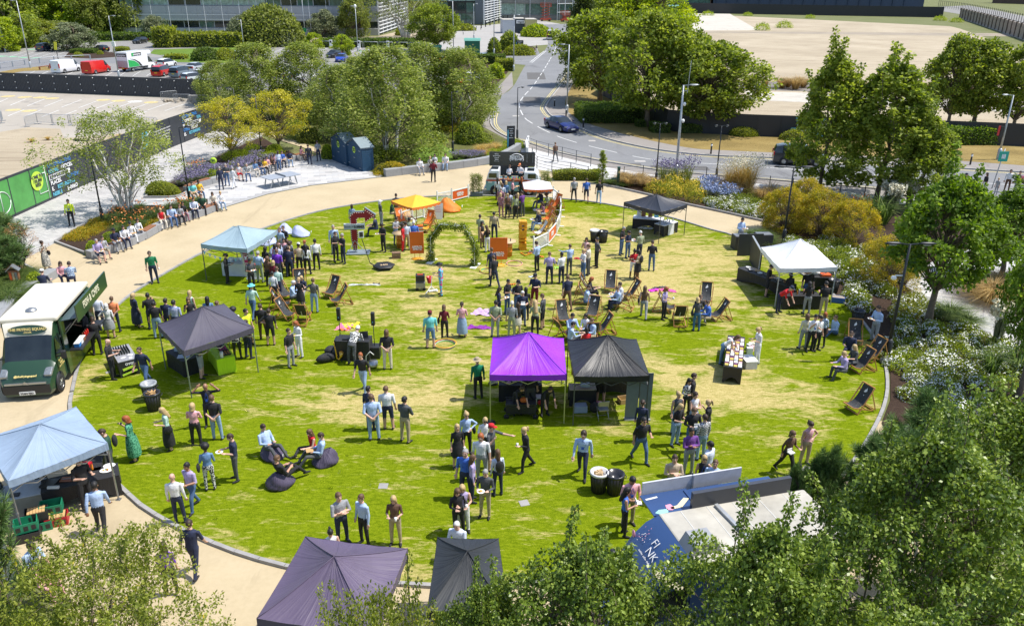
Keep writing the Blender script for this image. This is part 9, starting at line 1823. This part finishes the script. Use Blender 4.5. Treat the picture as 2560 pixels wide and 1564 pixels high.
PEOPLE="""
Z1 1125 1030 h 45 si mrg1h l n* at the near end of the first granite bench|P
Z1 1172 1000 h 45 se msd1h st k* second on the first granite bench|
Z1 1330 915 h 45 si msk3h n g eating on the first bench in a dark cap|Pc[b]
Z1 1440 878 h 45 si msd1l w n sitting left of the two women in white|y
Z1 1525 820 h 45 si ftk1l w w with black hair on the first bench|Ds
Z1 1605 780 h 45 si fld1l w g with brown hair, right of two in white|D
Z1 1885 664 h 35 si fty1n r cr leaning back on the bench end|s
Z1 2000 640 h 40 si msd1h lb j beside the woman in red|
Z1 2095 620 h 40 si fbm1l g b on the bench below the poker plants|
Z1 2138 585 h 40 si fbd2h b mv twisting round on the bench|
Z1 2262 550 h 30 si msk2l bs n under the black lamp post|P
Z1 2368 510 h 20 si xsd1h dgr b left of the bench pair with long hair|
Z1 2247 365 h 40 si msd1h t k seated beneath the lavender bed|D
Z1 2322 345 h 40 si msk4h y j holding a tray by the lavender|D
Z2 142 470 h 20 si fld2l cr br near the end of the first bench|s
Z2 232 465 h 30 si fty1l w lj at the very end of the first bench|P
Z2 442 138 h 30 si fty1n w -r on the plaza bench in a red skirt|
Z2 548 145 h 20 si mrg1l fl j on the plaza bench right of the red skirt|P
Z2 632 98 h 40 si fld1l dn cr on the plaza bench, crossing her legs|P
Z2 690 82 h 40 si fbk2h n j fifth from the left on the plaza bench|P
Z2 742 70 h 30 si fbk2h y b in mustard on the plaza bench|P
Z2 778 52 h 30 si flk2h p g next to the mustard top|P
Z2 832 38 h 30 si fld2h br dg below the left yellow tree trunk|
Z2 872 18 h 30 si fld1h p n mostly hidden on the plaza bench|
Z2 950 0 h 30 si msd1h rb n holding cardboard on the plaza bench|D
Z2 1042 -8 h 20 si mrk4h n lj near the right end of the plaza bench|D
T2 415 1375 h 60 si fld2l mv br at the right end of the plaza bench|s
Z2 255 450 f 195 st mrg1l n n in a padded jacket by the lime sign|
Z2 325 402 f 5 ea mrg1h dg j eating by the lime sign|P
Z2 410 430 f 150 wa fsg1l w w walking past the plaza bench end|
Z2 935 222 f 200 st fbd1l bs j standing before the plaza bench|
Z2 1295 152 f 182 st msd1l n n with a backpack at the plaza end|K
Z2 1400 110 f 215 st msd1h g n talking beside the backpack|
Z1 850 872 f 20 st msk2l hv b guarding the paved lane by the football hoarding|y
Z1 565 1385 f 60 ph ftd2h cf -cf photographing beside the orange tree|HF
Z1 690 1290 h 50 si fld1l p n seated behind the truck roof, left of two|s
Z1 802 1318 h 215 si msd1h bf n seated behind the truck roof, right of two|
Z1 483 1412 h 190 si mrd1h n n behind the truck with a white cap|c[w]
Y1 1722 215 f 20 st msd1h gr n standing alone on the path with sunglasses|Cs
Z3 235 262 f 20 si msk1l w g perched on the seat wall, left of the group|
Z3 348 50 h 30 si fsy1l cf n on the seat wall behind the maroon shirt|
Z3 402 25 h 10 si fld1h w b on the seat wall eating|B
Z3 392 355 f 170 ea msk3h m b standing before the seat wall|B
Z3 535 205 f 0 si msd1h w lj on the right of the seat wall|
Z3 2042 585 f 180 wa mrg1h g b on the path, left of three walking away|
Z3 2190 590 f 175 wa msd1h rb n* on the path, middle of three walking away|
Z3 2335 612 f 175 wa msd1h b lj on the path, right of three walking away|
Z3 1828 122 f 200 wa mrm1l br dg walking along the road footway|
T3 230 500 f 5 wa fty1n dg w* far away at the junction corner|
Z3 1440 5 h 180 st mrW1l lb g bald, behind the ramp wall|
Z5 1840 240 h 60 st msk1h lb g under the leafy shoots on the far right road|c[n]
Z5 2065 232 h 285 st fld2h b w crossing the road at the far right|
Z5 2192 288 h 290 st xsy1h g g a small child by the road|q
Z5 2325 195 h 330 st msk2l w br at the road near the pink basket|
Z5 2425 212 h 300 st msd2h dgr g right of the white shirt at the road edge|
Z4 1640 1108 f 25 ea msk2l lb g carrying a salad tray at the path end|P
Z3 1152 305 h 175 st fld1h w b leftmost at the camper counter|
Z3 1212 278 h 175 st msd1h n n at the camper counter behind the white blouse|
Z3 1192 345 h 180 st fby1h w lj blonde, second row of the camper queue|
Z3 1245 345 h 180 st fby1h dn j in denim, camper queue|
Z3 1325 320 h 95 ea ftm1h p b ordering at the camper counter|D
Z3 1432 300 h 200 st flo1l b b with long red hair by the camper|
Z3 1188 420 h 150 st mrg1h mv w* in the camper queue, left edge|
Z3 1205 372 h 180 st fbm1h bs g in the middle of the camper queue|
Z3 1280 460 h 190 st fbd1h bs n striped, in the camper queue|
Z3 1192 765 f 160 st fby1h mv mv in a mauve jumpsuit, nearest left of the queue|H
Z3 1262 780 f 200 st fty1h br b facing the queue from the front|
Z3 1358 790 f 185 st fbd1l sg b in green jumper at the front of the queue|
Z3 1440 762 f 220 fo msd1h pu dg at the right of the camper queue|
Z3 1380 488 h 180 st fly1l b b blonde behind the green jumper|
Z3 1665 460 h 300 si msd2l n j sitting left facing under the white parasol|
Z3 1750 498 h 280 si msk4h sg dg behind the orange deckchairs in a hat|h[br]
Z3 1692 590 h 290 sd fld2h mv g in the second orange deckchair|
Z3 1642 705 h 290 sd mby1l n lj eating on an orange deckchair|B
W4 248 318 f 200 st msd1l dg dg behind the stooping man left of the parasol|
W4 180 338 f 95 si mrm1l dgr k stooping on a bicycle seat|h[m]
W4 70 392 f 120 st fbW1l dg g in a white headscarf by the arrow sign|c[w]
W4 -5 290 h 270 si msd1h n n crouched behind the arrow sign|
W4 92 702 f 320 ea msk4h b b holding a plate right of the arrow sign|P
W4 232 618 f 60 ea msd1h st j at the barrel table, left|
W4 388 298 h 190 sp mrk4h sg k behind the barrel table shading his eyes|
W4 365 682 f 185 st msd1l bs k leaning on the barrel table, back to us|
W4 432 345 h 200 st mrW1h rb n at the barrel table, right|
W4 300 372 h 90 st fbd2h r r between the barrel table people|
Z3 950 740 h 160 fo msd2h sg k with a beard near the orange banners|
Z3 968 1132 f 60 st flk2n b br in long brown trousers right of the arch|
Z3 1028 1180 f 210 ea flm1h b w in white trousers right of the arch|D
Z3 1112 1032 f 175 st msk2l k n in a tan shirt behind the barrel|
Z3 1078 1130 h 200 st msm1h n n half hidden by the wide orange banner|
Y3 1045 262 f 215 wa msm1h b n walking past the hula hoops|
Z3 1608 1410 f 235 ea msd1h lb b moving the orange toy frame|
Y3 1652 222 f 180 ea mrm1h l n back to us, left of the pair on phones|
Y3 1782 218 f 220 e1 mrk4h w n right of the lilac shirt|
Z3 1985 1452 f 215 po mrm1l lb dg pointing in the middle group|
Z3 2185 1010 h 0 e1 fld2n ps -ps in front of the far bins|
Z3 2150 1495 f 300 fo fty1h w j arms folded, near the striped dress|
Z3 2212 1452 f 250 fo msm1h cr dg arms folded behind the white top|
Z3 2305 1362 f 285 be msk2h dg b with a beard near the far bins|
Z4 240 1215 f 60 ea mrg2h b j bald, left of the small group|
Z4 322 1250 f 40 ea ftk2h n j holding a box beside the bald man|B
Z4 378 1485 f 15 ea ftk4h r w* holding a plate, in bright red|P
Z4 450 1280 f 205 ea mrW1h sg n grey haired behind the red top|
Z4 432 1500 f 240 ea fbk4h k +b in a black skirt beside the red top|PK
Z4 602 1402 f 172 ea msd1h b j alone, back to us, below the small gazebo|
Z2 1780 620 h 180 st fbd1h bf g behind the tall arrow sign|
W2 1268 15 h 20 st mrg1l lb g behind the embracing pair|
W2 1312 440 f 60 ea mrd1h b b left of the pair by the arrow sign|
W2 1395 465 f 310 fo mrg2h b n right of the pair by the arrow sign|
W2 1088 538 f 195 st msk2l w b looking down at the right of the crowd|
W2 985 590 f 180 st fLk2l w b with very long black hair|
W2 940 195 h 180 st fto1h b b red haired behind the long black hair|
W2 888 592 f 175 ea msk4h be b in a pale cap at the crowd|c[w]
W2 785 555 f 175 st fbd1h dg dn blonde with tote bag in the crowd|H
W2 758 268 h 180 st fty1h y b in the crowd with a yellow bag|
W2 600 298 h 180 st mrm1h vi dg bald in vivid purple at the wheel|
W2 655 605 f 178 st msm1h bc n in the crowd, checked, back to us|
W2 590 243 h 150 st fbk2h r n by the prize wheel|
W2 465 270 h 160 st fbk2l b b by the prize wheel, left|
W2 432 685 f 172 ea mrg1h lb sg older man at the back of the crowd|x
W2 535 728 f 165 st fbm1h br b large brown top, back of the crowd|x
W2 570 430 h 180 st fby1l m b blonde in the middle of the crowd|
W2 600 505 h 185 st mrm1h mi n bald, nearest us in the crowd|
W2 330 780 f 50 ea msk3h dg b waiter carrying a plate by the banner|P
W2 48 692 f 90 ea ftk2l b b behind the white clothed table|
W2 690 25 h 340 e1 mrd1l b b man in a suit by the beanbags|
W2 650 45 h 330 st mrm1l lb g left of the suited man|
W2 700 170 h 0 sp fbd2h p b shading her eyes in the crowd|
W2 650 255 h 120 bn msd1l lb n bending over in the crowd|
W2 735 262 h 200 st msd1l n n dark jacket centre of the crowd|
W2 740 190 h 180 st msm1l g g grey top behind the bending man|K
W2 560 560 h 180 st fsk1h w b with dark bun in front of the crowd|
Y2 1000 205 h 85 sd mrW1l lb dg white haired, in the left deckchair|
Y2 1132 125 h 350 sd fby1h n g shading her eyes in a deckchair|
Y2 1132 508 f 180 ea fty1h b +b with a gold belt at the left deckchairs|
Y2 1272 540 f 172 hi mrm1h dc lj bald with hand on hip|
Y2 598 605 f 175 wa mrd1h mi j in a turquoise bucket hat|h[t]
Y2 72 368 h 190 st flk2h dn n behind the charcoal gazebo|
Y2 195 410 h 170 st mrm1h g g cropped hair behind the charcoal gazebo|
Y2 500 498 h 60 st msk1h hv b behind the charcoal gazebo, right|
Y2 350 490 h 180 st mak4h w b with afro hair behind the charcoal gazebo|
Y2 715 838 f 178 st mrd1h b br behind the man in shorts|x
Y2 790 902 f 185 hi msd1h b b* in shorts beside the gazebo leg|
Y2 1015 1142 f 60 st msd1h b g talking to the woman in white|
Y2 1112 1032 f 330 ea fbo1l w w red haired, all in white|
Y2 1690 1112 f 172 bn mrW1h fl dg the musician leaning over the desk|x
Y2 2082 1168 f 178 be mbm1h b cr watching right of the music desk|
Y2 1822 1422 f 350 wa mso1h b lj ginger, walking towards us|
Y2 425 1058 f 200 ea fbd1l w b at the doughnut table, far side|
Y2 545 1048 f 160 st msd1l br n beside the gazebo leg, doughnut queue|
Y2 30 1260 f 90 ea mrd1h dg g* serving under the charcoal gazebo|
Y1 1132 745 f 190 st mrm1l bs n at the truck counter, left|
Y1 1300 758 f 195 be mrm1h or n in orange at the truck queue|
Y1 1240 822 f 185 hi fbW1h w +g in the truck queue|
Y1 1010 932 f 280 ea msd1h b b ordering at the green truck|
Y1 1088 1005 f 205 ea msd1h b b big man nearest the green truck|x
Y1 1532 700 f 155 st fby1h n -n blonde in the queue|
Y1 1695 722 f 215 ph msk3h b n filming in the queue|F
Y1 1690 415 h 195 st mrk2h b lj bald spot, in the queue|
Y1 1812 385 h 185 st msk2l n n in a suit, in the queue|
Y1 1915 408 h 180 st msk2h bst n in the queue by the gazebo|
Y1 2095 300 h 160 st fly1n mi w in the queue behind the gazebo|
Y1 2082 380 h 20 ph flm2h b b with long brown hair in the queue|
Y1 1270 1272 f 95 ea mxd1h b b bald, tending the small bottles|
Y1 1642 1350 f 350 wa mrd2h n j right of the bottle table|
X2 595 505 f 10 hh mxk3h b b bald with both hands on head|y
X2 690 655 f 178 be msm1h b lj print on the back, by the bald man|
X2 440 722 f 180 fo fby1h p b back to us, left lawn|x
X1 2010 772 f 300 ea fly1h mi -b clutching a bag, left lawn|H
X1 1600 895 f 285 ph fbo1h gf -gf red haired with phone|Fx
X2 900 1135 f 295 ea msd1h n dg holding a plate, white trainers|P
X2 600 1248 f 195 ea fak4l dn fl with afro hair|H
X2 405 1480 f 335 we msk3h l j walking with a cup|C
X6 1300 192 f 185 st mxm1l w n bald, near the lower left kerb|
X6 735 272 f 195 wa msk3l lb b walking beside the green crates|
X6 192 350 h 60 si msk2h lb n on the near bench at bottom left|
X6 262 462 h 60 si fbd1h p p slumped on the near bench|
X6 1165 335 h 190 st fbd1h vi b under the apple tree|
X6 1405 552 f 175 wa mrd1h n n under the apple tree, right|
X2 1252 535 h 60 sb msd1l lb dg lounging with striped socks|
X2 1780 530 h 320 sg flm1n r b kneeling on the grass by the beanbags|
X2 1852 625 h 285 sb msd1l lb dg on a beanbag holding cardboard|D
X2 1432 850 h 150 sb mrm2h b b on the nearest beanbag, back to us|
X3 100 30 h 150 st msk2h n n behind the two in pale shirts|
X3 175 658 f 182 be mrm1h lb lj balding big man, back to us|x
X3 345 532 f 178 st mrm1h w n* in shorts, back to us|x
X3 535 685 f 150 fo msk2l dg k arms folded, centre lawn|
X3 1252 825 f 15 hi fty1l lb b hand on hip, near lawn group|Hs
X3 1150 985 f 20 st fly1h b +b left edge of the near lawn group|C
X3 1452 392 h 10 ea fby1l w b blonde in a long cardigan|s
X3 1545 1005 f 70 po mrd1h dg b* in a red cap, pointing|c[r]
X3 1440 1130 f 0 st mbo1h w g looking down, centre of near group|
X3 1320 1382 f 100 st flm1l l n with long dark hair, near group|
X3 1620 1312 f 200 st flm1l bs n with backpack, near group|K
X3 1250 1350 f 340 st mrg1h rb n grey haired with a lanyard|yx
X7 952 115 f 345 ea mrg1l dg k in glasses holding a plate of food|P
X3 1160 1220 h 30 ea flm1l b b with red brown hair, lower near group|
X7 870 168 f 5 ea fly1n l w holding a cup above the slate gazebo|C
X7 850 130 h 340 si mrW1l bs g bald, just behind the slate gazebo|
X3 1955 1012 f 290 we fty1l b b striding alone with two cups|C
X7 402 215 f 30 fo msm1h g n behind the dusky purple gazebo|
X7 486 220 f 320 st msm1l lb b beside the grey t-shirt|
X7 608 220 f 0 ea fly1h br k eating from a cup|C
X7 355 155 h 20 ea ftk1n w g seated just behind the dusky gazebo|
X4 255 1092 f 355 wa mbd1l lb n walking with a blue lanyard|y
X4 935 915 f 20 we msk2h b j striding from the black gazebo|s
X4 975 195 h 170 st ftd1l n b behind the striding man|
X4 1470 402 f 20 ea flk2l fl b with straight black hair|
X4 1400 100 h 20 st fty1n dg lj at the left of the right hand group|
X4 1610 105 h 20 fo fbd1n w lj in white, centre of the right group|
X4 1340 722 f 30 ea fly1h b lj eating, lower left of right group|
X4 1590 280 h 10 ea msm1l b j opening a box, right group|B
X4 1768 190 h 250 e1 fty1h b b at the right of the right group|
X4 1640 885 f 200 st msd1l ck lj tall, in the right group|
X4 1500 1072 f 20 fo msk3l pu g arms folded in purple|
X4 1760 680 h 220 st msk3l bs k behind the white boards|y
X4 1355 845 h 0 fo msd1l be b behind the left white board|
X4 1690 838 h 0 hi fly1n b b laughing behind the white boards|sy
X4 1815 890 h 340 st mrm1l lb n behind the right white board|
Y4 1030 1215 h 90 st msd1h b b at the back of the right group|
X4 835 1078 h 10 ea msk3h p k in pink polo by the blue truck|yx
X8 140 418 f 90 ea flk2n rb b beside the pink polo|B
Y4 240 222 h 285 sd msd1h w g in a deckchair facing left, behind|P
Y4 222 262 h 285 sd mrm1l lb n in a deckchair facing left, in front|
Y4 480 600 f 170 wa flm1n br g with very long brown hair|H
Y4 702 615 f 60 ea fbo1h l b red haired by the deckchairs|C
Y4 1062 745 f 185 ea fby1h dg wj in wide blue trousers|H
Y4 1112 350 h 5 sd mrm1h b g bent over in a deckchair|
Y4 1222 420 h 280 sd mrd1l rb k in the right hand deckchair|
Y4 1345 1112 f 60 bn flm1n w dn bending over the long product table|
Y4 1730 1098 f 285 ea fty1h w w blonde, right of the product table|s
Y4 1835 358 f 70 ea msk1h b b* serving at the food counter|c[b]
Y4 1975 545 f 40 bn mrg1h r n in a navy cap by the bottle table|c[n]
Y4 2115 95 h 200 ea fbk4h b b inside the white gazebo|
Y5 62 552 f 180 ea fbk3h b g in a pink scarf at the bottle table|
Y5 240 582 f 188 ea msk2h b k under the white gazebo edge|
Y5 20 935 f 190 st fbm1l cr g by the rose bed, back to us|x
Y5 158 555 h 20 e1 msk2h w b with lanyard by the rose bed|y
Y5 172 955 f 30 st ftk2h w b small, by the rose bed|
Y5 230 912 f 300 st fbo4h bf b with tied hair by the rose bed|
Y5 415 585 h 285 sg mrm1l lb j sitting on the grass by the bin|P
Y5 800 862 f 285 ea msd1l lb g eating at the rose bed kerb|P
Y5 572 755 h 340 sd mrd1h n n in a deckchair with sunglasses|sC
Y5 640 885 h 290 sd fly1h dg dg blonde in a deckchair|
Y5 520 975 h 275 sd msy1l l dg crouched in a deckchair|
X5 402 752 f 10 hi ftd1n rs k near the pines, striped blouse|
X5 225 830 f 30 we fbm1l br b carrying a food box near the pines|B
Y3 340 935 f 182 st mrd1h t dn* in a dark cap watching|c[m]x
Y3 498 832 f 178 ea fbm1h m b back to us, right of turquoise|H
Y3 690 812 f 182 ea ftd1h p -lj in a long denim skirt|
Y3 870 1492 f 200 st mrd1l gv b in a sun hat left of the purple gazebo|h[k]
Y3 455 352 f 280 ea mrd1h cc cc clown in a black top hat|h[b]
Y3 1050 812 f 182 be msk2h sg g back to us, left of the circle|
Y3 1232 812 f 178 st mrW1h g sg bald, back to us|
Y3 1295 802 f 200 fo fld1h b =cr in a short cream skirt|
Y3 1100 622 f 95 ea fld1h n n eating left of the navy group|P
Y3 1185 545 f 60 ea mrk2h b j behind the left eater|B
Y3 1305 182 h 30 ea mrd1h b j in a black cap and holding a tray|c[b]B
Y3 1352 682 f 0 ea mrW1h n j white bearded with a food box|B
Y3 1392 265 h 180 st fbk2h b b in the middle of the navy group|
Y3 1482 482 f 340 ea mrd1h n m* tall in a cap|c[b]s
Y3 1572 718 f 240 ea msm1h dg b* at the right of the navy group|
Y3 1492 785 f 185 ea fLy1l sg b with very long blonde hair|
Y3 1842 498 f 195 wa mrm1h n br bald, walking away|
Y3 2092 155 h 95 sd fbo1h b b red haired in a deckchair|
Y3 2060 250 h 90 sd mrd1l lb j with a phone in a deckchair|
Y3 1892 562 h 30 sd msk2l lb k in the deckchair circle, back left|
Y3 1880 665 h 100 sd msk1l lb dg in the deckchair circle, front left|
Y3 2068 550 h 340 sd fbk2l w b in the deckchair circle, back right|
Y3 2142 610 h 290 sd mrm1l lb k in the deckchair circle, right|
Y3 2075 715 h 200 sd fbk2h r b in the deckchair circle, nearest|
W1 515 520 f 182 st mrd1h b dg with a round print under the purple gazebo|
W1 432 345 h 20 bn fbd2h b b behind the table, purple gazebo left|
W1 610 350 h 20 bn fbd2h b b behind the table, purple gazebo right|
W1 950 468 f 182 ea fbd1h bf b* under the black gazebo|
X1 905 870 h 60 ea msd1h b b caterer nearest the long black table|
X1 520 1230 f 60 st msd1h b b caterer walking beneath the blue grey gazebo|
X1 1340 1075 f 300 ea mrd1h dgr dg with a huge rucksack at the caterers|K
Z5 120 1290 h 0 st msd1h b j behind the white gazebo|
"""
for ln in PEOPLE.strip().split('\n'):
 a,it=ln.split('|');c,x,y,mo,fa,po,sx,tp_,bt_,ctx=a.split(' ',9)
 person(c,float(x),float(y),mo,float(fa),po,'m'+sx[1:]if sx[0]=='x' else sx,tp_,bt_,ctx,it)
for x,ctx,it,f_ in((-.35,'serving inside the camper, left','',20),(.55,'serving inside the camper in an orange cap','c[or]',330)):
 p=VW.matrix_basis@V3(x,.25,0);u,v_=proj((p.x,p.y,.45));o=person('P',u,v_,'f',f_,'ea','fbm1h' if x<0 else 'msd1h','w','b',ctx,it,z0=.42);o.location.x,o.location.y=p.x,p.y
